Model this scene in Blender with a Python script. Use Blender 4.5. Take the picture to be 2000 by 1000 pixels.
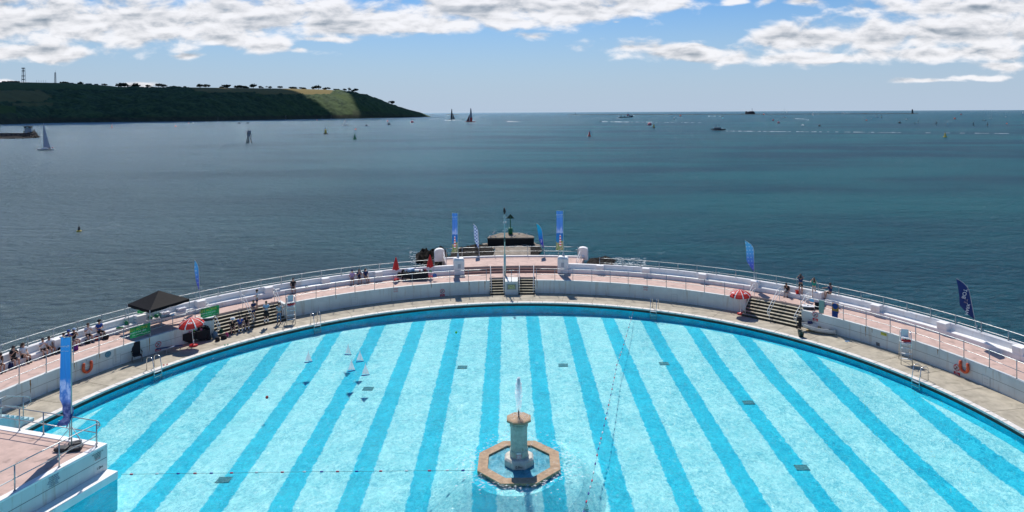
import bpy, math, random
from mathutils import Vector, Matrix, noise
random.seed(7)
S = bpy.context.scene
for o in list(bpy.data.objects): bpy.data.objects.remove(o)
R = math.radians
# ---------------------------------------------------------------- camera
F, CX, VY, ROLL, H = 1297.0, 1043.7, 219.1, -0.0048, 16.7
CAMZ = H
cam = bpy.data.cameras.new('camera'); cam_ob = bpy.data.objects.new('camera', cam)
S.collection.objects.link(cam_ob); S.camera = cam_ob
cam.sensor_width = 36; cam.lens = 36*F/2000
cam.shift_x = -(CX-1000)/2000; cam.shift_y = -(500-VY)/2000
cam.clip_start = .5; cam.clip_end = 200000
cam_ob.matrix_world = Matrix.Translation((0, 0, H)) @ Matrix.Rotation(R(90), 4, 'X') @ Matrix.Rotation(ROLL, 4, 'Z')
# ---------------------------------------------------------------- world, sun, exposure
SUN_AZ, SUN_EL = R(-10), R(52)          # azimuth from +Y, negative = to the left
W = bpy.data.worlds.new('World'); S.world = W; W.use_nodes = True
class NT:
    """small node helper"""
    def __init__(s, nt): s.nt = nt; s.nt.nodes.clear()
    def n(s, t, **k):
        x = s.nt.nodes.new(t)
        for a, b in k.items():
            if a == 'i':
                for kk, v in b.items(): s.put(x.inputs[kk], v)
            else: setattr(x, a, b)
        return x
    def put(s, sock, v):
        if hasattr(v, 'is_output') or isinstance(v, bpy.types.NodeSocket): s.nt.links.new(v, sock)
        elif isinstance(v, (tuple, list)) and sock.type == 'RGBA' and len(v) == 3: sock.default_value = (*v, 1)
        else: sock.default_value = v
    def m(s, op, a, b=None, c=None, clamp=False):
        x = s.nt.nodes.new('ShaderNodeMath'); x.operation = op; x.use_clamp = clamp
        for i, v in enumerate((a, b, c)):
            if v is not None: s.put(x.inputs[i], v)
        return x.outputs[0]
    def step(s, v, lo, hi, a=0., b=1.):
        x = s.n('ShaderNodeMapRange', interpolation_type='SMOOTHSTEP')
        for i, q in enumerate((v, lo, hi, a, b)): s.put(x.inputs[i], q)
        return x.outputs[0]
    def mix(s, f, a, b, mode='MIX'):
        x = s.n('ShaderNodeMix', data_type='RGBA', blend_type=mode)
        s.put(x.inputs[0], f); s.put(x.inputs[6], a); s.put(x.inputs[7], b); return x.outputs[2]
    def noise(s, vec, scale, detail=4, rough=.5, dist=0., dim='3D'):
        x = s.n('ShaderNodeTexNoise', noise_dimensions=dim); 
        if vec is not None: s.put(x.inputs['Vector'], vec)
        x.inputs['Scale'].default_value = scale; x.inputs['Detail'].default_value = detail
        x.inputs['Roughness'].default_value = rough; x.inputs['Distortion'].default_value = dist
        return x.outputs[0]
    def map(s, vec, scale=(1, 1, 1), loc=(0, 0, 0), rot=(0, 0, 0)):
        x = s.n('ShaderNodeMapping'); s.put(x.inputs[0], vec); x.inputs[1].default_value = loc
        x.inputs[2].default_value = rot; x.inputs[3].default_value = scale; return x.outputs[0]
    def xyz(s, v):
        x = s.n('ShaderNodeSeparateXYZ'); s.put(x.inputs[0], v); return x.outputs
    def vec(s, a, b, c=0.):
        x = s.n('ShaderNodeCombineXYZ')
        for i, q in enumerate((a, b, c)): s.put(x.inputs[i], q)
        return x.outputs[0]
    def pos(s): return s.n('ShaderNodeNewGeometry').outputs['Position']
    def obj(s): return s.n('ShaderNodeTexCoord').outputs['Object']
w = NT(W.node_tree)
sky = w.n('ShaderNodeTexSky', sky_type='NISHITA', sun_disc=False, sun_elevation=SUN_EL, sun_rotation=SUN_AZ,
          altitude=0., air_density=1.0, dust_density=0.35, ozone_density=2.5)
d = w.n('ShaderNodeTexCoord').outputs['Generated']
dx, dy, dz = w.xyz(d)[:3]
ay = w.m('MAXIMUM', w.m('ABSOLUTE', dy), .02)
ca = w.m('MULTIPLY_ADD', w.m('DIVIDE', dx, ay), F/100, CX/100)     # bearing, in units of 4.4 degrees
cb = w.m('MULTIPLY_ADD', w.m('DIVIDE', dz, ay), -F/100, VY/100)    # minus elevation
blobs = [(-60,30,200,60),(90,35,230,52),(280,45,250,48),(500,30,260,50),(700,38,190,34),(860,46,105,20),(950,15,230,36),
 (1120,18,170,34),(1260,6,100,22),(1010,42,60,16),(70,98,130,21),(378,108,44,9),(596,98,26,8),(515,84,66,17),(440,70,90,18),(650,76,70,7),
 (1043,71,34,9),(1235,94,82,16),(1330,102,110,19),(1425,116,75,16),
 (1560,80,95,34),(1700,72,170,38),(1880,66,180,40),(2050,60,160,44),(1600,120,130,14),(1850,112,190,17),
 (1900,14,185,27),(1675,24,56,20),(1590,10,46,10),(1500,6,22,14),(1440,2,30,8),(1205,44,20,5),(2080,18,130,40),
 (1968,136,60,11),(1800,161,80,5),(1900,156,60,5),(285,163,45,6),(15,158,50,7)]
noise_v = w.vec(w.m('MULTIPLY', ca, 1.0), w.m('MULTIPLY', cb, 2.3), 0.)
n1 = w.noise(noise_v, 1.3, 9, .53, .2)
warp = w.m('MULTIPLY', w.m('SUBTRACT', w.noise(noise_v, .55, 3, .5), .5), .9)
cbw = w.m('ADD', cb, w.m('MULTIPLY', warp, .35)); caw = w.m('ADD', ca, warp)
field = None
for (x, y, rx, ry) in blobs:
    q = w.n('ShaderNodeVectorMath', operation='LENGTH')
    w.put(q.inputs[0], w.vec(w.m('MULTIPLY_ADD', caw, 100/rx, -x/rx), w.m('MULTIPLY_ADD', cbw, 100/ry, -y/ry)))
    v = w.m('SUBTRACT', 1.25, q.outputs['Value'])
    sm = w.m('MULTIPLY', v, .9 if rx > 85 else .62)
    field = sm if field is None else w.m('SMOOTH_MAX', field, sm, .25)
# broken cloud over the rest of the sky, above the picture
up = w.step(cb, -.1, -.9)
px_ = w.m('DIVIDE', dx, w.m('ADD', w.m('ABSOLUTE', dz), .12)); py_ = w.m('DIVIDE', dy, w.m('ADD', w.m('ABSOLUTE', dz), .12))
hn = w.noise(w.vec(px_, py_, 2.), 1.3, 6, .6)
high = w.m('SUBTRACT', w.m('MULTIPLY_ADD', hn, 3.2, -1.95), w.step(w.m('DIVIDE', dx, ay), -.6, .5, 0., 1.3))
field = w.m('ADD', w.m('MULTIPLY', field, w.m('SUBTRACT', 1., up)), w.m('MULTIPLY', high, up))
field = w.m('MAXIMUM', field, -.6)
dens = w.m('ADD', field, w.m('MULTIPLY', w.m('SUBTRACT', n1, .5), 2.3))
mask = w.step(dens, .02, .62)
n2 = w.noise(w.vec(w.m('MULTIPLY', ca, 1.0), w.m('MULTIPLY', w.m('ADD', cb, -.10), 2.3), 0.), 1.3, 9, .53, .2)
lump = w.m('MULTIPLY', w.m('SUBTRACT', n1, n2), 1.4)               # light on the lumps from above
n3 = w.noise(w.map(noise_v, (.45, 1.7, 1)), .8, 3, .5)
thick = w.m('MULTIPLY', w.step(w.m('ADD', dens, w.m('MULTIPLY', w.m('SUBTRACT', n3, .5), 2.6)), .66, 1.7), .42)
bright = w.m('SUBTRACT', w.m('ADD', .97, lump), thick, clamp=False)
bright = w.m('MINIMUM', w.m('MAXIMUM', bright, .42), 1.08)
gr = w.mix(w.step(bright, .42, 1.), (3.9, 4.9, 6.1), (8.1, 8.1, 8.4))
ccol = w.mix(1., gr, w.vec(bright, bright, bright), 'MULTIPLY')
skyc = w.mix(1., sky.outputs[0], (.40, .66, .92), 'MULTIPLY')
skyc = w.mix(w.step(dz, .20, -.01), skyc, (4.2, 5.2, 6.5))           # pale air low over the sea
mix = w.mix(w.m('MULTIPLY', mask, .95), skyc, ccol)
bg = w.n('ShaderNodeBackground', i={'Color': mix, 'Strength': .1})
wo = w.n('ShaderNodeOutputWorld'); w.nt.links.new(bg.outputs[0], wo.inputs[0])
sun = bpy.data.lights.new('sun', 'SUN'); sun.energy = 4.2; sun.angle = R(.5); sun.color = (1, .95, .88)
sun_ob = bpy.data.objects.new('sun', sun); S.collection.objects.link(sun_ob)
sd = Vector((math.sin(SUN_AZ)*math.cos(SUN_EL), math.cos(SUN_AZ)*math.cos(SUN_EL), math.sin(SUN_EL)))
sun_ob.rotation_euler = sd.to_track_quat('Z', 'Y').to_euler()
S.view_settings.view_transform = 'Standard'; S.view_settings.look = 'None'; S.view_settings.exposure = 0.12; S.view_settings.gamma = 1
try:
    S.cycles.max_bounces = 6; S.cycles.transparent_max_bounces = 16; S.cycles.caustics_reflective = False; S.cycles.caustics_refractive = False
except Exception: pass
# ---------------------------------------------------------------- geometry from the survey of the photograph
def at(u, v, z=0.):
    """point of the horizontal plane z seen in the direction (u, v)"""
    du, dv = u-CX, v-VY; c, s = math.cos(ROLL), math.sin(ROLL)
    a, b = du*c+dv*s, -du*s+dv*c
    return Vector((a*(H-z)/b, F*(H-z)/b, z))
def atY(u, v, Y):
    du, dv = u-CX, v-VY; c, s = math.cos(ROLL), math.sin(ROLL)
    a, b = du*c+dv*s, -du*s+dv*c
    return Vector((a*Y/F, Y, H-b*Y/F))
SEA, Z1, WATER = -3.5, 1.18, -.35
PC = Vector((-1.02, 31.94, 0)); R1, R2, R3 = 26.3, 29.36, 32.26
def th(u, v, z=0.):
    p = at(u, v, z); return math.atan2(p.x-PC.x, p.y-PC.y)
def pol(r, t, z=0.): return Vector((PC.x+r*math.sin(t), PC.y+r*math.cos(t), z))
# ---------------------------------------------------------------- mesh and object helpers
COL = S.collection
class MB:
    def __init__(s): s.v = []; s.f = []; s.mi = []; s.m = 0; s.sm = []; s.smooth = False
    def add(s, vs, fs):
        k = len(s.v); s.v += [tuple(x) for x in vs]
        for f in fs: s.f.append([k+i for i in f]); s.mi.append(s.m); s.sm.append(s.smooth)
        return s
    def box(s, c, sz, rz=0., M=None, taper=1.):
        x, y, z = sz[0]/2, sz[1]/2, sz[2]/2
        vs = [Vector((a*x*(taper if b2 > 0 else 1), b*y*(taper if b2 > 0 else 1), b2*z)) for b2 in (-1, 1) for a, b in ((-1, -1), (1, -1), (1, 1), (-1, 1))]
        Rm = M if M is not None else Matrix.Rotation(rz, 3, 'Z')
        vs = [Rm @ q+Vector(c) for q in vs]
        return s.add(vs, [(3, 2, 1, 0), (4, 5, 6, 7), (0, 1, 5, 4), (1, 2, 6, 5), (2, 3, 7, 6), (3, 0, 4, 7)])
    def tube(s, p0, p1, r, n=6, r2=None, cap=True):
        p0, p1 = Vector(p0), Vector(p1); d = p1-p0
        if d.length < 1e-6: return s
        q = d.to_track_quat('Z', 'Y').to_matrix(); r2 = r if r2 is None else r2
        vs = [p0+q@Vector((r*math.cos(6.2832*i/n), r*math.sin(6.2832*i/n), 0)) for i in range(n)] + \
             [p1+q@Vector((r2*math.cos(6.2832*i/n), r2*math.sin(6.2832*i/n), 0)) for i in range(n)]
        fs = [(i, (i+1) % n, n+(i+1) % n, n+i) for i in range(n)]
        if cap: fs += [tuple(range(n-1, -1, -1)), tuple(range(n, 2*n))]
        return s.add(vs, fs)
    def path(s, pts, r, n=6, closed=False):
        """one swept tube along a polyline"""
        pts = [Vector(p) for p in pts]; N = len(pts); k0 = []
        vs = []
        prev = None
        for i, p in enumerate(pts):
            a = pts[i-1] if (i > 0 or closed) else p; b = pts[(i+1) % N] if (i < N-1 or closed) else p
            t = (b-a).normalized()
            if prev is None:
                u = t.orthogonal().normalized()
            else:
                u = (prev-t*prev.dot(t)).normalized()
            prev = u; v = t.cross(u)
            vs += [p+u*r*math.cos(6.2832*j/n)+v*r*math.sin(6.2832*j/n) for j in range(n)]
        fs = []
        for i in range(N if closed else N-1):
            a, b = i*n, ((i+1) % N)*n
            fs += [(a+j, a+(j+1) % n, b+(j+1) % n, b+j) for j in range(n)]
        if not closed: fs += [tuple(range(n-1, -1, -1)), tuple(range((N-1)*n, N*n))]
        return s.add(vs, fs)
    def prism(s, poly, z0, z1):
        n = len(poly); vs = [(p[0], p[1], z0) for p in poly]+[(p[0], p[1], z1) for p in poly]
        return s.add(vs, [tuple(range(n-1, -1, -1)), tuple(range(n, 2*n))]+[(i, (i+1) % n, n+(i+1) % n, n+i) for i in range(n)])
    def lathe(s, prof, c=(0, 0, 0), n=12, rot=0.):
        c = Vector(c); vs = []
        for r, z in prof: vs += [c+Vector((r*math.cos(rot+6.2832*i/n), r*math.sin(rot+6.2832*i/n), z)) for i in range(n)]
        fs = []
        for k in range(len(prof)-1): fs += [(k*n+i, k*n+(i+1) % n, (k+1)*n+(i+1) % n, (k+1)*n+i) for i in range(n)]
        fs += [tuple(range(n-1, -1, -1)), tuple(range((len(prof)-1)*n, len(prof)*n))]
        return s.add(vs, fs)
    def ball(s, c, r, n=8, sc=(1, 1, 1)):
        m = n//2
        prof = [(r*math.sin(math.pi*(k+.02 if k == 0 else (k-.02 if k == m else k))/m), -r*math.cos(math.pi*k/m)) for k in range(m+1)]
        k0 = len(s.v); s.lathe(prof, (0, 0, 0), n)
        for i in range(k0, len(s.v)):
            v = s.v[i]; s.v[i] = (c[0]+v[0]*sc[0], c[1]+v[1]*sc[1], c[2]+v[2]*sc[2])
        return s
    def revolve(s, prof, t0, t1, n, close=True, caps=True):
        """profile of (r, z) swept round the pool centre"""
        m = len(prof); vs = []
        for i in range(n+1):
            t = t0+(t1-t0)*i/n
            vs += [pol(r, t, z) for r, z in prof]
        fs = []
        for i in range(n):
            for j in range(m if close else m-1):
                a, b = i*m+j, i*m+(j+1) % m
                fs.append((a, b, b+m, a+m))
        if caps and close: fs += [tuple(range(m-1, -1, -1)), tuple(n*m+j for j in range(m))]
        return s.add(vs, fs)
    def ring(s, r0, r1, z0, z1, t0, t1, n): return s.revolve([(r0, z0), (r1, z0), (r1, z1), (r0, z1)], t0, t1, n)
    def build(s, name, mat, parent=None, loc=None, rz=0., bevel=0.):
        me = bpy.data.meshes.new(name); me.from_pydata(s.v, [], s.f)
        for m in (mat if isinstance(mat, (list, tuple)) else [mat]): me.materials.append(m)
        me.polygons.foreach_set('material_index', s.mi); me.polygons.foreach_set('use_smooth', s.sm)
        me.validate(); me.update()
        o = bpy.data.objects.new(name, me); COL.objects.link(o)
        if parent: o.parent = parent
        if loc is not None: o.location = loc
        o.rotation_euler.z = rz
        if bevel:
            b = o.modifiers.new('bevel', 'BEVEL'); b.width = bevel; b.segments = 2; b.limit_method = 'ANGLE'
        return o
def fixn(o):
    import bmesh
    bm = bmesh.new(); bm.from_mesh(o.data); bmesh.ops.recalc_face_normals(bm, faces=bm.faces); bm.to_mesh(o.data); bm.free(); return o
def tag(o, label=None, cat=None, group=None, kind=None):
    if label: o['label'] = label
    if cat: o['category'] = cat
    if group: o['group'] = group
    if kind: o['kind'] = kind
    return o
def thing(name, label, cat, loc=(0, 0, 0), rz=0., group=None, sc=1.):
    o = bpy.data.objects.new(name, None); COL.objects.link(o); o.location = loc; o.rotation_euler.z = rz; o.scale = (sc, sc, sc)
    o.empty_display_size = .3
    return tag(o, label, cat, group)
def struct(o): return tag(o, kind='structure')
def dup(root, loc=None, rz=None, label=None, sc=None):
    r = root.copy(); COL.objects.link(r)
    if loc is not None: r.location = loc
    if rz is not None: r.rotation_euler.z = rz
    if sc is not None: r.scale = (sc, sc, sc)
    if label: r['label'] = label
    def rec(src, dst):
        for ch in list(src.children):
            c = ch.copy(); COL.objects.link(c); c.parent = dst; rec(ch, c)
    rec(root, r); return r
def text(s, size, mat, parent, name='lettering', M=None, depth=.002, align='CENTER', mirror=False):
    cu = bpy.data.curves.new('t', 'FONT'); cu.body = s; cu.size = size; cu.extrude = depth; cu.align_x = align; cu.align_y = 'CENTER'
    ob = bpy.data.objects.new('t', cu); COL.objects.link(ob); bpy.context.view_layer.update()
    me = bpy.data.meshes.new_from_object(ob.evaluated_get(bpy.context.evaluated_depsgraph_get()))
    bpy.data.objects.remove(ob); me.name = name; me.materials.clear(); me.materials.append(mat)
    if mirror: me.transform(Matrix.Scale(-1, 4, (1, 0, 0)))
    o = bpy.data.objects.new(name, me); COL.objects.link(o); o.parent = parent
    if M is not None: o.matrix_basis = M
    return o
# ---------------------------------------------------------------- materials
MATS = {}
def spray_mat():
    m = bpy.data.materials.new('spray'); m.use_nodes = True; t = NT(m.node_tree)
    d_ = t.n('ShaderNodeBsdfDiffuse', i={'Color': (.97, .98, 1)}); r_ = t.n('ShaderNodeBsdfTranslucent', i={'Color': (.97, .98, 1)}); tp = t.n('ShaderNodeBsdfTransparent')
    m1 = t.n('ShaderNodeMixShader', i={0: .65}); t.put(m1.inputs[1], d_.outputs[0]); t.put(m1.inputs[2], r_.outputs[0])
    m2 = t.n('ShaderNodeMixShader', i={0: .3}); t.put(m2.inputs[1], m1.outputs[0]); t.put(m2.inputs[2], tp.outputs[0])
    o = t.n('ShaderNodeOutputMaterial'); t.nt.links.new(m2.outputs[0], o.inputs[0]); return m
def mat(name, col, rough=.6, var=.12, scale=3., bump=0., bscale=30., metal=0., spec=.5, stain=None, stain_amt=.5, stain_scale=(1, 1, .2), trans=0.):
    if name in MATS: return MATS[name]
    m = bpy.data.materials.new(name); m.use_nodes = True; t = NT(m.node_tree)
    ps = t.pos()
    n = t.noise(ps, scale, 5, .6)
    lo = tuple(c*(1-var) for c in col); hi = tuple(min(1, c*(1+var)) for c in col)
    c = t.mix(t.step(n, .3, .7), lo, hi)
    if stain:
        sn = t.noise(t.map(ps, stain_scale), 1.7, 6, .65, .4)
        c = t.mix(t.m('MULTIPLY', t.step(sn, .52, .72), stain_amt), c, stain)
    b = t.n('ShaderNodeBsdfPrincipled', i={'Base Color': c, 'Roughness': rough, 'Metallic': metal, 'Specular IOR Level': spec})
    if bump:
        bp = t.n('ShaderNodeBump', i={'Strength': bump, 'Distance': .02, 'Height': t.noise(ps, bscale, 6, .65)}); t.put(b.inputs['Normal'], bp.outputs[0])
    sh = b.outputs[0]
    if trans:
        tr = t.n('ShaderNodeBsdfTranslucent', i={'Color': c}); mx = t.n('ShaderNodeMixShader', i={0: trans}); t.put(mx.inputs[1], sh); t.put(mx.inputs[2], tr.outputs[0]); sh = mx.outputs[0]
    o = t.n('ShaderNodeOutputMaterial'); t.nt.links.new(sh, o.inputs[0]); MATS[name] = m
    return m
WHITE = mat('white_paint', (.86, .84, .82), .55, .05, 1.5, .12, 25, stain=(.55, .42, .28), stain_amt=.35, stain_scale=(1.2, 1.2, .25))
WALLP = mat('wall_paint', (.64, .66, .64), .55, .07, .9, .15, 20, stain=(.38, .26, .14), stain_amt=.5, stain_scale=(2.2, 2.2, .16))
CONC = mat('deck_concrete', (.42, .37, .285), .85, .20, 1.3, .25, 12, stain=(.20, .185, .13), stain_amt=.55, stain_scale=(.7, .7, 1))
COPING = mat('coping_paint', (.72, .68, .63), .7, .14, 4, .25, 20, stain=(.35, .3, .25), stain_amt=.6, stain_scale=(2, 2, 1))
ALGAE = mat('algae_band', (.022, .020, .014), .5, .5, 6, .4, 30, stain=(.12, .08, .02), stain_amt=.6)
TILE = mat('terrace_paint', (.55, .385, .325), .8, .11, 1.6, .2, 16, stain=(.26, .18, .155), stain_amt=.75, stain_scale=(.9, .9, 1))
RISER = mat('step_riser_dark', (.055, .050, .036), .9, .3, 3)  # stain-dark risers, with the shade of their faces put into the colour
STEPC = mat('step_concrete', (.46, .42, .32), .85, .2, 3, .3, 20, stain=(.16, .14, .08), stain_amt=.6, stain_scale=(1.5, 1.5, 1))
MAROON = mat('maroon_step', (.30, .17, .15), .75, .15, 3, .2)
STEEL = mat('galvanised_steel', (.42, .45, .46), .38, .15, 8, 0, metal=.75, stain=(.30, .13, .05), stain_amt=.5, stain_scale=(3, 3, 2))
WSTEEL = mat('white_rail_paint', (.75, .75, .74), .4, .06, 5)
ROCK = mat('wet_rock', (.012, .010, .008), .9, .6, 1.6, 1.0, 3, 0., .15, stain=(.06, .045, .028), stain_amt=.35, stain_scale=(1, 1, 1))
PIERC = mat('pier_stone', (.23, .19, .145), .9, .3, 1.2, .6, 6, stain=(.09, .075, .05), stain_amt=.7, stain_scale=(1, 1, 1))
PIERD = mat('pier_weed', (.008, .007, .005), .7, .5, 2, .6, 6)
BLACK = mat('black_fabric', (.012, .012, .014), .6, .2, 4)
GREY = mat('grey_plastic', (.45, .47, .5), .5, .1)
RED = mat('red_fabric', (.72, .03, .025), .6, .08, 3, trans=.25)
REDP = mat('red_plastic', (.62, .03, .03), .4, .08)
ORANGE = mat('orange_plastic', (.72, .10, .03), .45, .12, 5)
GREEN = mat('green_paint', (.01, .17, .065), .5, .2)
NAVY = mat('navy_fabric', (.012, .022, .10), .7, .15, 5)
# ---------------------------------------------------------------- sea
def sea_material():
    m = bpy.data.materials.new('sea_water'); m.use_nodes = True; t = NT(m.node_tree)
    p = t.pos(); x, y, z = t.xyz(p)[:3]
    patch = t.noise(t.map(p, (.004, .014, 1)), 1., 5, .6, .3)
    near = t.noise(t.map(p, (.02, .05, 1)), 1., 4, .55)
    turq = t.step(t.m('ADD', t.m('MULTIPLY', patch, 1.), t.m('MULTIPLY', near, .3)), .5, .8)
    c = t.mix(turq, (.004, .050, .085), (.006, .098, .122))
    c = t.mix(t.step(t.m('DIVIDE', x, t.m('ADD', y, 1.)), -.8, .1, 1., 0.), c, (.100, .145, .155))   # silvery sheen to the left, put into the water colour
    shallow = t.step(y, 55., 150., 1., 0.)
    h1 = t.noise(t.map(p, (.55, .8, 1)), 1., 6, .62, .4)
    h2 = t.noise(t.map(p, (.07, .16, 1)), 1., 4, .5, .2)
    hh = t.m('ADD', t.m('MULTIPLY', h1, 1.15), t.m('MULTIPLY', h2, 1.6))
    bp = t.n('ShaderNodeBump', i={'Strength': 1.0, 'Distance': 1.5, 'Height': hh})
    ruf = t.step(patch, .35, .65, .125, .165)
    lft = t.step(t.m('DIVIDE', x, t.m('ADD', y, 1.)), -.8, .3, 1., 0.)
    df = t.n('ShaderNodeBsdfDiffuse', i={'Color': c, 'Normal': bp.outputs[0]})
    gl = t.n('ShaderNodeBsdfGlossy', i={'Color': (.80, .92, 1.), 'Roughness': ruf, 'Normal': bp.outputs[0]})
    fr = t.n('ShaderNodeFresnel', i={'IOR': 1.33, 'Normal': bp.outputs[0]})
    mx = t.n('ShaderNodeMixShader', i={0: t.m('MULTIPLY', fr.outputs[0], t.m('MULTIPLY_ADD', lft, .75, .52))}); t.put(mx.inputs[1], df.outputs[0]); t.put(mx.inputs[2], gl.outputs[0])
    o = t.n('ShaderNodeOutputMaterial'); t.nt.links.new(mx.outputs[0], o.inputs[0]); return m
q = MB(); q.add([(-90000, -3000, SEA), (90000, -3000, SEA), (90000, 90000, SEA), (-90000, 90000, SEA)], [(0, 1, 2, 3)])
struct(q.build('sea', sea_material()))
# ---------------------------------------------------------------- pool
def pool_floor_z(y, x=None):
    r = math.hypot((x if x is not None else PC.x)-PC.x, y-PC.y); k = min(1, max(0, (R1-r-.2)/5)); k = k*k*(3-2*k)
    edge = -.60-.36*math.exp(-(((x if x is not None else PC.x)-PC.x+1.2)/15)**2)
    md = min(1, max(0, (4.6-math.hypot((x if x is not None else 0)+.83, y-32.4))/2.0)); md = md*md*(3-2*md)
    return (edge-(.87*min(1., max(0., (56-y)/26))+.98+edge)*k)*(1-md)-.50*md
def floor_material():
    m = bpy.data.materials.new('pool_floor_paint'); m.use_nodes = True; t = NT(m.node_tree)
    p = t.pos(); x, y, z = t.xyz(p)[:3]
    s = t.m('ADD', t.m('SUBTRACT', x, .81), t.m('MULTIPLY', t.m('SUBTRACT', y, 30.6), .040))
    wob = t.m('MULTIPLY', t.m('SUBTRACT', t.noise(p, 2.6, 3, .6), .5), .34)
    s = t.m('ADD', s, wob)
    k = t.m('PINGPONG', s, 3.19/2)                      # distance from the nearest stripe centre
    st = t.step(k, .50, .60, 1., 0.)
    nz = t.noise(p, .9, 5, .6)
    light = t.mix(t.step(nz, .3, .7), (.36, .88, .87), (.47, .95, .93))
    dark = t.mix(t.step(nz, .3, .7), (.0, .60, .76), (.0, .68, .84))
    r = t.n('ShaderNodeVectorMath', operation='DISTANCE'); t.put(r.inputs[0], t.vec(x, y, 0.)); r.inputs[1].default_value = (PC.x, PC.y, 0)
    rim = t.step(r.outputs['Value'], R1-.62, R1-.55)
    c = t.mix(st, light, dark); c = t.mix(rim, c, dark)
    b = t.n('ShaderNodeBsdfPrincipled', i={'Base Color': c, 'Roughness': .8})
    o = t.n('ShaderNodeOutputMaterial'); t.nt.links.new(b.outputs[0], o.inputs[0]); return m
q = MB(); n = 96; k = 24; vs = [(PC.x, PC.y, pool_floor_z(PC.y, PC.x))]
for j in range(1, k+1):
    for i in range(n):
        pnt = pol((R1+.02)*j/k, 2*math.pi*i/n); vs.append((pnt.x, pnt.y, pool_floor_z(pnt.y, pnt.x)))
fs = [(0, 1+(i+1) % n, 1+i) for i in range(n)]
for j in range(k-1):
    for i in range(n): a = 1+j*n; fs.append((a+i, a+(i+1) % n, a+n+(i+1) % n, a+n+i))
q.add(vs, fs); struct(fixn(q.build('pool_floor', floor_material())))
POOLW = mat('pool_wall_paint', (.0, .72, .86), .6, .10, 1.5, .1, 10, stain=(.05, .16, .2), stain_amt=.5, stain_scale=(.6, .6, 2))
T0, T1 = R(-178), R(178)
q = MB(); q.ring(R1, R1+.5, -2.2, -.30, T0, T1, 256); struct(q.build('pool_wall', POOLW))
q = MB(); q.ring(R1+.03, R1+.5, -.30, -.10, T0, T1, 256); struct(q.build('pool_gutter', ALGAE))
q = MB(); q.ring(R1-.02, R1+.36, -.10, .012, T0, T1, 256); struct(q.build('pool_coping', COPING))
q = MB(); q.ring(R1+.36, R2+.4, -1.5, 0., T0, T1, 256); struct(q.build('pool_deck', CONC))
def water_material():
    m = bpy.data.materials.new('pool_water'); m.use_nodes = True; t = NT(m.node_tree)
    p = t.pos()
    wv = t.n('ShaderNodeVectorMath', operation='ADD'); t.put(wv.inputs[0], p)
    nn = t.n('ShaderNodeTexNoise', i={'Vector': p, 'Scale': 2.2, 'Detail': 2.}); t.nt.links.new(nn.outputs['Color'], wv.inputs[1])
    big = t.noise(p, .28, 3, .6)
    n_a = t.noise(t.map(wv.outputs[0], (1.25, .8, .3)), 2.2, 3, .55, .5); n_b = t.noise(t.map(p, (1.2, .85, 1)), 4.4, 3, .6, .6)
    def ridge(n_, pw): return t.m('POWER', t.m('SUBTRACT', 1., t.m('ABSOLUTE', t.m('MULTIPLY_ADD', n_, 8., -4.), clamp=True), clamp=True), pw)
    caustic = t.m('MAXIMUM', ridge(n_a, 2.4), t.m('MULTIPLY', ridge(n_b, 2.4), .8))
    amt = t.step(big, .30, .70, .60, 1.)
    val = t.m('SUBTRACT', 1., t.m('MULTIPLY', t.m('SUBTRACT', 1., caustic, clamp=True), amt))
    lo = (.42, .66, .74); hi = (1., 1., 1.)
    tint = t.mix(val, lo, hi)  # caustic light and dark put into the tint of the water surface
    tb = t.n('ShaderNodeBsdfTransparent', i={'Color': tint})
    bp = t.n('ShaderNodeBump', i={'Strength': .9, 'Distance': .10, 'Height': t.m('ADD', t.m('MULTIPLY', n_a, 1.2), t.m('MULTIPLY', n_b, .8))})
    gl = t.n('ShaderNodeBsdfGlossy', i={'Color': (1, 1, 1), 'Roughness': .08, 'Normal': bp.outputs[0]})
    fr = t.n('ShaderNodeFresnel', i={'IOR': 1.33, 'Normal': bp.outputs[0]})
    mx = t.n('ShaderNodeMixShader', i={0: t.m('MULTIPLY', fr.outputs[0], .24)}); t.put(mx.inputs[1], tb.outputs[0]); t.put(mx.inputs[2], gl.outputs[0])
    o = t.n('ShaderNodeOutputMaterial'); t.nt.links.new(mx.outputs[0], o.inputs[0]); return m
q = MB(); q.add([pol(R1+.03, 2*math.pi*i/256, WATER) for i in range(256)], [tuple(range(255, -1, -1))])
struct(q.build('pool_water', water_material()))
# ---------------------------------------------------------------- terrace, walls, stairs
SL0, SL1 = th(427, 659), th(556, 624)      # left stair opening
SR0, SR1 = th(1456, 612), th(1556, 640)    # right stair opening
CC0, CC1 = th(957, 575), th(1044, 575)     # centre stairs
AX = (CC0+CC1)/2
TL, TR = R(-104), R(104)
RB = R2+1.25                               # back of the stair recesses
q = MB(); q.ring(RB, R3+1.2, -5, Z1, TL, TR, 220)
for a, b in ((TL, SL0), (SL1, CC0), (CC1, SR0), (SR1, TR)): q.ring(R2+.24, RB, -.5, Z1, a, b, max(4, int((b-a)*60)))
struct(q.build('terrace', TILE))
def wall_seg(a, b, label):
    q = MB(); q.ring(R2, R2+.24, -.02, Z1+.02, a, b, max(6, int((b-a)*60)))
    return tag(q.build('terrace_wall', WALLP), label, 'wall', 'white retaining walls round the pool deck')
wall_seg(TL, SL0, 'white curved retaining wall left of the left steps, with the orange U float on it')
wall_seg(SL1, CC0, 'white curved retaining wall between the left steps and the middle steps')
wall_seg(CC1, SR0, 'white curved retaining wall between the middle steps and the right steps')
wall_seg(SR1, TR, 'white curved retaining wall behind the dinghy and the right lifeguard chair')
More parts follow.
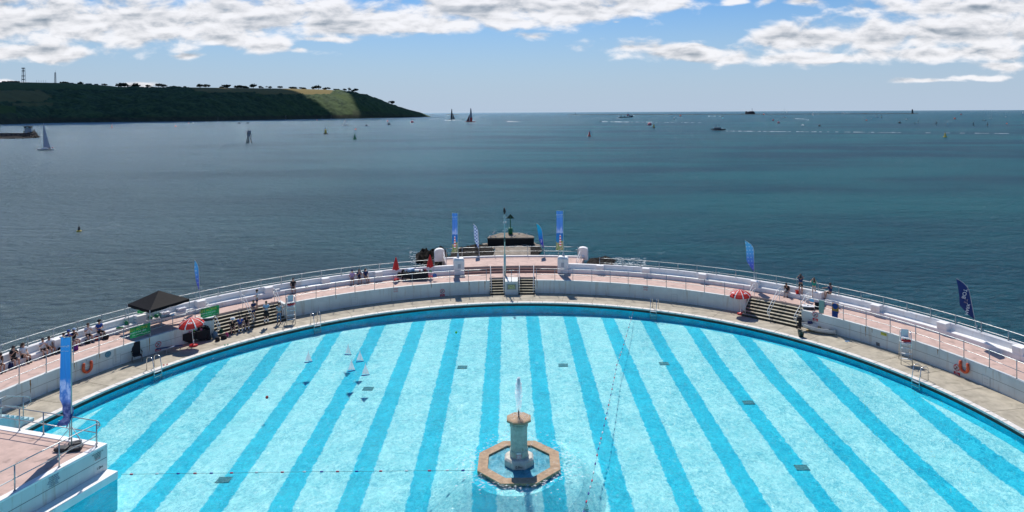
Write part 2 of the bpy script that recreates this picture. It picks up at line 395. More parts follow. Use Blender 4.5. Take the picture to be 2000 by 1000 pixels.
# returns beside the stairs
def cheek(t, side):
    """side = +1: the wall lies on the larger angle side"""
    q = MB(); w_ = .22/R2
    a, b = (t, t+w_) if side > 0 else (t-w_, t)
    q.ring(R2+.24, RB, -.02, Z1+.024, a, b, 1); return q
for t_, s_, lb in ((SL0, -1, 'short white side wall at the left edge of the left steps'), (SL1, 1, 'short white side wall at the right edge of the left steps'),
                   (SR0, -1, 'short white side wall at the left edge of the right steps'), (SR1, 1, 'short white side wall at the right edge of the right steps')):
    tag(cheek(t_, s_).build('stair_wall', WALLP), lb, 'wall', 'short side walls of the steps')
def stairs(a, b, rtop, rbot, n, m, label, z0=0., z1=Z1, kind='stairs'):
    q = MB(); run = (rtop-rbot)/n
    prof = [(rtop+run, z0-.02), (rbot, z0-.02)]
    for i in range(n):
        z = z0+(z1-z0)*(i+1)/(n+1); prof += [(rbot+run*i, z), (rbot+run*(i+1), z)]
    prof.append((rtop+run, prof[-1][1]))
    q.revolve(prof, a, b, max(3, int((b-a)*60)))
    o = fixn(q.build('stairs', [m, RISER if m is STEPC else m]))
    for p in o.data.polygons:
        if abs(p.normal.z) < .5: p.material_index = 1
    return tag(o, label, kind)
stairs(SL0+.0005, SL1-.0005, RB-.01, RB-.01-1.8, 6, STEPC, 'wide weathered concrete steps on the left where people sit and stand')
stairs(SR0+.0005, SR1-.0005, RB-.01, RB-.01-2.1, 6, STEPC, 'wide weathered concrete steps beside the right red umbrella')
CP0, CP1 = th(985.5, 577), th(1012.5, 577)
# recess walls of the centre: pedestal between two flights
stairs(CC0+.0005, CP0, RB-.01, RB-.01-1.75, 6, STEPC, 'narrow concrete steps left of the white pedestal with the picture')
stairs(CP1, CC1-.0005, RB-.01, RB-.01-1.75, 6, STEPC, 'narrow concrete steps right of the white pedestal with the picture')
ped = thing('pedestal', 'white pedestal with a framed picture between the two middle stair flights', 'pedestal')
q = MB(); q.ring(R2-.45, RB-.02, -.01, Z1+.01, CP0+.0003, CP1-.0003, 3); q.build('block', WALLP, ped)
pm = pol(R2-.46, (CP0+CP1)/2, .72); pz = -(CP0+CP1)/2
q = MB(); q.box(pm, (.86, .05, .5), pz); q.build('frame', mat('frame_grey', (.3, .33, .34), .6), ped)
q = MB(); q.box(pm+Vector((0, -.03, 0)), (.66, .03, .38), pz); q.build('picture', mat('faded_picture', (.45, .48, .25), .7, .5, 6), ped)
# seat wall with parapet
BENCH = [(R3, Z1-.3), (R3, Z1+.33), (R3+.03, Z1+.36), (R3+.42, Z1+.36), (R3+.46, Z1+.40), (R3+.50, Z1+.76), (R3+.54, Z1+.79), (R3+.78, Z1+.79), (R3+.82, Z1+.75), (R3+.84, -5), (R3+.5, -5), (R3+.5, Z1-.3)]
GL, GR = th(898, 537, Z1), th(1098, 534, Z1)
EL, ER = th(868, 508, 1.75), th(1140, 505, 1.75)
def seat_wall(a, b, blocks, label):
    t = thing('seat_wall', label, 'seat wall', group='white seat walls round the terrace')
    q = MB(); q.revolve(BENCH, a, b, max(8, int(abs(b-a)*70))); fixn(q.build('bench', WHITE, t))
    for tb in blocks:
        q = MB(); q.revolve([(R3+.02, Z1+.3), (R3-.02, Z1+.80), (R3+.03, Z1+.84), (R3+.56, Z1+.84), (R3+.56, Z1+.3)], tb-.0105, tb+.0105, 2); fixn(q.build('block', WHITE, t, bevel=.02))
    return t
def tb(u, v): return th(u, v, Z1+.4)
seat_wall(TL, GL-.012, [tb(258, 622), tb(388, 596), tb(520, 568), tb(632, 550), tb(738, 538), tb(98, 671), tb(-30, 716)], 'long white seat wall with parapet on the left, people sitting along it')
seat_wall(GR+.012, TR, [tb(1175, 522), tb(1266, 528), tb(1376, 541), tb(1480, 555), tb(1606, 577), tb(1715, 605), tb(1849, 640), tb(1990, 690)], 'long white seat wall with parapet on the right, curving away empty')
# plaza in the middle, three steps up, over the sea
Z2 = Z1+.57
q = MB(); q.ring(R3+.55, R3+4.6, -5, Z2, EL, ER, 24); struct(q.build('upper_terrace', TILE))
q = MB(); q.ring(R3+4.35, R3+4.62, Z2+.002, Z2+.14, EL, ER, 24); tag(q.build('kerb', WHITE), 'low white kerb along the sea edge of the upper terrace', 'kerb')
for k_ in range(1):
    q = MB(); prof = [(R3+.56, Z1-.1), (R3-.02, Z1-.1), (R3-.02, Z1+.19), (R3+.27, Z1+.19), (R3+.27, Z1+.38), (R3+.56, Z1+.38)]
    q.revolve(prof, GL+.012, GR-.012, 14); tag(fixn(q.build('stairs', MAROON)), 'low wide maroon steps up to the upper terrace', 'stairs')
    q = MB(); q.revolve([(R3+.545, Z1+.3), (R3+.545, Z2-.004), (R3+.575, Z2-.004), (R3+.575, Z1+.3)], GL+.012, GR-.012, 14)
def pillar(u, v, label):
    p = at(u, v, Z1); t = thing('pillar', label, 'pillar', (p.x, p.y, Z1), -math.atan2(p.x-PC.x, p.y-PC.y), 'white pillars beside the maroon steps')
    q = MB(); q.box((0, .5, .7), (1.0, 1.0, 1.4)); q.build('shaft', WHITE, t, bevel=.05)
    q = MB(); q.box((0, .5, 1.475), (1.0, 1.0, .15), taper=.8); q.build('cap', WHITE, t, bevel=.02)
    q = MB(); q.box((0, -.006, .85), (.28, .012, .42)); q.build('plaque', GREY, t)
    return t
pillar(897, 537.5, 'left white pillar beside the maroon steps, a blue banner standing behind it')
pillar(1099, 534.5, 'right white pillar beside the maroon steps, below the lighthouse banner')
def kiosk(u, v, label):
    p = at(u, v, Z2-.3); t = thing('end_block', label, 'block', (p.x, p.y, 0), -math.atan2(p.x-PC.x, p.y-PC.y), 'white rounded blocks at the ends of the upper terrace')
    prof = [(-.52, 0), (-.52, .95), (-.46, 1.12), (-.3, 1.24), (0, 1.3), (.3, 1.24), (.46, 1.12), (.52, .95), (.52, 0)]
    q = MB(); n_ = len(prof)
    q.add([(x, 0, z+Z2-.3) for x, z in prof]+[(x, .7, z+Z2-.3) for x, z in prof], [tuple(range(n_)), tuple(range(2*n_-1, n_-1, -1))]+[(i, i+n_, (i+1) % n_+n_, (i+1) % n_) for i in range(n_)])
    fixn(q.build('dome', WHITE, t, bevel=.03))
    q = MB(); q.box((0, .35, -1.9), (1.2, 1.2, Z2*2)); q.build('base', WHITE, t)
    return t
kiosk(859, 511, 'white round-topped block at the left end of the upper terrace')
kiosk(1138, 508, 'white round-topped block at the right end of the upper terrace')

DARKJ = mat('joint_dark', (.10, .085, .06), .9, .3)
q = MB()
for i in range(150):
    a = T0+(T1-T0)*(i+.5)/150; q.ring(R1-.015, R1+.355, .013, .0155, a, a+.0011, 1)
tag(q.build('coping_joints', DARKJ), kind='structure')
q = MB(); q.ring(R1+.358, R1+.385, .001, .004, T0, T1, 256)
for i in range(64):
    a = T0+(T1-T0)*(i+.3)/64; q.ring(R1+.39, R2-.01, .001, .004, a, a+.0007, 1)
tag(q.build('deck_joints', DARKJ), kind='structure')
for a, b in ((TL, SL0-.02), (SR1+.02, TR)):
    q = MB(); q.ring(R2-.004, R2+.01, .62, .635, a, b, 60); w_ = [o for o in COL.objects if o.name.startswith('terrace_wall')][0 if a == TL else 3]; q.build('groove', DARKJ, w_)

RUST = mat('rust_streak', (.34, .17, .06), .9, .4, 9)
walls_ = [o for o in COL.objects if o.name.startswith('terrace_wall')]
for u, v, h_, wi in ((293, 668, .95, 0), (146, 718, .4, 0), (66, 752, .8, 0), (62, 752, .35, 0), (195, 700, .3, 0), (916, 556, .9, 1), (842, 560, .35, 1), (655, 582, .3, 1), (948, 560, .8, 1), (1048, 560, .7, 2), (1227, 566, .25, 2), (1692, 645, .7, 3), (1700, 650, .3, 3), (1834, 690, .35, 3)):
    t_ = th(u, v, .9); q = MB(); rr_ = R2-.003; w0 = .035/R2; n = 6; vs = []
    for i in range(n+1):
        f = i/n; wd = w0*(1-.7*f)*(1+.3*math.sin(i*2.3+u)); off = .25*w0*math.sin(i*1.7+u)
        vs += [pol(rr_, t_+off-wd, Z1-.01-h_*f), pol(rr_, t_+off+wd, Z1-.01-h_*f)]
    q.add(vs, [(2*i, 2*i+1, 2*i+3, 2*i+2) for i in range(n)]); q.build('rust_streak', RUST, walls_[wi])

def foam_mat():
    m = bpy.data.materials.new('foam'); m.use_nodes = True; t = NT(m.node_tree)
    d_ = t.n('ShaderNodeBsdfDiffuse', i={'Color': (.88, .93, .95)}); tp = t.n('ShaderNodeBsdfTransparent', i={'Color': (.85, .97, 1.)})
    m2 = t.n('ShaderNodeMixShader', i={0: .5}); t.put(m2.inputs[1], d_.outputs[0]); t.put(m2.inputs[2], tp.outputs[0])
    o = t.n('ShaderNodeOutputMaterial'); t.nt.links.new(m2.outputs[0], o.inputs[0]); return m
# ---------------------------------------------------------------- headland
def hill_material():
    m = bpy.data.materials.new('hillside'); m.use_nodes = True; t = NT(m.node_tree)
    p = t.pos(); at_ = t.n('ShaderNodeAttribute', attribute_name='ground')
    r, g, b = t.n('ShaderNodeSeparateColor', i={0: at_.outputs['Color']}).outputs[:3]
    n1 = t.noise(p, .022, 6, .65); n2 = t.noise(p, .09, 5, .7)
    wood = t.mix(t.step(t.m('ADD', t.m('MULTIPLY', n1, .45), t.m('MULTIPLY', n2, .55)), .38, .62), (.030, .054, .032), (.085, .125, .052))
    tan = t.mix(n1, (.17, .13, .05), (.23, .18, .07)); grass = t.mix(n2, (.045, .08, .02), (.09, .12, .035)); cliff = t.mix(n2, (.03, .026, .02), (.10, .08, .06))
    c = t.mix(r, wood, tan); c = t.mix(g, c, grass); c = t.mix(b, c, cliff)
    bs = t.n('ShaderNodeBsdfPrincipled', i={'Base Color': c, 'Roughness': .95, 'Specular IOR Level': .1})
    o = t.n('ShaderNodeOutputMaterial'); t.nt.links.new(bs.outputs[0], o.inputs[0]); return m
def lerp_tab(tab, u):
    if u <= tab[0][0]: return tab[0][1]
    for (a, x), (b, y) in zip(tab, tab[1:]):
        if u <= b: return x+(y-x)*(u-a)/(b-a)
    return tab[-1][1]
TOP = [(-300, 160), (0, 163), (50, 163), (130, 164), (200, 168), (230, 171), (300, 172), (370, 172), (460, 173), (560, 174), (640, 176), (680, 179), (715, 185), (745, 196), (770, 206), (800, 215), (822, 220), (840, 226), (848, 227.5)]
SHO = [(-300, 247), (0, 243), (100, 240), (200, 238.6), (400, 236.4), (600, 232.3), (700, 231), (800, 229), (848, 227.8)]
def horizon(u): return VY+(u-CX)*ROLL
def hill_pt(u, s):
    """s: 0 shore, 1 crest, up to 1.6 behind"""
    Ys = F*(H-SEA)/(lerp_tab(SHO, u)-horizon(u)); depth = 120+(lerp_tab(SHO, u)-lerp_tab(TOP, u))*5.2
    Yc = Ys+depth; zc = H+(horizon(u)-lerp_tab(TOP, u))*Yc/F
    Y = Ys+depth*s
    if s <= 1: k_ = math.sin(min(1, s)*math.pi/2)**.85
    else: k_ = 1-.25*(s-1)
    cliff = min(1, s/.04)
    z = SEA-2+cliff*6*min(1, (zc-SEA)/30)+(zc-SEA-2)*k_ if s > 0 else SEA-2
    return Vector(((u-CX)*Y/F, Y, min(z, zc) if s <= 1 else z)), zc
q = MB(); us = [-300+i*2.2 for i in range(523)]; ss = [j/70*1.0 for j in range(71)]+[1.08, 1.2, 1.4, 1.7]
cols = []; vs = []
def px(p):
    a, b = F*p.x/p.y, F*(H-p.z)/p.y; return CX+a*1-b*ROLL, VY+a*ROLL+b
for u in us:
    for s in ss:
        p, zc = hill_pt(u, s); x_, y_ = px(p)
        r_ = g_ = b_ = 0.
        e = (noise.noise(p*.01)+noise.noise(p*.03)*.5)*3
        if y_ < 184+e*.5+(-4 if u < 500 else 0) and 372+(y_-172)*2 < u < 652-(y_-176)*1: r_ = 1.
        if u < 250 and y_ < 174.5+e*.4 and s <= 1.1: g_ = .9
        if u < 104-abs(y_-189)*2+e and 176 < y_ < 198+e*.3: r_ = .75
        if 25 < u < 104 and 200 < y_ < 207+e*.2: r_ = .55
        if u < 32+e and 206 < y_ < 221: g_ = .9
        dd = abs((u-672)-(y_-190)*1.7)
        if 184 < y_ < 218 and dd < 22: g_ = max(g_, max(0, .85-dd/26+e*.15))
        if 500 < u < 720 and y_ > 192 and g_ < .3: g_ = max(g_, min(1, (u-500)/80)*max(0, .22+e*.14))
        if s < .03 or (u < 33 and y_ > 222) or (u > 690 and s < .12): b_ = .7 if s < .03 else .35
        if u > 700 and g_ == 0: g_ = .22+max(0, e*.1)
        w_ = (1-max(r_, g_, b_*.6))
        if s > .03 and s <= 1.05:
            bumpz = (noise.noise(Vector((p.x*.035, p.y*.035, 0)))*5.5+noise.noise(Vector((p.x*.1, p.y*.1, 5)))*4.)*w_*min(1, (zc-SEA)/50)
            p.z += bumpz if s < .93 else bumpz*.3
        vs.append(p); cols.append((r_, g_, b_, 1))
m_ = len(ss); q.smooth = True
q.add(vs, [(i*m_+j, (i+1)*m_+j, (i+1)*m_+j+1, i*m_+j+1) for i in range(len(us)-1) for j in range(m_-1)])
hl = q.build('headland', hill_material())
ca_ = hl.data.color_attributes.new('ground', 'FLOAT_COLOR', 'POINT')
flat = [c for x in cols for c in x]; ca_.data.foreach_set('color', flat)
struct(hl)

# ---------------------------------------------------------------- unseen clouds added overhead to keep the headland in shade
def cloud_material():
    m = bpy.data.materials.new('shade_cloud'); m.use_nodes = True; t = NT(m.node_tree)
    b = t.n('ShaderNodeBsdfDiffuse', i={'Color': (.85, .86, .88, 1)}); tr = t.n('ShaderNodeBsdfTranslucent', i={'Color': (.92, .94, .97, 1)})
    mx = t.n('ShaderNodeMixShader', i={0: .6}); t.put(mx.inputs[1], b.outputs[0]); t.put(mx.inputs[2], tr.outputs[0])
    o = t.n('ShaderNodeOutputMaterial'); t.nt.links.new(mx.outputs[0], o.inputs[0]); return m
CLOUD = cloud_material()
def shade_cumulus(gu, gs, rx, ry, seed, alt=2700., hgt=170.):
    """cloud whose shadow falls on the hill at bearing gu, slope position gs"""
    g, zc = hill_pt(gu, gs); k_ = (alt-g.z)/math.tan(SUN_EL)
    c = Vector((g.x+math.sin(SUN_AZ)*k_, g.y+math.cos(SUN_AZ)*k_, alt)); n, m_ = 40, 12; q = MB(); q.smooth = True; vs = []
    for j in range(m_+1):
        a = math.pi*(j/m_-.5)
        for i in range(n):
            b = 6.2832*i/n; d = Vector((math.cos(a)*math.cos(b), math.cos(a)*math.sin(b), math.sin(a)))
            f = 1+.38*noise.noise(d*1.6+Vector((seed, 0, 0)))+.2*noise.noise(d*4+Vector((0, seed, 0)))
            vs.append((c.x+d.x*rx*f, c.y+d.y*ry*f, c.z+d.z*hgt*f*(1 if d.z > 0 else .35)))
    q.add(vs, [(j*n+i, j*n+(i+1) % n, (j+1)*n+(i+1) % n, (j+1)*n+i) for j in range(m_) for i in range(n)])
    return tag(q.build('shade_cloud', CLOUD), kind='structure')
for gu, gs, rx, ry, sd_ in ((-180, .5, 560, 420, 1), (60, .45, 420, 400, 2), (260, .36, 420, 330, 3), (450, .10, 520, 170, 4), (592, .0, 330, 150, 5), (775, .45, 230, 330, 6)):
    shade_cumulus(gu, gs, rx, ry, sd_)
# ---------------------------------------------------------------- railings
def cyl(u, v, r):
    """point of the cylinder of radius r round the pool seen in direction (u, v), far side"""
    du, dv = u-CX, v-VY; c, s = math.cos(ROLL), math.sin(ROLL)
    a, b = (du*c+dv*s)/F, (-du*s+dv*c)/F              # point = (a Y, Y, H - b Y)
    A = a*a+1; B = -2*(a*PC.x+PC.y); C = PC.x**2+PC.y**2-r*r
    Y = (-B+math.sqrt(max(0, B*B-4*A*C)))/(2*A); return Vector((a*Y, Y, H-b*Y))
def arc_rail(r, z, hgt, thetas, t0, t1, label, group, mids=(.5,), rr=.024, pr=.026, ends=False, m=STEEL):
    t = thing('railing', label, 'railing', group=group)
    n = max(3, int(abs(t1-t0)*50))
    q = MB(); q.smooth = True
    pts = [pol(r, t0+(t1-t0)*i/n, z+hgt) for i in range(n+1)]
    q.path(pts, rr, 6); q.build('top_rail', m, t)
    for f in mids:
        q = MB(); q.smooth = True; q.path([pol(r, t0+(t1-t0)*i/n, z+hgt*f) for i in range(n+1)], rr*.85, 6); q.build('mid_rail', m, t)
    q = MB(); q.smooth = True; q.tube((0, 0, 0), (0, 0, hgt), pr, 7); q.lathe([(.055, 0), (.055, .02)], n=8); q.lathe([(.036, hgt-.05), (.036, hgt+.035)], n=8)
    first = None
    for th_ in thetas:
        p = pol(r, th_, z)
        if first is None: first = q.build('post', m, t, loc=p)
        else:
            c = first.copy(); COL.objects.link(c); c.parent = t; c.location = p
    return t
IG = 'railings on the retaining walls'
def ti(l): return [th(u, v, Z1) for u, v in l]
A_ = ti([(-12, 774), (42, 750), (95, 729), (146, 709), (195, 691), (243, 675), (291, 659), (335.5, 645), (378, 632.5), (420, 621)])
arc_rail(R2+.1, Z1, 1.05, A_, A_[0]-.04, A_[-1], 'grey pipe railing on the left retaining wall, two green banners tied to it', IG)
A_ = ti([(560, 594), (577.5, 589), (617, 582), (655, 576), (693.7, 571), (731.8, 565.8), (768.5, 561), (805.4, 558), (842, 554.8), (878.5, 551.8), (914.8, 550.3), (950, 548.6)])
arc_rail(R2+.1, Z1, 1.05, A_, A_[0], A_[-1], 'grey pipe railing between the left steps and the middle steps', IG)
A_ = ti([(1047.8, 547.4), (1083.8, 547.4), (1119, 548.5), (1155.8, 550.3), (1191.8, 552), (1227, 554.4), (1263.6, 558), (1301, 562), (1338.8, 566.7), (1375.8, 571), (1415, 577), (1452, 583.5)])
arc_rail(R2+.1, Z1, 1.05, A_, A_[0], A_[-1], 'grey pipe railing between the middle steps and the right steps', IG)
A_ = ti([(1562, 606), (1603, 615), (1646, 625.5), (1692, 637), (1738, 651), (1786, 667), (1834, 682.5), (1884, 699), (1935, 718), (1988, 740), (2045, 764), (2105, 792)])
arc_rail(R2+.1, Z1, 1.05, A_, A_[0], A_[-1]+.04, 'grey pipe railing on the right retaining wall, towels hanging on it', IG)
A_ = [CP0+.001, (CP0+CP1)/2, CP1-.001]
arc_rail(R2-.38, Z1+.01, 1.0, A_, A_[0], A_[-1], 'short grey railing on top of the white pedestal', IG)
ZP = Z1+.79
def to(l): return [th(u, v, ZP) for u, v in l]
OG = 'railings on the parapet above the sea'
A_ = to([(-5, 693), (52.5, 676), (105, 660.5), (156, 647), (205, 634), (252, 621.5), (298, 610), (343, 599), (389, 588.5), (431, 579.5), (473.5, 571), (514, 563.5), (553, 556.5), (592, 550), (630, 544), (668.5, 539), (705.5, 534.5), (742.8, 531), (778.8, 528), (813, 525.5), (849, 522)])
arc_rail(R3+.66, ZP, .62, A_, A_[0]-.04, A_[-1], 'long pipe railing on the left parapet above the sea', OG, (.28,), .021, .027)
A_ = to([(1170, 519), (1214.5, 521.6), (1250, 524), (1285.6, 526.5), (1322, 530), (1358.6, 534), (1395.6, 538.5), (1433.4, 543.5), (1472.6, 549.5), (1512, 555.7), (1552, 562.5), (1594, 570), (1634, 578), (1677, 587.5), (1721, 597.5), (1766, 609), (1812, 621), (1859, 635), (1908.6, 650), (1959, 667), (2012, 686), (2066, 706)])
arc_rail(R3+.66, ZP, .62, A_, A_[0], A_[-1]+.04, 'long pipe railing on the right parapet above the sea', OG, (.28,), .021, .027)
A_ = [th(u, v, Z2) for u, v in [(870, 502), (901.5, 501), (966, 499), (1031, 498), (1092, 498.5), (1130, 499.5)]]
arc_rail(R3+4.48, Z2+.14, .92, A_, A_[0], A_[-1], 'thin railing along the sea edge of the upper terrace', OG, (.5,), .02, .024)
# sloping handrails on the steps
def handrail(t_, rtop, rbot, label, grp, m=WSTEEL, z1=Z1, ext=.5):
    t = thing('handrail', label, 'handrail', group=grp)
    def P(r, z): return pol(r, t_, z)
    q = MB(); q.smooth = True
    q.path([P(rtop+ext+.12, z1+.55), P(rtop+ext+.12, z1+.85), P(rtop+ext, z1+.98), P(rtop, z1+.98), P(rtop-.12, z1+.93), P(rbot+.1, .98), P(rbot-.05, .88), P(rbot-.1, .70), P(rbot-.05, .52), P(rbot+.12, .52)], .026, 6); q.build('top_rail', m, t)
    q = MB(); q.smooth = True; q.path([P(rtop+ext+.12, z1+.55), P(rtop, z1+.52), P(rtop-.12, z1+.47), P(rbot+.1, .52)], .022, 6); q.build('mid_rail', m, t)
    q = MB(); q.tube((0, 0, 0), (0, 0, .98), .026, 6)
    f = q.build('post', m, t, loc=P(rtop+.25, z1)); c = f.copy(); COL.objects.link(c); c.parent = t; c.location = P(rbot+.25, .0)
    return t
HG = 'white handrails on the steps'
SLm, SRm = SL0+(SL1-SL0)*.52, SR0+(SR1-SR0)*.48
for t_, rb_, lb in ((SL0+.006, RB-1.7, 'white handrail at the left edge of the left steps'), (SLm, RB-1.7, 'white handrail in the middle of the left steps'), (SL1-.006, RB-1.7, 'white handrail at the right edge of the left steps, behind the standing people'),
                    (SR0+.006, RB-2., 'white handrail at the left edge of the right steps, next to the red umbrella'), (SRm, RB-2., 'white handrail in the middle of the right steps'), (SR1-.006, RB-2., 'white handrail at the right edge of the right steps, near the towels'),
                    (CC0+.004, RB-1.7, 'white handrail at the far left of the middle steps'), (CP0-.003, RB-1.7, 'white handrail along the left side of the white pedestal'), (CP1+.003, RB-1.7, 'white handrail along the right side of the white pedestal'), (CC1-.004, RB-1.7, 'white handrail at the far right of the middle steps')):
    handrail(t_, RB, rb_, lb, HG)
for u, v, lb in ((866, 512, 'white handrail in front of the left round-topped block'), (1133, 510, 'white handrail in front of the right round-topped block')):
    p = at(u, v, Z2); t = thing('handrail', lb, 'handrail', (p.x, p.y, Z2-.6), group=HG); sg = 1 if u < 1000 else -1
    q = MB(); q.smooth = True; q.path([(-.15*sg, .4, 0), (-.15*sg, .4, 1.5), (0, 0, 1.6), (.35*sg, -.9, 1.0), (.45*sg, -1.1, .9), (.45*sg, -1.1, 0)], .03, 6); q.build('top_rail', WSTEEL, t)
    q = MB(); q.smooth = True; q.path([(0.02, 0, 0), (0.02, 0, 1.15), (.4*sg, -1., .5)], .025, 6); q.build('mid_rail', WSTEEL, t)
# ---------------------------------------------------------------- platform in the lower left corner
WA = at(210, 867, Z1); e1 = Vector((-1.37, -4.8, 0)).normalized(); e2 = Vector((-4.8, 1.37, 0)).normalized()
def WP(a, b, z): p = WA+e1*a+e2*b; return Vector((p.x, p.y, z))
wing = thing('platform', 'raised pink platform with white walls standing in the pool at the lower left', 'platform')
def slab(a0, a1, b0, b1, z0, z1):
    q = MB(); q.prism([WP(a0, b0, 0), WP(a0, b1, 0), WP(a1, b1, 0), WP(a1, b0, 0)], z0, z1); return fixn2(q)
def fixn2(q): return q
LN = 24
fixn(slab(0, LN, 0, 24, -.36, Z1-.004).build('wall', WALLP, wing, bevel=.03))
fixn(slab(.34, LN, .34, 24, Z1-.1, Z1).build('floor', TILE, wing))
fixn(slab(0, LN, 0, .34, Z1-.06, Z1+.035).build('kerb', WHITE, wing, bevel=.02)); fixn(slab(0, .34, .34, 24, Z1-.06, Z1+.033).build('kerb', WHITE, wing, bevel=.02))
fixn(slab(-.006, LN, -.62, 0.01, -.36, 0.).build('ledge', WHITE, wing, bevel=.03))
fixn(slab(-.002, LN, -.58, .3, -2.4, -.36).build('underwater_wall', POOLW, wing)); fixn(slab(.004, LN, .3, 24, -2.4, -.36).build('underwater_wall', POOLW, wing))
fixn(slab(.05, LN, -.004, .02, .575, .60).build('groove', mat('groove_dark', (.12, .13, .14), .8), wing))
fixn(slab(.02, LN, -.012, .02, Z1-.05, Z1+.033).build('edge_trim', WHITE, wing))
Mw = Matrix(((-e1.x*-1, 0, e2.x*-1, 0), (-e1.y*-1, 0, e2.y*-1, 0), (0, 1, 0, 0), (0, 0, 0, 1)))
def wall_text(s, size, a, z, m_, name='lettering', mir=False):
    # x runs along -e1 (away from the viewer), up is z, normal is -e2
    X_, Y_, Z_ = -e1, Vector((0, 0, 1)), -e2
    M = Matrix((( X_.x, Y_.x, Z_.x, 0), (X_.y, Y_.y, Z_.y, 0), (X_.z, Y_.z, Z_.z, 0), (0, 0, 0, 1)))
    M.translation = WP(a, -.012, z); return text(s, size, m_, wing, name, M)
INK = mat('black_lettering', (.02, .022, .03), .7, .1); INKR = mat('red_lettering', (.55, .03, .04), .6, .1); INKW = mat('white_lettering', (.8, .8, .8), .6, .05); INKB = mat('blue_lettering', (.02, .08, .22), .6, .1)
X0 = Matrix.Identity(4)
for i, s in enumerate(('!', 'NO RUNNING OR', 'NO DIVING', 'BOMBING', 'KEEP OFF')): wall_text(s, .07, .52, Z1-.10-i*.07, INK)
wall_text('DANGER', .07, .52, Z1-.10-5*.07, INKR)
wall_text('1.0m', .17, .42, .28, INK)
for i, s in enumerate(('POOL RULES', 'NO DIVING', 'NO RUNNING', 'NO BALL GAMES', 'NO GLASS', 'THANK YOU')): wall_text(s, .078, 2.62, Z1-.12-i*.078, INKB)
q = MB(); c_ = WP(5.35, -.02, Z1-.32); X_ = -e1; pts = []
q.tube(c_, WP(5.35, .0, Z1-.32), .22, 24); q.build('round_sign', mat('sign_blue', (.01, .05, .16), .5), wing)
wall_text('✶', .3, 5.35, Z1-.32, INKW) if False else wall_text('Y', .26, 5.35, Z1-.32, INKW)
def line_rail(pts, label, hgt=1.08, loop=True, mids=(.48,), grp='railings round the pink platform', m=STEEL, ext=0.):
    t = thing('railing', label, 'railing', group=grp)
    a, b = pts[0], pts[-1]; dr = (b-a).normalized()*ext
    if loop:
        q = MB(); q.smooth = True; k = dr.normalized() if ext else (b-a).normalized()
        q.path([a+Vector((0, 0, hgt)), b+Vector((0, 0, hgt)), b+k*.12+Vector((0, 0, hgt-.05)), b+k*.18+Vector((0, 0, hgt-.14)), b+k*.1+Vector((0, 0, hgt-.22)), b+Vector((0, 0, hgt-.22))], .024, 6); q.build('top_rail', m, t)
    else:
        q = MB(); q.smooth = True; q.tube(a+Vector((0, 0, hgt)), b+Vector((0, 0, hgt)), .024, 6); q.build('top_rail', m, t)
    for f in mids:
        q = MB(); q.smooth = True; q.tube(a+Vector((0, 0, hgt*f)), b+Vector((0, 0, hgt*f)), .021, 6); q.build('mid_rail', m, t)
    q = MB(); q.smooth = True; q.tube((0, 0, 0), (0, 0, hgt), .027, 7); q.lathe([(.06, 0), (.06, .025)], n=8)
    f = None
    for p in pts[:]:
        if f is None: f = q.build('post', m, t, loc=p)
        else: c = f.copy(); COL.objects.link(c); c.parent = t; c.location = p
    return t
zt = Z1+.03
line_rail([WP(a, .17, zt) for a in (9.9, 7.9, 5.9, 4.13, 2.23, .42)], 'pipe railing on the pool side of the pink platform')
line_rail([WP(.17, b, zt) for b in (9.5, 7.3, 5.3, 3.75, 2.1, .45)], 'pipe railing along the far edge of the pink platform')
# little side stairs between terrace, deck and platform at the left edge of the picture
sp = th(77, 822); dth = .30/(R1+.7)
t = thing('side_stairs', 'small pale blue stairs going down to the deck beside the pink platform', 'stairs')
BLUEP = mat('pale_blue_paint', (.38, .58, .62), .6, .08, 2, stain=(.45, .25, .1), stain_amt=.3)
q = MB()
for i in range(6): q.ring(R1+.42, R1+1.5, -.01, .165*(i+1), sp-dth*(i+1), sp-dth*i-.0002, 2)
q.ring(R1+.42, R1+1.5, -.01, .165*6+.002, sp-dth*20, sp-dth*6, 8); q.build('steps', BLUEP, t)
q = MB(); q.smooth = True; rr_ = R1+.6
q.path([pol(rr_, sp-dth*14, 2.0), pol(rr_, sp-dth*5, 1.95), pol(rr_, sp-dth*1.2, 1.45), pol(rr_, sp-dth*.3, 1.3), pol(rr_, sp-dth*.1, 1.05), pol(rr_, sp-dth*1.2, .85), pol(rr_, sp-dth*5, 1.45), pol(rr_, sp-dth*14, 1.5)], .026, 6)
q.tube(pol(rr_, sp-dth*1.6, .3), pol(rr_, sp-dth*1.6, 1.5), .028, 6); q.tube(pol(rr_, sp-dth*6, .9), pol(rr_, sp-dth*6, 1.95), .028, 6); q.build('handrail', STEEL, t)
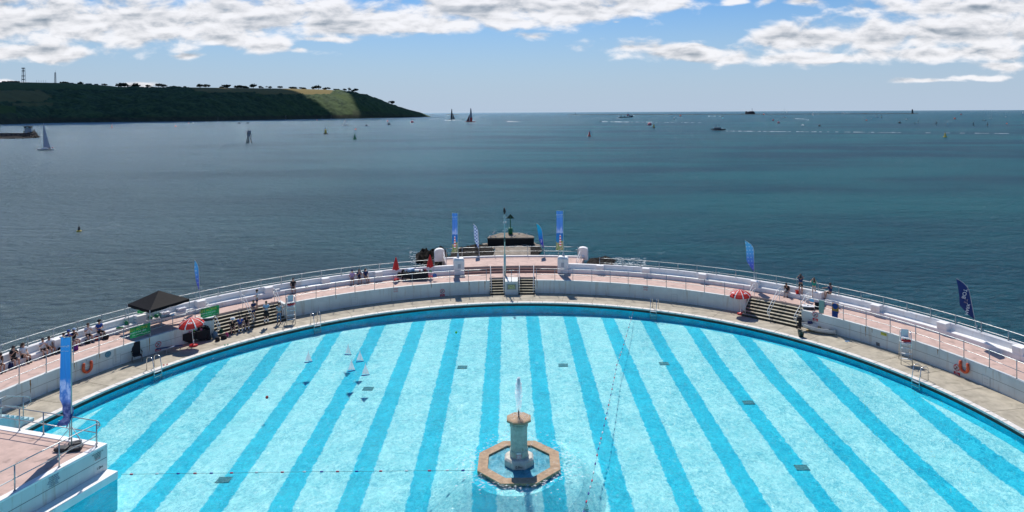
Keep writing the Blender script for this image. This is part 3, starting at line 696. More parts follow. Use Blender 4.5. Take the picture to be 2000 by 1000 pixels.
# ---------------------------------------------------------------- fountain
FY = 32.4; FXc = -.83; FZ = -.335
ft = thing('fountain', 'octagonal stone fountain with a water jet in the middle of the pool', 'fountain', (FXc, FY, 0), R(1))
STONE = mat('fountain_stone', (.40, .27, .165), .8, .2, 4, .3, 20, stain=(.6, .55, .45), stain_amt=.5, stain_scale=(3, 3, 1))
WSTONE = mat('pale_stone', (.62, .58, .50), .8, .15, 3, .3, 20, stain=(.35, .33, .25), stain_amt=.5, stain_scale=(3, 3, 2))
GSTONE = mat('green_stained_stone', (.44, .50, .42), .75, .2, 3, .3, 20, stain=(.25, .16, .07), stain_amt=.7, stain_scale=(2.5, 2.5, .7))
o8 = R(22.5); k8 = 1/math.cos(R(22.5))
def oct_ring(ri, ro, z0, z1):
    q = MB(); vs = []
    for r_, z in ((ri, z0), (ro, z0), (ro, z1), (ri, z1)): vs += [(r_*k8*math.cos(o8+R(45)*i), r_*k8*math.sin(o8+R(45)*i), z) for i in range(8)]
    for a in range(4):
        b = (a+1) % 4
        q.f += [[a*8+i, a*8+(i+1) % 8, b*8+(i+1) % 8, b*8+i] for i in range(8)]
    q.v = vs; q.mi = [0]*len(q.f); q.sm = [False]*len(q.f); return q
fixn(oct_ring(1.50, 1.98, -.42, FZ+.03).build('kerb', STONE, ft)); fixn(oct_ring(.7, 1.0, -1.95, -.421).build('foot', mat('foot_pale', (.33, .84, .84), .6), ft))
q = MB(); q.lathe([(1.5*k8, -.42), (1.5*k8, -.40)], n=8, rot=o8); q.build('basin', mat('basin_blue', (.12, .46, .55), .35, .2, 3), ft)
q = MB(); q.lathe([(.70*k8, -.40), (.70*k8, -.12), (.62*k8, -.02), (.42*k8, 0.)], n=8, rot=o8); q.build('plinth', WSTONE, ft, bevel=.02)
q = MB(); q.lathe([(.44*k8, -.01), (.44*k8, .28), (.405*k8, .32), (.405*k8, 1.42), (.44*k8, 1.46), (.44*k8, 1.54), (.41*k8, 1.56), (.41*k8, 1.68)], n=8, rot=o8); q.build('shaft', GSTONE, ft)
q = MB(); q.lathe([(.50*k8, 1.66), (.585*k8, 1.70), (.585*k8, 1.80), (.52*k8, 1.83), (.3*k8, 1.84)], n=8, rot=o8); q.build('cap', STONE, ft)
q = MB(); q.tube((0, 0, 1.83), (-.01, 0, 2.12), .035, 8); q.tube((-.01, 0, 2.1), (-.02, 0, 2.2), .02, 8); q.build('nozzle', BLACK, ft)
q = MB(); q.box((0, -.452, .14), (.22, .012, .34)); q.build('sign', mat('sign_white', (.75, .76, .74), .5), ft)
for i, s in enumerate(('DANGER', 'DO NOT', 'CLIMB')): text(s, .075, INKR, ft, 'lettering', Matrix.Translation((0, -.462, .2-i*.085)) @ Matrix.Rotation(R(90), 4, 'X'), .003)
text('0.9m', .17, INK, ft, 'lettering', Matrix.Translation((0, -.708, -.26)) @ Matrix.Rotation(R(90), 4, 'X'), .003)
SPRAY = spray_mat()
q = MB(); q.smooth = True; rnd = random.Random(3)
def fleck(q, c, sz, tall=1.):
    a = Vector((rnd.gauss(0, 1), rnd.gauss(0, 1), rnd.gauss(0, .5))).normalized()*sz; b_ = Vector((rnd.gauss(0, .35), rnd.gauss(0, .35), 1)).normalized()*sz*tall
    q.add([c-b_, c+a*rnd.uniform(.5, 1), c+b_*rnd.uniform(.6, 1.2), c-a*rnd.uniform(.5, 1)], [(0, 1, 2, 3)])
for i in range(2400):
    z = rnd.random()**.8; hgt = 1.9+z*1.84
    w_ = .05+.19*math.sin(min(1, (1-z)*2.0)*math.pi/2)*(.35+.65*z)
    a = rnd.random()*6.28; r_ = w_*rnd.random()**.75; fleck(q, Vector((r_*math.cos(a), r_*math.sin(a), hgt)), rnd.uniform(.010, .038)*(.35+z), 1.6)
for i in range(260):   # splash on the cap and water falling off its edge
    a = rnd.random()*6.28; r_ = .5*math.sqrt(rnd.random()); fleck(q, Vector((r_*math.cos(a), r_*math.sin(a), 1.86+rnd.random()*.06)), rnd.uniform(.012, .035), .5)
for i in range(200):
    a = rnd.random()*6.28; r_ = .62+rnd.random()*.12; q.ball((r_*math.cos(a), r_*math.sin(a), rnd.uniform(-.3, 1.7)), rnd.uniform(.004, .008), 4, (1, 1, 6))
q.build('water_jet', SPRAY, ft)
FOAM = foam_mat()
q = MB(); rnd = random.Random(5)
for i in range(900):
    a = rnd.random()*6.28; r_ = 2.03+abs(rnd.gauss(0, .55)); s_ = rnd.uniform(.008, .042)
    if rnd.random() > .25+.4*abs(math.sin(a*2.3+1))+(.2 if math.sin(a) < 0 else 0): continue
    x, y = FXc+r_*math.cos(a), FY+r_*math.sin(a)
    pts = [(x+s_*rnd.uniform(.5, 1.6)*math.cos(b)*1.6, y+s_*rnd.uniform(.4, 1.3)*math.sin(b), WATER+.012) for b in [k*6.28/6 for k in range(6)]]
    q.add(pts, [(0, 1, 2, 3, 4, 5)])
tag(q.build('foam', FOAM), 'white foam flecks churning on the water round the fountain', 'foam', kind='stuff')
# ---------------------------------------------------------------- things in and on the pool
def at_floor(u, v):
    z = -1.3
    for _ in range(6): z = pool_floor_z(at(u, v, z).y, at(u, v, z).x)
    p = at(u, v, z+.012); return p
GRATE = mat('grate_dark', (.07, .30, .33), .8, .4, 14)
g0 = None
for u, v, lb in ((903, 717, 'dark floor grate beyond the fountain, left of the middle stripes'), (1100, 713, 'dark floor grate between two stripes beyond the fountain'), (1297, 710, 'dark floor grate right of the hanging lane rope'), (1462, 786, 'dark floor grate on a stripe in the right half of the pool'),
                 (1566, 913, 'largest dark floor grate, lower right of the pool'), (437, 937, 'dark floor grate just below the lane rope on the left'), (1134, 989, 'floor grate at the bottom edge, right of the fountain'), (719, 759, 'faint dark grate below the model yachts'), (1014, 992, 'floor grate straight in front of the fountain')):
    p = at_floor(u, v)
    if g0 is None:
        q = MB()
        for i in range(9): q.box((-.36+i*.09, 0, 0), (.05, .5, .03))
        for y_ in (-.26, .26): q.box((0, y_, 0), (.82, .05, .03))
        q.box((0, 0, -.008), (.8, .5, .01)); g0 = q.build('floor_grate', GRATE, loc=p); g0.scale = (.85, .85, 1); tag(g0, lb, 'grate', 'grates in the pool floor')
    else: c = g0.copy(); COL.objects.link(c); c.location = p; c['label'] = lb
FLOATC = [mat('float_red', (.6, .03, .08), .5), mat('float_blue', (.02, .06, .35), .5), mat('float_white', (.7, .7, .7), .5)]
ROPE = mat('rope_dark', (.10, .16, .2), .8)
def lane_rope(pts, n, label, seq):
    t = thing('lane_rope', label, 'lane rope', group='lane ropes floating on the pool')
    P = [at(u, v, WATER+.015) for u, v in pts]
    q = MB(); q.path(P, .007, 5); q.build('rope', ROPE, t)
    L = [0]
    for a, b in zip(P, P[1:]): L.append(L[-1]+(b-a).length)
    base = {}
    for i in range(n):
        s_ = L[-1]*(i+.5+.25*math.sin(i*7.3))/n; k_ = max(j for j in range(len(L)-1) if L[j] <= s_)
        f = (s_-L[k_])/(L[k_+1]-L[k_]); p = P[k_].lerp(P[k_+1], f); dr = (P[k_+1]-P[k_])
        c_ = seq[i % len(seq)]
        if c_ not in base:
            q = MB(); q.smooth = True; q.lathe([(.012, -.08), (.034, -.065), (.038, 0), (.034, .065), (.012, .08)], n=8)
            base[c_] = o = q.build('float', FLOATC[c_], t)
        else: o = base[c_].copy(); COL.objects.link(o); o.parent = t
        o.location = p; o.rotation_euler = dr.to_track_quat('Z', 'Y').to_euler()
lane_rope([(236, 926.5), (300, 925.5), (430, 924), (600, 921.5), (760, 920), (930, 918.5)], 17, 'straight lane rope with few floats, from the pink platform to the fountain', [0, 2, 1, 0, 1, 0, 2])
lane_rope([(1237, 608), (1228, 640), (1216, 680), (1205, 712), (1195, 762), (1187, 800), (1178, 840), (1168, 880), (1156, 940), (1140, 1000), (1128, 1050)], 46, 'slack lane rope with red and blue floats hanging from the far wall', [0, 1, 2, 0, 2, 1])
# model yachts
NAVYP = mat('navy_gloss', (.015, .05, .22), .25, .1); SAILW = mat('sail_cloth', (.80, .79, .80), .6, .05, 3, trans=.3); ALU = mat('alu_mast', (.5, .5, .52), .4)
def hull_mb(L, B, D, bow=1., n=14, fb=.5):
    """boat hull along x, bow at +x, deck at z=0, keel at -D"""
    q = MB(); q.smooth = False; vs = []; m_ = 7
    for i in range(n+1):
        s = i/n; w_ = B/2*min(1, (1-s**2.6)**.75*(0.72+.28*math.sin(min(1, s*1.6)*math.pi/2))) if s < 1 else .004
        zt_ = .12*D*(s**2)*2; x = -L/2+L*s
        for j in range(m_):
            a = math.pi*j/(m_-1); vs.append((x+(.0 if j in (0, m_-1) else -.04*L*s*math.sin(a)), -w_*math.cos(a), zt_-(D+zt_)*math.sin(a)**.8*(1-.35*s**3)))
    fs = [(i*m_+j, i*m_+j+1, (i+1)*m_+j+1, (i+1)*m_+j) for i in range(n) for j in range(m_-1)]
    fs += [tuple(range(m_))] + [(i*m_, (i+1)*m_, (i+1)*m_+m_-1, i*m_+m_-1) for i in range(n)]
    q.add(vs, fs); return q
def sail(q, p, n=6, camber=.06, nrm=(0, 1, 0)):
    """triangular cambered sail: tack, clew, head"""
    a, b, c = [Vector(x) for x in p]; vs = []; idx = {}; nr = Vector(nrm)
    for i in range(n+1):
        for j in range(n+1-i):
            u_, v_ = i/n, j/n; pt = a*(1-u_-v_)+b*u_+c*v_; idx[i, j] = len(vs); vs.append(pt+nr*camber*4*u_*(1-u_-v_)*(1-v_*.4))
    fs = []
    for i in range(n):
        for j in range(n-i):
            fs.append((idx[i, j], idx[i+1, j], idx[i, j+1]))
            if i+j < n-1: fs.append((idx[i+1, j], idx[i+1, j+1], idx[i, j+1]))
    q.smooth = True; q.add(vs, fs)
my = thing('model_yacht', 'white-sailed model yacht nearest the wall, farthest left of the five', 'model yacht', at(602.5, 708, WATER), R(15), 'model yachts sailing on the pool')
fixn(hull_mb(.62, .13, .07).build('hull', NAVYP, my, loc=(0, 0, .05)))
q = MB(); q.tube((.04, 0, .04), (.02, 0, 1.0), .006, 5); q.tube((.04, 0, .13), (-.26, .02, .13), .005, 5); q.build('mast', ALU, my)
q = MB(); sail(q, [(.035, 0, .14), (-.26, .03, .14), (.022, 0, .97)], camber=.03); q.build('mainsail', SAILW, my)
q = MB(); sail(q, [(.28, 0, .09), (.06, .03, .11), (.03, 0, .78)], camber=.025); q.build('jib', SAILW, my); my.scale = (.86,)*3
for u, v, rz, lb in ((680, 693.5, -10, 'model yacht at the far end of the group, broad white sails'), (703, 707, 12, 'model yacht seen nearly edge-on with thin sails, right of the group'), (686.5, 725.5, 28, 'smallest-looking model yacht heeling in front of the group'), (714, 733.5, 12, 'model yacht nearest the camera in the group, small bow wave')):
    dup(my, at(u, v, WATER), R(rz), lb)
for u, v, m_, nm in ((891, 650, mat('ball_green', (.12, .62, .05), .4), 'small bright green ball floating near the far wall'), (521.5, 777, mat('ball_red', (.6, .05, .03), .4), 'small red ball floating in the left half of the pool')):
    q = MB(); q.smooth = True; q.ball((0, 0, .03), .09, 12); q.tube((0, 0, .1), (0, 0, .135), .02, 6); tag(q.build('ball', m_, loc=at(u, v, WATER)), nm, 'ball', 'balls floating in the pool')
# pool ladders
POL = mat('polished_steel', (.62, .63, .64), .22, .05, metal=.9)
def ladder(t_, label):
    p = pol(R1, t_, 0); t = thing('pool_ladder', label, 'ladder', (p.x, p.y, 0), -t_, 'steel ladders round the pool rim')
    for s_ in (-.26, .26):
        q = MB(); q.smooth = True
        pts = [(s_, .62, 0)]+[(s_, .62-.0*k, .7) for k in (0,)]+[(s_, .60-.28*math.sin(k*math.pi/6)*0-.30*(1-math.cos(k*math.pi/6))/1.0, .72+.14*math.sin(k*math.pi/6)) for k in range(1, 6)]+[(s_, -.12, .1), (s_, -.14, -1.2)]
        q.path(pts, .024, 7); q.build('side_rail', POL, t)
    for k in range(4):
        q = MB(); q.box((0, -.13, -.08-.28*k), (.5, .10, .035)); q.build('tread', WSTEEL if k == 0 else POL, t)
ladder(th(304, 722), 'steel pool ladder on the left, near the reclining garden chair')
ladder(th(619, 633), 'steel pool ladder right of the left lifeguard chair')
ladder(th(1275, 607.5), 'steel pool ladder below the right-hand DEEP END sign')
ladder(th(1787, 743), 'steel pool ladder in front of the right lifeguard chair')
# lifeguard chairs
def guard_chair(p, rz, label):
    t = thing('lifeguard_chair', label, 'lifeguard chair', p, rz, 'tall steel lifeguard chairs')
    for s_ in (-.33, .33):
        q = MB(); q.smooth = True
        q.path([(s_, .62, 0), (s_*.92, .42, 1.30), (s_*.9, .38, 1.78), (s_*.9, .30, 1.96), (s_*.9, .12, 2.05), (s_*.9, -.14, 2.0), (s_*.9, -.24, 1.8), (s_*.92, -.26, 1.35), (s_, -.48, 0)], .026, 7); q.build('side_frame', POL, t)
    for k in range(3):
        z = .38+.33*k; q = MB(); q.box((0, -.48+.16*z, z), (.62, .13, .03)); q.build('step', WSTEEL, t)
    q = MB(); q.box((0, .56, .45), (.62, .05, .03)); q.build('brace', POL, t)
    q = MB(); q.box((0, .06, 1.33), (.62, .72, .04)); q.build('platform', WSTEEL, t)
    s = MB(); s.box((0, .12, 1.62), (.46, .42, .05)); s.box((0, .34, 1.86), (.44, .05, .48), M=Matrix.Rotation(R(-10), 3, 'X')); s.build('seat', WSTEEL, t, bevel=.02)
    q = MB(); q.tube((0, .12, 1.35), (0, .12, 1.6), .05, 8); q.build('pedestal', POL, t)
    q = MB(); q.smooth = True; q.path([(-.3, -.05, 1.5), (-.1, -.1, 1.46), (.12, -.08, 1.48), (.34, .0, 1.47)], .085, 8); o = q.build('rescue_tube', REDP, t)
    return t
p = at(1769, 708, 0); guard_chair(p, R(22)*-1, 'tall lifeguard chair on the right deck with a red rescue tube')
p = at(568, 630, 0); guard_chair(p, R(24), 'tall lifeguard chair on the left deck beside the woman in blue')
# U floats and signs on the retaining wall
def on_wall(name, u, v, label, cat, grp, bld):
    p = cyl(u, v, R2-.012); t_ = math.atan2(p.x-PC.x, p.y-PC.y)
    t = thing(name, label, cat, p, -t_, grp); bld(t); return t
def ufloat(t):
    q = MB(); q.smooth = True
    pts = [(-.24*(1 if True else 1), -.09, .30)]+[(-.26, -.09, .12)]+[(-.26*math.cos(a), -.09, .0-.26*math.sin(a)) for a in [R(x) for x in range(0, 181, 20)]]+[(.26, -.09, .12), (.24, -.09, .30)]
    q.path(pts, .085, 10); q.ball((-.24, -.09, .30), .087, 8); q.ball((.24, -.09, .30), .087, 8); q.build('float', ORANGE, t)
    q = MB(); q.path([(0, -.02, .45), (.02, -.05, .25), (.2, -.09, .1)], .012, 5); q.box((0, -.02, .46), (.05, .04, .05)); q.build('hook', GREY, t)
on_wall('u_float', 169, 718, 'orange U-shaped rescue float hanging on the left wall', 'rescue float', 'orange rescue floats on the wall', ufloat)
on_wall('u_float', 1885, 718, 'orange U-shaped rescue float hanging on the right wall', 'rescue float', 'orange rescue floats on the wall', ufloat)
SWH = mat('sign_board', (.62, .64, .64), .6, .05)
def facing(M_=None, x=0, z=0, y=-.02): return Matrix.Translation((x, y, z)) @ Matrix.Rotation(R(90), 4, 'X')
def nodive(t):
    q = MB(); q.box((0, 0, 0), (.46, .012, .72)); q.build('board', SWH, t)
    q = MB(); q.path([(.19*math.cos(a), -.014, .13+.19*math.sin(a)) for a in [k*6.2832/24 for k in range(24)]], .022, 5, closed=True); q.tube((-.13, -.014, .27), (.13, -.014, -.0), .018, 5); q.build('ring', INKR, t)
    q = MB(); q.smooth = True; q.path([(.1, -.012, .2), (.02, -.012, .17), (-.06, -.012, .09), (-.02, -.012, .02)], .022, 5); q.ball((-.1, -.012, .03), .028, 6); q.build('diver', INK, t)
    q = MB(); q.box((0, -.008, -.24), (.42, .012, .20)); q.build('panel', INKR, t)
    text('NO', .09, INKW, t, 'lettering', facing(z=-.195, y=-.017)); text('DIVING', .09, INKW, t, 'lettering', facing(z=-.285, y=-.017))
SG = 'signs on the retaining wall'
on_wall('no_diving_sign', 309, 676, 'red NO DIVING sign on the wall beside the blue folding bench', 'sign', SG, nodive)
on_wall('no_diving_sign', 864, 571.5, 'red NO DIVING sign on the wall left of the middle steps', 'sign', SG, nodive)
on_wall('no_diving_sign', 1592.5, 618, 'red NO DIVING sign on the wall above the dinghy', 'sign', SG, nodive)
on_wall('no_diving_sign', 1869, 722, 'red NO DIVING sign on the wall next to the right orange float', 'sign', SG, nodive)
def deepend(t):
    q = MB(); q.box((0, 0, 0), (.50, .012, .52)); q.build('board', SWH, t)
    text('DEEP', .19, INKR, t, 'lettering', facing(z=.11, y=-.012), .004); text('END', .19, INKR, t, 'lettering', facing(z=-.10, y=-.012), .004)
on_wall('deep_end_sign', 773, 566.8, 'DEEP END sign in red letters left of the middle steps', 'sign', SG, deepend)
on_wall('deep_end_sign', 1261, 563.6, 'DEEP END sign in red letters right of the middle steps', 'sign', SG, deepend)
def yellow(t):
    q = MB(); q.box((0, 0, 0), (.42, .012, .20)); q.build('board', mat('sign_yellow', (.62, .55, .08), .6), t)
    text('CAUTION', .08, INK, t, 'lettering', facing(z=.02, y=-.012)); q = MB(); q.box((-.28, 0, 0), (.12, .012, .2)); q.build('pictogram', SWH, t)
on_wall('warning_sign', 1726, 652.5, 'small yellow warning sign on the right wall', 'sign', SG, yellow)
def rnd_sign(t):
    q = MB(); q.tube((0, .01, 0), (0, -.012, 0), .2, 24); q.build('disc', mat('disc_blue', (.06, .18, .26), .5), t)
    q = MB(); q.path([(.13*math.cos(a), -.015, .13*math.sin(a)) for a in [k*6.2832/20 for k in range(20)]], .012, 4, closed=True); q.path([(-.1, -.015, .0), (-.03, -.015, .05), (.04, -.015, -.02), (.1, -.015, .04)], .015, 4); q.build('emblem', mat('disc_emblem', (.2, .4, .46), .5), t)
on_wall('round_plaque', 211, 692, 'round blue plaque on the wall right of the left orange float', 'plaque', None, rnd_sign)
def hatch(t):
    q = MB(); q.box((0, .004, 0), (.5, .02, .6)); q.build('panel', WALLP, t, bevel=.008)
    q = MB()
    for a, b, c, d_ in ((0, .3, .52, .015), (0, -.3, .52, .015), (-.25, 0, .015, .6), (.25, 0, .015, .6), (0, .12, .3, .012), (0, -.12, .3, .012)): q.box((a, -.006, b), (c, .008, d_))
    q.build('frame', mat('hatch_grey', (.33, .38, .38), .6), t)
for u, v, lb in ((228, 702, 'faint square panel on the wall right of the round blue plaque'), (692, 588, 'faint square panel on the wall below the three seated women'), (1317, 581.5, 'faint square panel on the wall above the far-right stripe ends'), (1926, 744, 'faint square panel on the wall right of the right orange float')): on_wall('wall_panel', u, v, lb, 'panel', 'square panels set in the wall', hatch)
def vent(t):
    q = MB(); q.box((0, 0, 0), (.26, .014, .24)); q.build('recess', mat('vent_dark', (.05, .045, .035), .9), t)
    q = MB(); [q.box((0, -.01, -.09+.045*i), (.26, .012, .012)) for i in range(5)]; q.build('grille', GREY, t)
on_wall('wall_vent', 1714.5, 672.5, 'small dark vent low in the right wall', 'vent', None, vent)
# rust streaks below posts are in the wall paint
# ---------------------------------------------------------------- mast with cameras in the middle
p = at(986, 537, Z1); t = thing('camera_mast', 'tall thin pale green mast with a black camera head beside the maroon steps', 'mast', p)
TEAL = mat('pale_green_paint', (.42, .62, .58), .5, .1)
q = MB(); q.smooth = True; q.tube((0, 0, 0), (0, 0, 1.9), .11, 10); q.tube((0, 0, 1.9), (0, 0, 2.), .11, 10, .055); q.tube((0, 0, 1.95), (0, 0, 5.8), .055, 10); q.build('pole', TEAL, t)
q = MB(); q.box((0, -.09, 3.4), (.16, .12, .4)); q.build('box', mat('box_dark', (.06, .10, .09), .5), t)
q = MB(); q.box((0, 0, 4.2), (.34, .06, .05)); q.box((0, 0, 5.0), (.3, .3, .12)); q.build('bracket', GREY, t)
q = MB(); q.smooth = True; q.ball((0, 0, 6.1), .15, 10); q.tube((0, 0, 5.8), (0, 0, 6.0), .06, 8, .1); q.tube((-.02, -.05, 6.2), (-.02, -.05, 6.42), .1, 8, .06); q.build('camera', BLACK, t)
# ---------------------------------------------------------------- red sunshades
def umbrella_open(p, label, tilt, logo):
    t = thing('sunshade', label, 'umbrella', p, 0, 'open red sunshades on the deck')
    M = Matrix.Rotation(tilt, 3, 'X') @ Matrix.Rotation(R(-3), 3, 'Y'); zc = 2.02
    q = MB(); q.smooth = True; q.tube((0, 0, .12), M @ Vector((0, 0, zc)), .022, 8); q.tube((0, 0, .1), (0, 0, .45), .04, 8); q.build('pole', WSTEEL, t)
    q = MB(); q.smooth = True; q.lathe([(.05, .0), (.27, .01), (.30, .06), (.26, .12), (.08, .17), (.05, .2)], n=16); q.build('base', REDP, t)
    n = 8; vs = [M @ Vector((0, 0, zc+.05))]; fs = []; rad = .86
    rings = [(.28, .0), (.55, -.09), (.80, -.22), (1., -.38)]
    for k, (f, dz) in enumerate(rings):
        for i in range(n*2):
            a = 6.2832*i/(n*2); odd = i % 2; r_ = rad*f*(1 if not odd else .955); vs.append(M @ Vector((r_*math.cos(a), r_*math.sin(a), zc+dz+(-.0 if not odd else -.01))))
    m2 = n*2
    fs += [(0, 1+i, 1+(i+1) % m2) for i in range(m2)]
    for k in range(3): fs += [(1+k*m2+i, 1+(k+1)*m2+i, 1+(k+1)*m2+(i+1) % m2, 1+k*m2+(i+1) % m2) for i in range(m2)]
    k0 = 1+3*m2
    for i in range(m2): v = vs[k0+i]; vs.append(v+M@Vector((0, 0, -.12)))
    k1 = k0+m2; fs += [(k0+i, k1+i, k1+(i+1) % m2, k0+(i+1) % m2) for i in range(m2)]
    q = MB(); q.smooth = False; q.add(vs, fs); q.build('canopy', RED, t)
    q = MB()
    for i in range(n):
        a = 6.2832*i/n; pts = [M @ Vector((rad*f*math.cos(a), rad*f*math.sin(a), zc+dz+.012)) for f, dz in [(.12, .03)]+rings]; pts.append(pts[-1]+M@Vector((.01*math.cos(a), .01*math.sin(a), -.12)))
        sd_ = Vector((-math.sin(a), math.cos(a), 0))
        for f0, a0, b0 in zip([.012, .02, .028, .034, .04], pts, pts[1:]): q.add([a0-sd_*f0, a0+sd_*f0, b0+sd_*(f0+.006), b0-sd_*(f0+.006)], [(0, 1, 2, 3)])
    q.build('stripes', INKW, t)
    for i, a in enumerate([6.2832*(k+.5)/n for k in range(n)]):
        if not logo[i % len(logo)]: continue
        c = Vector((math.cos(a)*.66, math.sin(a)*.66, zc-.12)); sl = Vector((math.cos(a)*.45, math.sin(a)*.45, -.24)).normalized(); up_ = -sl; xr = Vector((-math.sin(a), math.cos(a), 0)); nr = xr.cross(up_)
        M4 = Matrix(((xr.x, up_.x, nr.x, c.x), (xr.y, up_.y, nr.y, c.y), (xr.z, up_.z, nr.z, c.z), (0, 0, 0, 1)))
        q = MB(); q.lathe([(.12, .02), (.12, .03)], n=14); o = q.build('emblem', INKW, t); o.matrix_basis = M.to_4x4() @ M4 @ Matrix.Diagonal((1.25, .6, 1, 1))
        q = MB(); q.lathe([(.05, .031), (.05, .036)], n=10); o2 = q.build('emblem_centre', REDP, o)
    return t
umbrella_open(at(378, 676, 0), 'open red and white sunshade on the left deck, in front of the tables', R(4), [1, 0])
umbrella_open(at(1447, 614, 0), 'open red and white sunshade beside the right steps', R(2), [1, 0])
def umbrella_closed(p, label, h_=2.15):
    t = thing('closed_sunshade', label, 'umbrella', p, 0, 'closed red sunshades on the terrace')
    q = MB(); q.smooth = True; q.tube((0, 0, .1), (0, 0, h_-.2), .022, 8); q.build('pole', WSTEEL, t)
    q = MB(); q.smooth = True; q.lathe([(.05, .0), (.27, .01), (.30, .06), (.26, .12), (.08, .17), (.05, .2)], n=16); q.build('base', REDP, t)
    q = MB(); q.smooth = True; n = 16; vs = []; prof = [(.26, 1.0), (.25, 1.12), (.17, 1.55), (.09, 1.9), (.035, h_-.02), (.01, h_)]
    for k, (r_, z) in enumerate(prof): vs += [(r_*(1+.28*math.cos(4*6.2832*i/n)*(1-k/6))*math.cos(6.2832*i/n), r_*(1+.28*math.cos(4*6.2832*i/n)*(1-k/6))*math.sin(6.2832*i/n), z+.05*math.cos(3*6.28*i/n)*(k == 0)) for i in range(n)]
    q.add(vs, [(k*n+i, k*n+(i+1) % n, (k+1)*n+(i+1) % n, (k+1)*n+i) for k in range(len(prof)-1) for i in range(n)]); q.build('canopy', RED, t)
umbrella_closed(at(773.5, 547.5, Z1), 'closed red sunshade left of the black table')
umbrella_closed(at(840, 542, Z1), 'closed red sunshade at the right end of the black table')
# ---------------------------------------------------------------- gazebo
GZ = Z1+1.86
g_f, g_l, g_r = at(292.6, 606.5, GZ), at(249.5, 594, GZ), at(370, 583.5, GZ); g_b = g_l+g_r-g_f
gz = thing('gazebo', 'black pop-up gazebo on thin legs over the left terrace', 'gazebo')
q = MB(); q.smooth = False; cs = [g_f, g_r, g_b, g_l]; cen = (g_f+g_r+g_b+g_l)/4; N = 10; vs = []; 
def gpt(a, b):
    """a, b in 0..1 over the square"""
    p = g_f*(1-a)*(1-b)+g_r*a*(1-b)+g_b*a*b+g_l*(1-a)*b
    e = 1-max(abs(a-.5), abs(b-.5))*2; dg = abs(abs(a-.5)-abs(b-.5))
    z = GZ+.80*e**1.05
    return Vector((p.x, p.y, z))
K_, M_ = 7, 6; fs = []
for k in range(K_+1):
    e = .5*k/K_
    for sd_ in range(4):
        for i in range(M_):
            f = -e+2*e*i/M_; a_, b_ = [(f, -e), (e, f), (-f, e), (-e, -f)][sd_]; vs.append(gpt(.5+a_, .5+b_))
for k in range(K_):
    for i in range(4*M_): j = (i+1) % (4*M_); fs.append((k*4*M_+i, k*4*M_+j, (k+1)*4*M_+j, (k+1)*4*M_+i))
q.add(vs, fs)
BSHEEN = mat('black_canopy', (.007, .007, .009), .75, .2, 3, .5, 6, 0., .15)
fixn(q.build('canopy', BSHEEN, gz))
q = MB()
for a, b in zip(cs, cs[1:]+cs[:1]):
    nseg = 8; vv = []
    for i in range(nseg+1):
        p = a.lerp(b, i/nseg); sag = .02*math.sin(i*2.1); vv += [p, p+Vector((0, 0, -.2+sag))]
    q.add(vv, [(2*i, 2*i+2, 2*i+3, 2*i+1) for i in range(nseg)])
q.build('valance', BSHEEN, gz)
for c_ in cs:
    foot = c_+(cen-c_)*.03; zb = Z1
    rr_ = math.hypot(foot.x-PC.x, foot.y-PC.y)
    if rr_ > R3: zb = Z1+.36
    if rr_ > R3+.5: zb = Z1+.79
    if rr_ > R3+.84:
        k_ = (R3+.7)/rr_; foot = Vector((PC.x+(foot.x-PC.x)*k_, PC.y+(foot.y-PC.y)*k_, 0)); zb = Z1+.79
    if rr_ < R2+.05: k_ = (R2+.12)/rr_; foot = Vector((PC.x+(foot.x-PC.x)*k_, PC.y+(foot.y-PC.y)*k_, 0))
    q = MB(); q.tube((foot.x, foot.y, zb), (c_.x, c_.y, GZ), .024, 6); q.box((foot.x, foot.y, zb+.01), (.09, .09, .02)); q.build('leg', GREY, gz)
for a, b in zip(cs, cs[1:]+cs[:1]):
    a, b = a.lerp(cen, .06)+Vector((0, 0, .0)), b.lerp(cen, .06); q = MB(); mdp = (a+b)/2+Vector((0, 0, -.12))
    q.tube(a+Vector((0, 0, -.1)), mdp+Vector((0, 0, .12)), .012, 5); q.tube(mdp+Vector((0, 0, .12)), b+Vector((0, 0, -.1)), .012, 5); q.build('truss', GREY, gz)
# green banners
def grad_mat(name, stops, z0, z1, extra=None, trans=.35):
    m = bpy.data.materials.new(name); m.use_nodes = True; t = NT(m.node_tree)
    o_ = t.obj(); x, y, z = t.xyz(o_)[:3]
    f = t.m('DIVIDE', t.m('SUBTRACT', z, z0), z1-z0)
    rp = t.n('ShaderNodeValToRGB', i={0: f}); el = rp.color_ramp.elements
    el[0].position = stops[0][0]; el[0].color = (*stops[0][1], 1); el[1].position = stops[-1][0]; el[1].color = (*stops[-1][1], 1)
    for pz_, c in stops[1:-1]: e = el.new(pz_); e.color = (*c, 1)
    c = rp.outputs[0]
    if extra: c = extra(t, c, x, z, f)
    b = t.n('ShaderNodeBsdfPrincipled', i={'Base Color': c, 'Roughness': .75}); tr = t.n('ShaderNodeBsdfTranslucent', i={'Color': c})
    mx = t.n('ShaderNodeMixShader', i={0: trans}); t.put(mx.inputs[1], b.outputs[0]); t.put(mx.inputs[2], tr.outputs[0])
    ou = t.n('ShaderNodeOutputMaterial'); t.nt.links.new(mx.outputs[0], ou.inputs[0]); return m
GB = mat('banner_green', (.02, .30, .09), .6, .35, 2.2, trans=.25); YEL = mat('banner_yellow', (.55, .50, .05), .6)
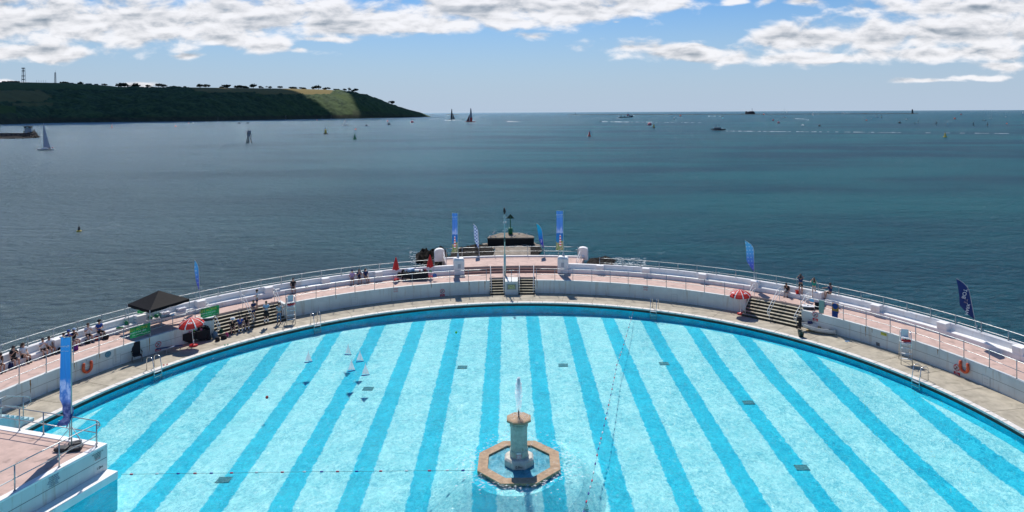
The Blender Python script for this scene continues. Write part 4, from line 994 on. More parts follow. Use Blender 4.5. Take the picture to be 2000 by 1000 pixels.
def rail_banner(t0, t1, r, z0, z1, label):
    L = (t1-t0)*r; p = pol(r, (t0+t1)/2, 0); t = thing('banner', label, 'banner', (p.x, p.y, z0), -(t0+t1)/2, 'green banners tied to the railings')
    q = MB(); q.smooth = True; n = 14; vs = []
    for i in range(n+1):
        for k in (0, .5, 1): vs.append((-L/2+L*i/n, .02*math.sin(i*1.3+k*2)-.02, (z1-z0)*k-.03*math.sin(i/n*math.pi)*(k == 0)))
    q.add(vs, [(i*3+k, (i+1)*3+k, (i+1)*3+k+1, i*3+k+1) for i in range(n) for k in range(2)]); q.build('sheet', GB, t)
    h_ = z1-z0
    for s, sz, m_, x, z in (('GET ACTIVE', .24, YEL, -L*.12, h_*.75), ('SWIM IN THE LIDO', .13, INKW, -L*.12, h_*.45), ('book online today', .10, INKW, -L*.15, h_*.22), ('parks & pools', .08, INKW, L*.3, h_*.15)):
        text(s, sz, m_, t, 'lettering', facing(x=x, z=z, y=-.055), .003)
def thz(u, v, z): return th(u, v, z)
rail_banner(thz(246, 652, Z1+.6), thz(286, 640, Z1+.6), R2+.06, Z1+.33, Z1+1.02, 'green banner with yellow lettering on the left retaining wall railing')
rail_banner(thz(382, 612, Z1+.6), thz(419, 603, Z1+.6), R2+.06, Z1+.33, Z1+1.02, 'green banner with yellow lettering nearest the left steps')
rail_banner(thz(255, 600, Z1+1.2), thz(293, 592, Z1+1.2), R3+.6, Z1+.85, Z1+1.4, 'green banner on the parapet railing behind the gazebo')
# ---------------------------------------------------------------- flags
def feather(p, rz, hgt, wid, m, label, tilt=.2, hook=.5, txt=None, zb=.75):
    """blade flag: curved pole on the right, cloth to its left, tip bent over to the left"""
    t = thing('feather_flag', label, 'flag', p, rz, 'blade-shaped flags on the terrace')
    n = 30
    def mast(s): # s 0..1
        k = max(0, (s-.68)/.32); return Vector((-hook*k**2.4-tilt*s, 0, hgt*(s-.035*k**3)))
    q = MB(); q.smooth = True; q.path([mast(i/n) for i in range(n+1)], .018, 6); q.tube((0, 0, -.12), (0, 0, .35), .03, 8); q.build('pole', ALU, t)
    q = MB(); q.smooth = True; vs = []; s0 = zb/hgt; top = mast(1); fk = .32; pk = mast(s0+(1-s0)*fk)
    for i in range(n+1):
        f = i/n; s = s0+(1-s0)*f; r_ = mast(s)
        if f < fk: xl = r_.x-wid*(f/fk)**.75
        else: g0 = (f-fk)/(1-fk); xl = (pk.x-wid)*(1-g0)+(top.x-.01)*g0
        xl = min(xl, r_.x-.002)
        for k in range(5):
            g = k/4; vs.append((r_.x+(xl-r_.x)*g, .05*math.sin(f*9+g*5)*g, r_.z))
    q.add(vs, [(i*5+k, (i+1)*5+k, (i+1)*5+k+1, i*5+k+1) for i in range(n) for k in range(4)]); q.build('cloth', m, t)
    if txt:
        for s, sz, m_, z, rot, mir in txt:
            f = z/hgt; x = mast(min(f, .75)).x-tilt*max(0, f-.75)-wid*.50
            ty = Matrix.Translation((x, -.075, z)) @ Matrix.Rotation(rot, 4, 'Y') @ Matrix.Rotation(R(90), 4, 'X')
            text(s, sz, m_, t, 'lettering', ty, .004, mirror=mir)
    return t
def chk(t, c, x, z, f):
    a = t.m('GREATER_THAN', t.m('SINE', t.m('ADD', t.m('MULTIPLY', z, 19.), t.m('MULTIPLY', t.m('SIGN', t.m('SINE', t.m('MULTIPLY', x, 19.))), 1.57))), 0.)
    return t.mix(a, c, (.62, .78, .90))
def spots(t, c, x, z, f):
    a = t.m('MULTIPLY', t.step(t.m('SINE', t.m('MULTIPLY', z, 20.)), .3, .8), t.step(t.m('SINE', t.m('ADD', t.m('MULTIPLY', x, 24.), t.m('MULTIPLY', z, 4.))), -.2, .6))
    return t.mix(t.m('MULTIPLY', a, t.m('MULTIPLY_ADD', f, .55, .10)), c, (.55, .70, .85))
FL_CHK = grad_mat('flag_checked', [(0, (.02, .08, .38)), (1, (.01, .06, .30))], 0, 3.5, chk)
FL_TEAL = grad_mat('flag_teal_violet', [(0, (.05, .01, .18)), (.3, (.03, .05, .42)), (.6, (.01, .22, .55)), (1, (.01, .42, .60))], .6, 3.4)
FL_SPOT = grad_mat('flag_spotted', [(0, (.06, .04, .30)), (.25, (.05, .09, .45)), (.6, (.06, .28, .62)), (1, (.08, .42, .68))], .6, 3.6, spots)
FL_NAVY = grad_mat('flag_navy', [(0, (.008, .02, .11)), (1, (.008, .03, .15))], 0, 4, trans=.15)
p = at(936, 500, Z2); feather((p.x, p.y, Z2+.02), 0, 3.45, .42, FL_CHK, 'blue and white checked blade flag at the left of the upper terrace', .15, .45)
p = at(1063.5, 500, Z2); feather((p.x, p.y, Z2+.02), 0, 3.5, .42, FL_TEAL, 'turquoise to violet blade flag at the right of the upper terrace', .30, .52, [('sail', .26, INKW, 1.55, R(-80), False), ('city', .2, INKW, 1.05, R(-75), False)])
p = cyl(390.5, 588, R3+.66); feather((p.x, p.y, ZP), 0, 3.25, .30, FL_SPOT, 'slim spotted blue blade flag on the left parapet railing', .12, .30)
p = cyl(1473, 549, R3+.66); feather((p.x, p.y, ZP), 0, 3.55, .62, FL_SPOT, 'broad spotted blue blade flag on the right parapet railing', .02, .75)
XN = mat('lettering_grey', (.30, .22, .25), .6)
p = cyl(1908, 650, R3+.66)
feather((p.x, p.y, ZP), R(-8), 3.55, .74, FL_NAVY, 'navy blade flag with the words MARKET BOT seen in mirror writing', .62, .62, [('MARK', .29, INKW, 1.44, R(102), True), ('ET', .29, XN, 1.98, R(102), True), ('BOT', .34, INKW, 2.46, R(102), True)])
def banner_pic(t, c, x, z, f):
    # sea, headland and a red and white striped tower
    cl = t.m('MULTIPLY', t.step(t.noise(t.vec(t.m('MULTIPLY', x, 4.), 0., z), 1.6, 4, .6), .45, .7), t.m('MULTIPLY', t.step(f, .44, .5), t.step(f, .55, .68, 1., 0.)))
    c = t.mix(cl, c, (.50, .55, .80))
    hill = t.m('LESS_THAN', t.m('ADD', f, t.m('MULTIPLY', t.m('SINE', t.m('MULTIPLY', x, 9.)), .03)), .26)
    nz = t.noise(t.vec(x, 0., z), 6., 4, .6)
    c = t.mix(hill, c, t.mix(t.step(nz, .42, .58), (.10, .22, .04), (.42, .33, .26)))
    tw = t.m('MULTIPLY', t.m('LESS_THAN', t.m('ABSOLUTE', t.m('ADD', x, .30)), t.m('MULTIPLY_ADD', f, -.18, .13)), t.m('MULTIPLY', t.m('LESS_THAN', f, .43), t.m('GREATER_THAN', f, .14)))
    st = t.m('GREATER_THAN', t.m('SINE', t.m('MULTIPLY', f, 95.)), 0.)
    return t.mix(tw, c, t.mix(st, (.62, .03, .05), (.75, .75, .78)))
BAN = grad_mat('banner_lighthouse', [(0, (.30, .28, .12)), (.27, (.02, .18, .42)), (.47, (.015, .13, .45)), (.49, (.30, .42, .72)), (.6, (.08, .22, .62)), (1, (.07, .24, .62))], .4, 4.25, banner_pic, .4)
def twisted(t, c, x, z, f):
    cl = t.m('MULTIPLY', t.step(t.noise(t.vec(t.m('MULTIPLY', x, 2.), 0., z), 2.2, 4, .6), .42, .6), t.m('MULTIPLY', t.step(f, .30, .34), t.step(f, .50, .56, 1., 0.)))
    c = t.mix(cl, c, (.40, .52, .82)); nz = t.noise(t.vec(x, 0., z), 5., 4, .6)
    lo = t.step(f, .25, .31, 1., 0.)
    return t.mix(lo, c, t.mix(t.step(nz, .4, .6), (.03, .06, .22), (.16, .20, .42)))
BAN2 = grad_mat('banner_blue', [(0, (.03, .05, .25)), (.3, (.10, .20, .55)), (.55, (.03, .22, .62)), (1, (.04, .30, .72))], .9, 5.1, twisted, .4)
def tall_banner(p, hgt, wid, z0, m, label, fold, stand, rz=0., words=True, mir=True):
    t = thing('tall_banner', label, 'banner', p, rz, 'tall rectangular banners on poles')
    q = MB(); q.smooth = True; q.tube((0, 0, 0), (0, 0, hgt), .028, 8); q.tube((0, 0, hgt-.02), (-wid-.03, 0, hgt), .016, 6); q.build('pole', mat('pole_teal', (.35, .52, .52), .4), t)
    q = MB(); q.smooth = True; vs = []; n, k_ = 40, 12
    for i in range(n+1):
        f = i/n; z = hgt-.03-(hgt-z0)*f; tw = fold*max(0, (f-.62)/.38)
        for k in range(k_+1):
            g = k/k_; x = -.03-.02*wid*math.sin(f*5)-wid*g*(1-.10*math.sin(f*3.4+.6)-.35*tw*math.sin(f*19)**2)-.12*tw*math.sin(f*13)
            y = .05*math.sin(g*9+f*4)+.16*tw*math.sin(g*7+f*17); vs.append((x, y, z+.10*tw*math.sin(g*5+f*9)))
    q.add(vs, [(i*(k_+1)+k, (i+1)*(k_+1)+k, (i+1)*(k_+1)+k+1, i*(k_+1)+k+1) for i in range(n) for k in range(k_)]); q.build('cloth', m, t)
    if words:
        text('Plymouth', wid*.25, INKW, t, 'lettering', facing(x=-.03-wid*.5, z=hgt-(hgt-z0)*.10, y=-.075), .003, mirror=mir)
        text("Britain's Ocean City", wid*.10, INKW, t, 'lettering', facing(x=-.03-wid*.5, z=hgt-(hgt-z0)*.155, y=-.075), .003, mirror=mir)
    if stand == 'cone':
        q = MB(); q.smooth = True; q.lathe([(.16, 0), (.10, .1), (.04, .45)], n=10); q.build('base', GREY, t)
    else:
        q = MB()
        for i, (dx_, dy_) in enumerate(((-.3, -.22), (.3, -.2), (0, .22))): q.box((dx_, dy_, .08), (.55, .4, .14), rz=.3*i)
        q.build('base', mat('base_bag', (.03, .032, .035), .6, .3), t, bevel=.05)
        for a in (R(200), R(-20), R(90)):
            q = MB(); q.smooth = True; q.tube((0, 0, 1.0), (.75*math.cos(a), .55*math.sin(a), .15), .016, 6); q.build('stay', ALU, t)
    return t
pc = at(894.5, 503, Z1+1.55); tall_banner((pc.x, pc.y, Z1+1.55), 4.3, .55, .55, BAN, 'tall blue banner above the left white pillar, twisted at its lower end', .35, 'cone')
pc = at(1100.5, 500, Z1+1.55); tall_banner((pc.x, pc.y, Z1+1.55), 4.4, .68, .60, BAN, 'tall blue banner with a red and white tower above the right white pillar', .1, 'cone')
pc = at(140, 875, Z1); tall_banner((pc.x, pc.y, Z1+.02), 5.15, .50, 1.05, BAN2, 'large blue banner folding over on the pink platform at the lower left', 1., 'bag')
# ---------------------------------------------------------------- people
SKIN1 = mat('skin_light', (.55, .32, .23), .55, .06); SKIN2 = mat('skin_tanned', (.40, .21, .14), .55, .06)
HB, HBR, HBL = mat('hair_black', (.012, .01, .01), .6, .2), mat('hair_brown', (.06, .03, .015), .6, .2), mat('hair_fair', (.22, .13, .06), .6, .2)
def cloth(n, c): return mat('cloth_'+n, c, .85, .1, 6)
C_WHT, C_BLK, C_NVY, C_BLU, C_PBL, C_LIL, C_GRN, C_DEN, C_GRY = cloth('white', (.72, .72, .75)), cloth('black', (.013, .013, .016)), cloth('navy', (.012, .025, .10)), cloth('royal', (.02, .07, .32)), cloth('pale_blue', (.38, .50, .66)), cloth('lilac', (.50, .33, .55)), cloth('green', (.01, .30, .20)), cloth('denim', (.10, .20, .34)), cloth('grey', (.45, .46, .45))
def skin(name, joints, edges, radii, m, parent, root=0, sub=1):
    me = bpy.data.meshes.new(name); me.from_pydata([tuple(j) for j in joints], edges, []); me.materials.append(m)
    o = bpy.data.objects.new(name, me); COL.objects.link(o); o.parent = parent
    sk = o.modifiers.new('skin', 'SKIN'); sk.use_smooth_shade = True
    for i, r_ in enumerate(radii):
        s = me.skin_vertices[0].data[i]; s.radius = r_ if isinstance(r_, tuple) else (r_, r_); s.use_root = (i == root)
    ss_ = o.modifiers.new('subdivision', 'SUBSURF'); ss_.levels = sub; ss_.render_levels = sub
    return o
def person(label, p, yaw, pose='stand', top=C_NVY, bottom=C_BLK, hair=HB, sk=SKIN1, sc=1., arms='down', long=False, hat=None, lean=0., shorts=True, skirt=False, socks=None, seat=.46, group='people round the pool', sleeves=True, legs_fwd=.44):
    t = thing('person', label, 'person', p, yaw, group, sc)
    V = Vector
    if pose == 'stand': pel = V((0, 0, .93)); kneeL, kneeR = V((-.10, -.03, .49)), V((.10, -.01, .49)); anL, anR = V((-.11, .02, .085)), V((.12, .04, .085))
    else:
        pel = V((0, 0, seat+.12)); kz = seat+.10
        kneeL, kneeR = V((-.11, -legs_fwd, kz)), V((.13, -legs_fwd+.02, kz+.01)); anL, anR = V((-.10, -legs_fwd-.02, .085)), V((.14, -legs_fwd+.06, .085))
        if seat < .25: kneeL.z = kneeR.z = seat+.40; kneeL.y = kneeR.y = -.36; anL.y = -.52; anR.y = -.48
    ln = Matrix.Rotation(lean, 3, 'X')
    def up(x, y, z): return pel+ln @ V((x, y, z))
    wa, ch, nk, hb, hm, ht = up(0, 0, .17), up(0, .01, .36), up(0, .01, .52), up(0, -.01, .58), up(0, -.02, .665), up(0, -.01, .76)
    shL, shR = up(-.165, .01, .45), up(.165, .01, .45)
    A = {'down': ((-.22, .03, .18), (-.21, -.05, -.07)), 'lap': ((-.22, -.05, .20), (-.10, -.26, .10)), 'eyes': ((-.25, -.19, .40), (-.07, -.22, .60)), 'eat': ((-.22, -.12, .22), (-.06, -.22, .42)),
         'fold': ((-.23, -.06, .22), (-.02, -.21, .24)), 'rail': ((-.36, -.12, .40), (-.58, -.22, .40)), 'reach': ((-.32, -.1, .36), (-.52, -.16, .52))}
    aL = A[arms if arms != 'reach' else 'down']; aR = A[arms]
    elL, haL = up(*aL[0]), up(*aL[1]); elR, haR = up(-aR[0][0], aR[0][1], aR[0][2]), up(-aR[1][0], aR[1][1], aR[1][2])
    if arms == 'lap': haR = up(.08, -.28, .12)
    J = [pel, wa, ch, nk, hb, hm, ht, shL, elL, haL, shR, elR, haR, pel+V((-.095, 0, -.04)), kneeL, anL, anL+V((0, -.15, -.045)), pel+V((.095, 0, -.04)), kneeR, anR, anR+V((.01, -.15, -.045)), hm+ln @ V((0, -.105, -.005)), hb+ln@V((0, -.07, .0))]
    E_ = [(0, 1), (1, 2), (2, 3), (3, 4), (4, 5), (5, 6), (2, 7), (7, 8), (8, 9), (2, 10), (10, 11), (11, 12), (0, 13), (13, 14), (14, 15), (15, 16), (0, 17), (17, 18), (18, 19), (19, 20), (5, 21), (4, 22)]
    Rr = [(.135, .10), (.12, .09), (.145, .095), .055, .065, (.078, .095), .045, .055, .040, .030, .055, .040, .030, .085, .056, .038, .030, .085, .056, .038, .030, .016, .03]
    for base, el_, ha in ((9, elL, haL), (12, elR, haR)):
        d_ = (ha-el_).normalized(); sd = d_.cross(V((0, 0, 1)) if abs(d_.z) < .9 else V((0, 1, 0))).normalized()
        palm = len(J); J.append(ha+d_*.05); E_.append((base, palm)); Rr.append((.034, .018))
        for k in range(4):
            J.append(J[palm]+d_*(.075-.008*abs(k-1.3))+sd*(k-1.5)*.021+V((0, 0, -.02))); E_.append((palm, len(J)-1)); Rr.append(.009)
        J.append(ha+d_*.045+sd*-.055); E_.append((base, len(J)-1)); Rr.append(.011)
    skin('body', J, E_, Rr, sk, t)
    # clothes follow the same joints, a little fuller
    tj = [pel+ln@V((0, 0, .02)), wa, ch, up(0, .01, .475), shL, shL.lerp(elL, .62 if sleeves else .12), shR, shR.lerp(elR, .62 if sleeves else .12)]
    skin('shirt', tj, [(0, 1), (1, 2), (2, 3), (2, 4), (4, 5), (2, 6), (6, 7)], [(.150, .118), (.140, .108), (.162, .112), .07, .075, .060, .075, .060], top, t)
    kf = .60 if shorts else .96
    if skirt:
        q = MB(); q.smooth = True; q.lathe([(.135, .06), (.16, -.06), (.24, -.36)] if pose == 'stand' else [(.14, .06), (.2, -.02), (.2, -.1)], n=12); o = q.build('skirt', bottom, t, loc=pel)
    else:
        hL, hR = J[13], J[17]
        jj = [pel+V((0, 0, .06)), pel, hL, hL.lerp(kneeL, kf), hR, hR.lerp(kneeR, kf)]; ee = [(0, 1), (1, 2), (2, 3), (1, 4), (4, 5)]; rr = [(.14, .11), (.15, .12), .10, .082, .10, .082]
        if not shorts: jj += [anL+V((0, 0, .05)), anR+V((0, 0, .05))]; ee += [(3, 6), (5, 7)]; rr[3] = rr[5] = .068; rr += [.055, .055]
        skin('shorts' if shorts else 'trousers', jj, ee, rr, bottom, t)
    for a in (anL, anR):
        q = MB(); q.smooth = True; q.ball(a+V((0, -.07, -.045)), .075, 8, (.62, 1.75, .55)); q.build('shoe', socks if socks and False else C_BLK, t)
        if socks:
            q = MB(); q.smooth = True; q.tube(a+V((0, 0, -.03)), a.lerp(kneeL if a is anL else kneeR, .5), .052, 8, .058); q.build('sock', socks, t)
    q = MB(); q.smooth = True; c_ = hm+ln @ V((0, .022, .028)); q.ball(c_, .104, 10, (.93, 1.08, 1.0))
    if long: q.path([c_+ln@V((0, .06, .02)), c_+ln@V((0, .10, -.12)), c_+ln@V((.0, .11, -.27))], .075, 8)
    q.build('hair', hair, t)
    for s_ in (-.032, .032):
        q = MB(); q.ball(hm+ln @ V((s_, -.092, .012)), .011, 6); q.build('eye', HB, t)
    if hat is not None:
        q = MB(); q.smooth = True; k0 = len(q.v); q.lathe([(.112, 0), (.108, .05), (.07, .10), (.01, .115)], n=12); q.lathe([(.18, -.0), (.18, .008)], (0, 0, 0), n=12) if hat is C_WHT else q.box((0, -.13, .01), (.15, .12, .012))
        o = q.build('hat', hat, t); o.location = hm+ln @ V((0, .01, .055)); o.rotation_euler.x = lean
    return t
BS = 'people sitting on the left seat wall'
def bench_p(u, v): 
    t_ = th(u, v, Z1+.5); p = pol(R3+.22, t_, Z1); return p, -t_
for (u, v, lb, kw) in (
    (9, 712, 'person in black vest bent forward on the seat wall at the far left edge', dict(top=C_BLK, bottom=C_BLK, hair=HB, sk=SKIN2, lean=R(24), sleeves=False, arms='lap')),
    (38, 701, 'person in black waistcoat eating, beside the purple bag', dict(top=C_BLK, bottom=C_BLK, hair=HB, arms='eat', long=True)),
    (58, 695, 'long-haired girl in white blouse with an open book on her lap', dict(top=C_WHT, bottom=C_BLK, hair=HBR, long=True, arms='lap', socks=C_BLK)),
    (95, 682, 'child in white shirt and black shorts, left of the pair beside the big banner', dict(top=C_WHT, bottom=C_BLK, arms='eat')),
    (106, 678, 'child in white shirt holding pale lunch, next to the big banner', dict(top=C_WHT, bottom=C_BLK, sk=SKIN2, arms='lap')),
    (138, 671, 'person in dark top half hidden behind the big blue banner', dict(top=C_BLK, bottom=C_BLK, arms='lap', lean=R(15))),
    (149, 667, 'person in royal blue shirt and blue cap eating on the seat wall', dict(top=C_BLU, bottom=C_NVY, hat=C_BLU, arms='eat', sk=SKIN2)),
    (160.5, 664, 'person in black top and pale blue cap eating on the seat wall', dict(top=C_BLK, bottom=C_GRY, hat=C_PBL, arms='eat')),
    (184, 655, 'brown-haired boy in white shirt with a red bag at his feet', dict(top=C_WHT, bottom=C_BLK, hair=HBR, arms='eat')),
    (202, 648, 'person in royal blue jacket and black cap, nearest the green bags', dict(top=C_BLU, bottom=C_BLK, hat=C_BLK, arms='fold', shorts=False)),
    (581, 565, 'lone person in black sitting on the seat wall above the left lifeguard chair', dict(top=C_BLK, bottom=C_BLK, arms='lap', sk=SKIN2)),
    (692, 547, 'person in lilac shirt and navy cap, left of the three on the seat wall', dict(top=C_LIL, bottom=C_NVY, hat=C_NVY, arms='lap')),
    (706, 546, 'woman in navy top, middle of the three on the seat wall', dict(top=C_NVY, bottom=C_BLK, hair=HBR, long=True, arms='eat')),
    (719, 545, 'woman in dark top with fair arms, right of the three on the seat wall', dict(top=C_NVY, bottom=C_BLK, hair=HBR, long=True, arms='lap'))):
    p, y = bench_p(u, v); kid = u < 170 and u > 60
    person(lb, p, y+R(random.uniform(-18, 18)), 'sit', seat=.36, sc=.92 if kid else 1., group=BS, **kw)
GS = 'people at the left steps'
def stair_p(u, v, z): p = at(u, v, z); return p
p = at(452, 648, .1); person('person in black with a white sun hat sitting on the left steps, bent forward', (p.x, p.y+.15, .0), R(30), 'sit', top=C_BLK, bottom=C_BLK, hat=C_WHT, seat=.34, lean=R(22), arms='lap', group=GS)
p = at(467, 645, .1); person('person in royal blue top with fair arms sitting on the left steps', (p.x, p.y+.15, 0), R(28), 'sit', top=C_BLU, bottom=C_BLK, hair=HBR, seat=.34, lean=R(15), arms='lap', socks=C_WHT, group=GS)
p = at(480, 641, .1); person('long-haired girl in dark waistcoat and white shirt sitting on the left steps', (p.x, p.y+.15, 0), R(25), 'sit', top=C_BLK, bottom=C_BLK, hair=HB, long=True, seat=.34, lean=R(14), arms='lap', socks=C_WHT, group=GS)
p = at(502, 604, Z1-.12); person('boy in white polo shirt standing highest on the left steps', p, R(-60), 'stand', top=C_WHT, bottom=C_NVY, hair=HBR, arms='fold', sc=.93, group=GS)
p = at(495, 625.5, .50); person('boy in navy polo shirt standing halfway up the left steps', p, R(60), 'stand', top=C_NVY, bottom=C_NVY, hair=HBR, arms='fold', sc=.93, group=GS)
p = at(520, 630.5, .33); person('girl in pale blue shirt and black skirt on the left steps', p, R(15), 'stand', top=C_PBL, bottom=C_BLK, hair=HBR, arms='fold', skirt=True, socks=C_WHT, sc=1.0, group=GS)
p = at(545, 632, .0); person('woman in pale patterned top and blue trousers reaching for the lifeguard chair', p, R(20), 'stand', top=mat('cloth_floral', (.28, .40, .48), .85, .5, 22), bottom=C_DEN, hair=HBR, arms='reach', shorts=False, sc=.97, group=GS)
GRP = 'people by the right parapet'
p, y = bench_p(1524, 574); person('person in black top and pale trousers sitting hunched on the right seat wall', p, y, 'sit', top=C_BLK, bottom=C_GRY, arms='lap', lean=R(28), seat=.36, shorts=False, sk=SKIN2, group=GRP)
t_ = th(1564, 575, Z1+.36); p = pol(R3+.16, t_, Z1+.36); person('woman in navy vest and black shorts on the seat wall, looking out to sea', p, R(180-20), 'stand', top=C_NVY, bottom=C_BLK, hair=HB, long=True, arms='eyes', sleeves=False, sk=SKIN2, group=GRP)
t_ = th(1589, 581, Z1+.36); p = pol(R3+.12, t_, Z1+.36); person('woman in green top and pale shorts standing with something at her eyes', p, R(180-12), 'stand', top=C_GRN, bottom=C_GRY, hair=HBR, long=True, arms='eyes', sleeves=False, sc=.93, group=GRP)
t_ = th(1607, 580, Z1+.84); p = pol(R3+.30, t_, Z1+.36); person('person in navy sitting on a block with both arms stretched along the railing', p, R(180+30), 'sit', top=C_NVY, bottom=C_BLK, hair=HB, arms='rail', seat=.48, sk=SKIN2, group=GRP)
# ---------------------------------------------------------------- small things
def bag(p, label, m, s=(.34, .26, .30), rz=0., group='bags and rucksacks'):
    t = thing('bag', label, 'bag', p, rz, group)
    q = MB(); q.smooth = True; n_ = 10; prof = [(.42, 0), (.52, .12), (.5, .6), (.36, .92), (.05, 1.)]
    vs = []
    for k, (r_, z) in enumerate(prof):
        for i in range(n_):
            a = 6.2832*i/n_; w_ = 1+.12*math.sin(a*3+z*5+s[0]*20); vs.append((r_*w_*s[0]*math.cos(a), r_*w_*s[1]*math.sin(a), z*s[2]))
    q.add(vs, [(k*n_+i, k*n_+(i+1) % n_, (k+1)*n_+(i+1) % n_, (k+1)*n_+i) for k in range(len(prof)-1) for i in range(n_)]+[tuple(range(n_-1, -1, -1)), tuple(range(4*n_, 5*n_))]); q.build('body', m, t)
    q = MB(); q.smooth = True; q.path([(-.1, -.05*1, s[2]*.9), (-.06, -.08, s[2]*1.12), (.06, -.08, s[2]*1.12), (.1, -.05, s[2]*.9)], .012, 5); q.build('strap', C_BLK, t); return t
PURP, PINK, GRNB = cloth('purple', (.16, .02, .20)), cloth('pink', (.62, .06, .18)), mat('green_bag', (.01, .22, .08), .5, .3, 8)
zb_ = Z1+.36
for u, v, z, lb, m_, s_ in ((34, 712, Z1, 'purple bag below the second person from the left', PURP, (.38, .3, .32)), (20, 720, Z1, 'dark blue rucksack by the feet of the leftmost person', C_NVY, (.36, .28, .36)), (80, 697, Z1, 'black holdall on the terrace between the book reader and the pair', C_BLK, (.5, .28, .28)),
    (119, 688, Z1, 'black rucksack at the feet of the pair left of the big banner', C_BLK, (.34, .26, .34)), (148, 684, Z1, 'purple-black rucksack just right of the big banner', PURP, (.3, .24, .36)), (171, 671, Z1, 'black bag left of the boy with the red bag', C_BLK, (.34, .26, .26)), (189, 664, Z1, 'red bag at the feet of the boy in white', REDP, (.26, .2, .26)), (207, 662, Z1, 'black rucksack at the feet of the person in the blue jacket', C_BLK, (.44, .3, .34)),
    (234, 641, zb_, 'flat green bag on the seat wall', GRNB, (.44, .22, .10)), (248, 634, zb_, 'crumpled green bag on the seat wall next to the block', GRNB, (.30, .24, .26)), (294, 623, zb_, 'green bag on the seat wall under the gazebo, left of two', GRNB, (.26, .24, .22)), (306, 619, zb_, 'green bag on the seat wall under the gazebo, right of two', GRNB, (.34, .24, .2)),
    (408, 664, 0, 'black camera bag standing left among the bags on the deck', C_BLK, (.34, .28, .4)), (420, 660, 0, 'blue-grey cool bag against the wall by the left steps', cloth('coolbag', (.12, .2, .28)), (.4, .3, .5)), (425, 666, 0, 'black rucksack with a white patch on the deck by the left steps', C_BLK, (.34, .3, .3)), (432, 654, 0, 'dark green bag against the wall end by the left steps', cloth('dark_green', (.01, .06, .03)), (.32, .28, .45)), (437, 662, 0, 'black bag next to the pink one on the deck', C_BLK, (.42, .36, .3)), (443, 658, 0, 'bright pink bag on the deck by the left steps', PINK, (.24, .2, .34)),
    (849, 541, Z1+.36, 'blue and white bag on the seat wall right of the black table', cloth('blue_white', (.08, .16, .4)), (.4, .24, .32)), (841, 531, Z1+.79, 'small green bag on the parapet right of the black table', GRNB, (.26, .2, .14)), (780, 541, Z1+.3, 'black rucksack on the seat wall at the left of the black table', C_BLK, (.42, .3, .45)), (788, 538, Z1+.3, 'black jacket heaped at the left end of the black table', C_BLK, (.44, .3, .55)),
    (1628, 650, 0, 'black holdall at the stern of the dinghy', C_BLK, (.40, .32, .42)), (599, 561, zb_, 'small pale bag beside the lone person in black', C_GRY, (.3, .2, .14))):
    p = at(u, v, z); bag(p, lb, m_, s_, random.uniform(-.5, .5))
def crate(p, label, m, rz, s=(.6, .4, .22), lid=True):
    t = thing('storage_box', label, 'box', p, rz, 'storage boxes on the seat wall')
    q = MB(); a, b, h_ = s; q.box((0, 0, h_/2), (a*.94, b*.9, h_), taper=1.06); q.build('box', m, t, bevel=.02)
    q = MB(); q.box((0, 0, h_+.015), (a*1.06, b*1.04, .04)); q.box((0, 0, h_+.04), (a*.8, b*.75, .02)); q.build('lid', m, t, bevel=.01); return t
PLW = mat('clear_plastic', (.58, .60, .68), .35, .08)
for u, v, lb, m_ in ((281, 630, 'dark grey storage box on the seat wall under the gazebo', mat('plastic_dark', (.16, .17, .2), .4)), (325.5, 616, 'clear storage box on the seat wall, middle of three', PLW), (358, 608.5, 'clear storage box on the seat wall, right of the gazebo', PLW), (543, 569, 'small white box on the seat wall above the left steps', mat('box_white', (.7, .7, .7), .5))):
    p = at(u, v, zb_); tt = math.atan2(p.x-PC.x, p.y-PC.y); p = pol(R3+.24, tt, zb_); crate(p, lb, m_, -tt, (.62, .36, .2) if u < 500 else (.4, .22, .12))
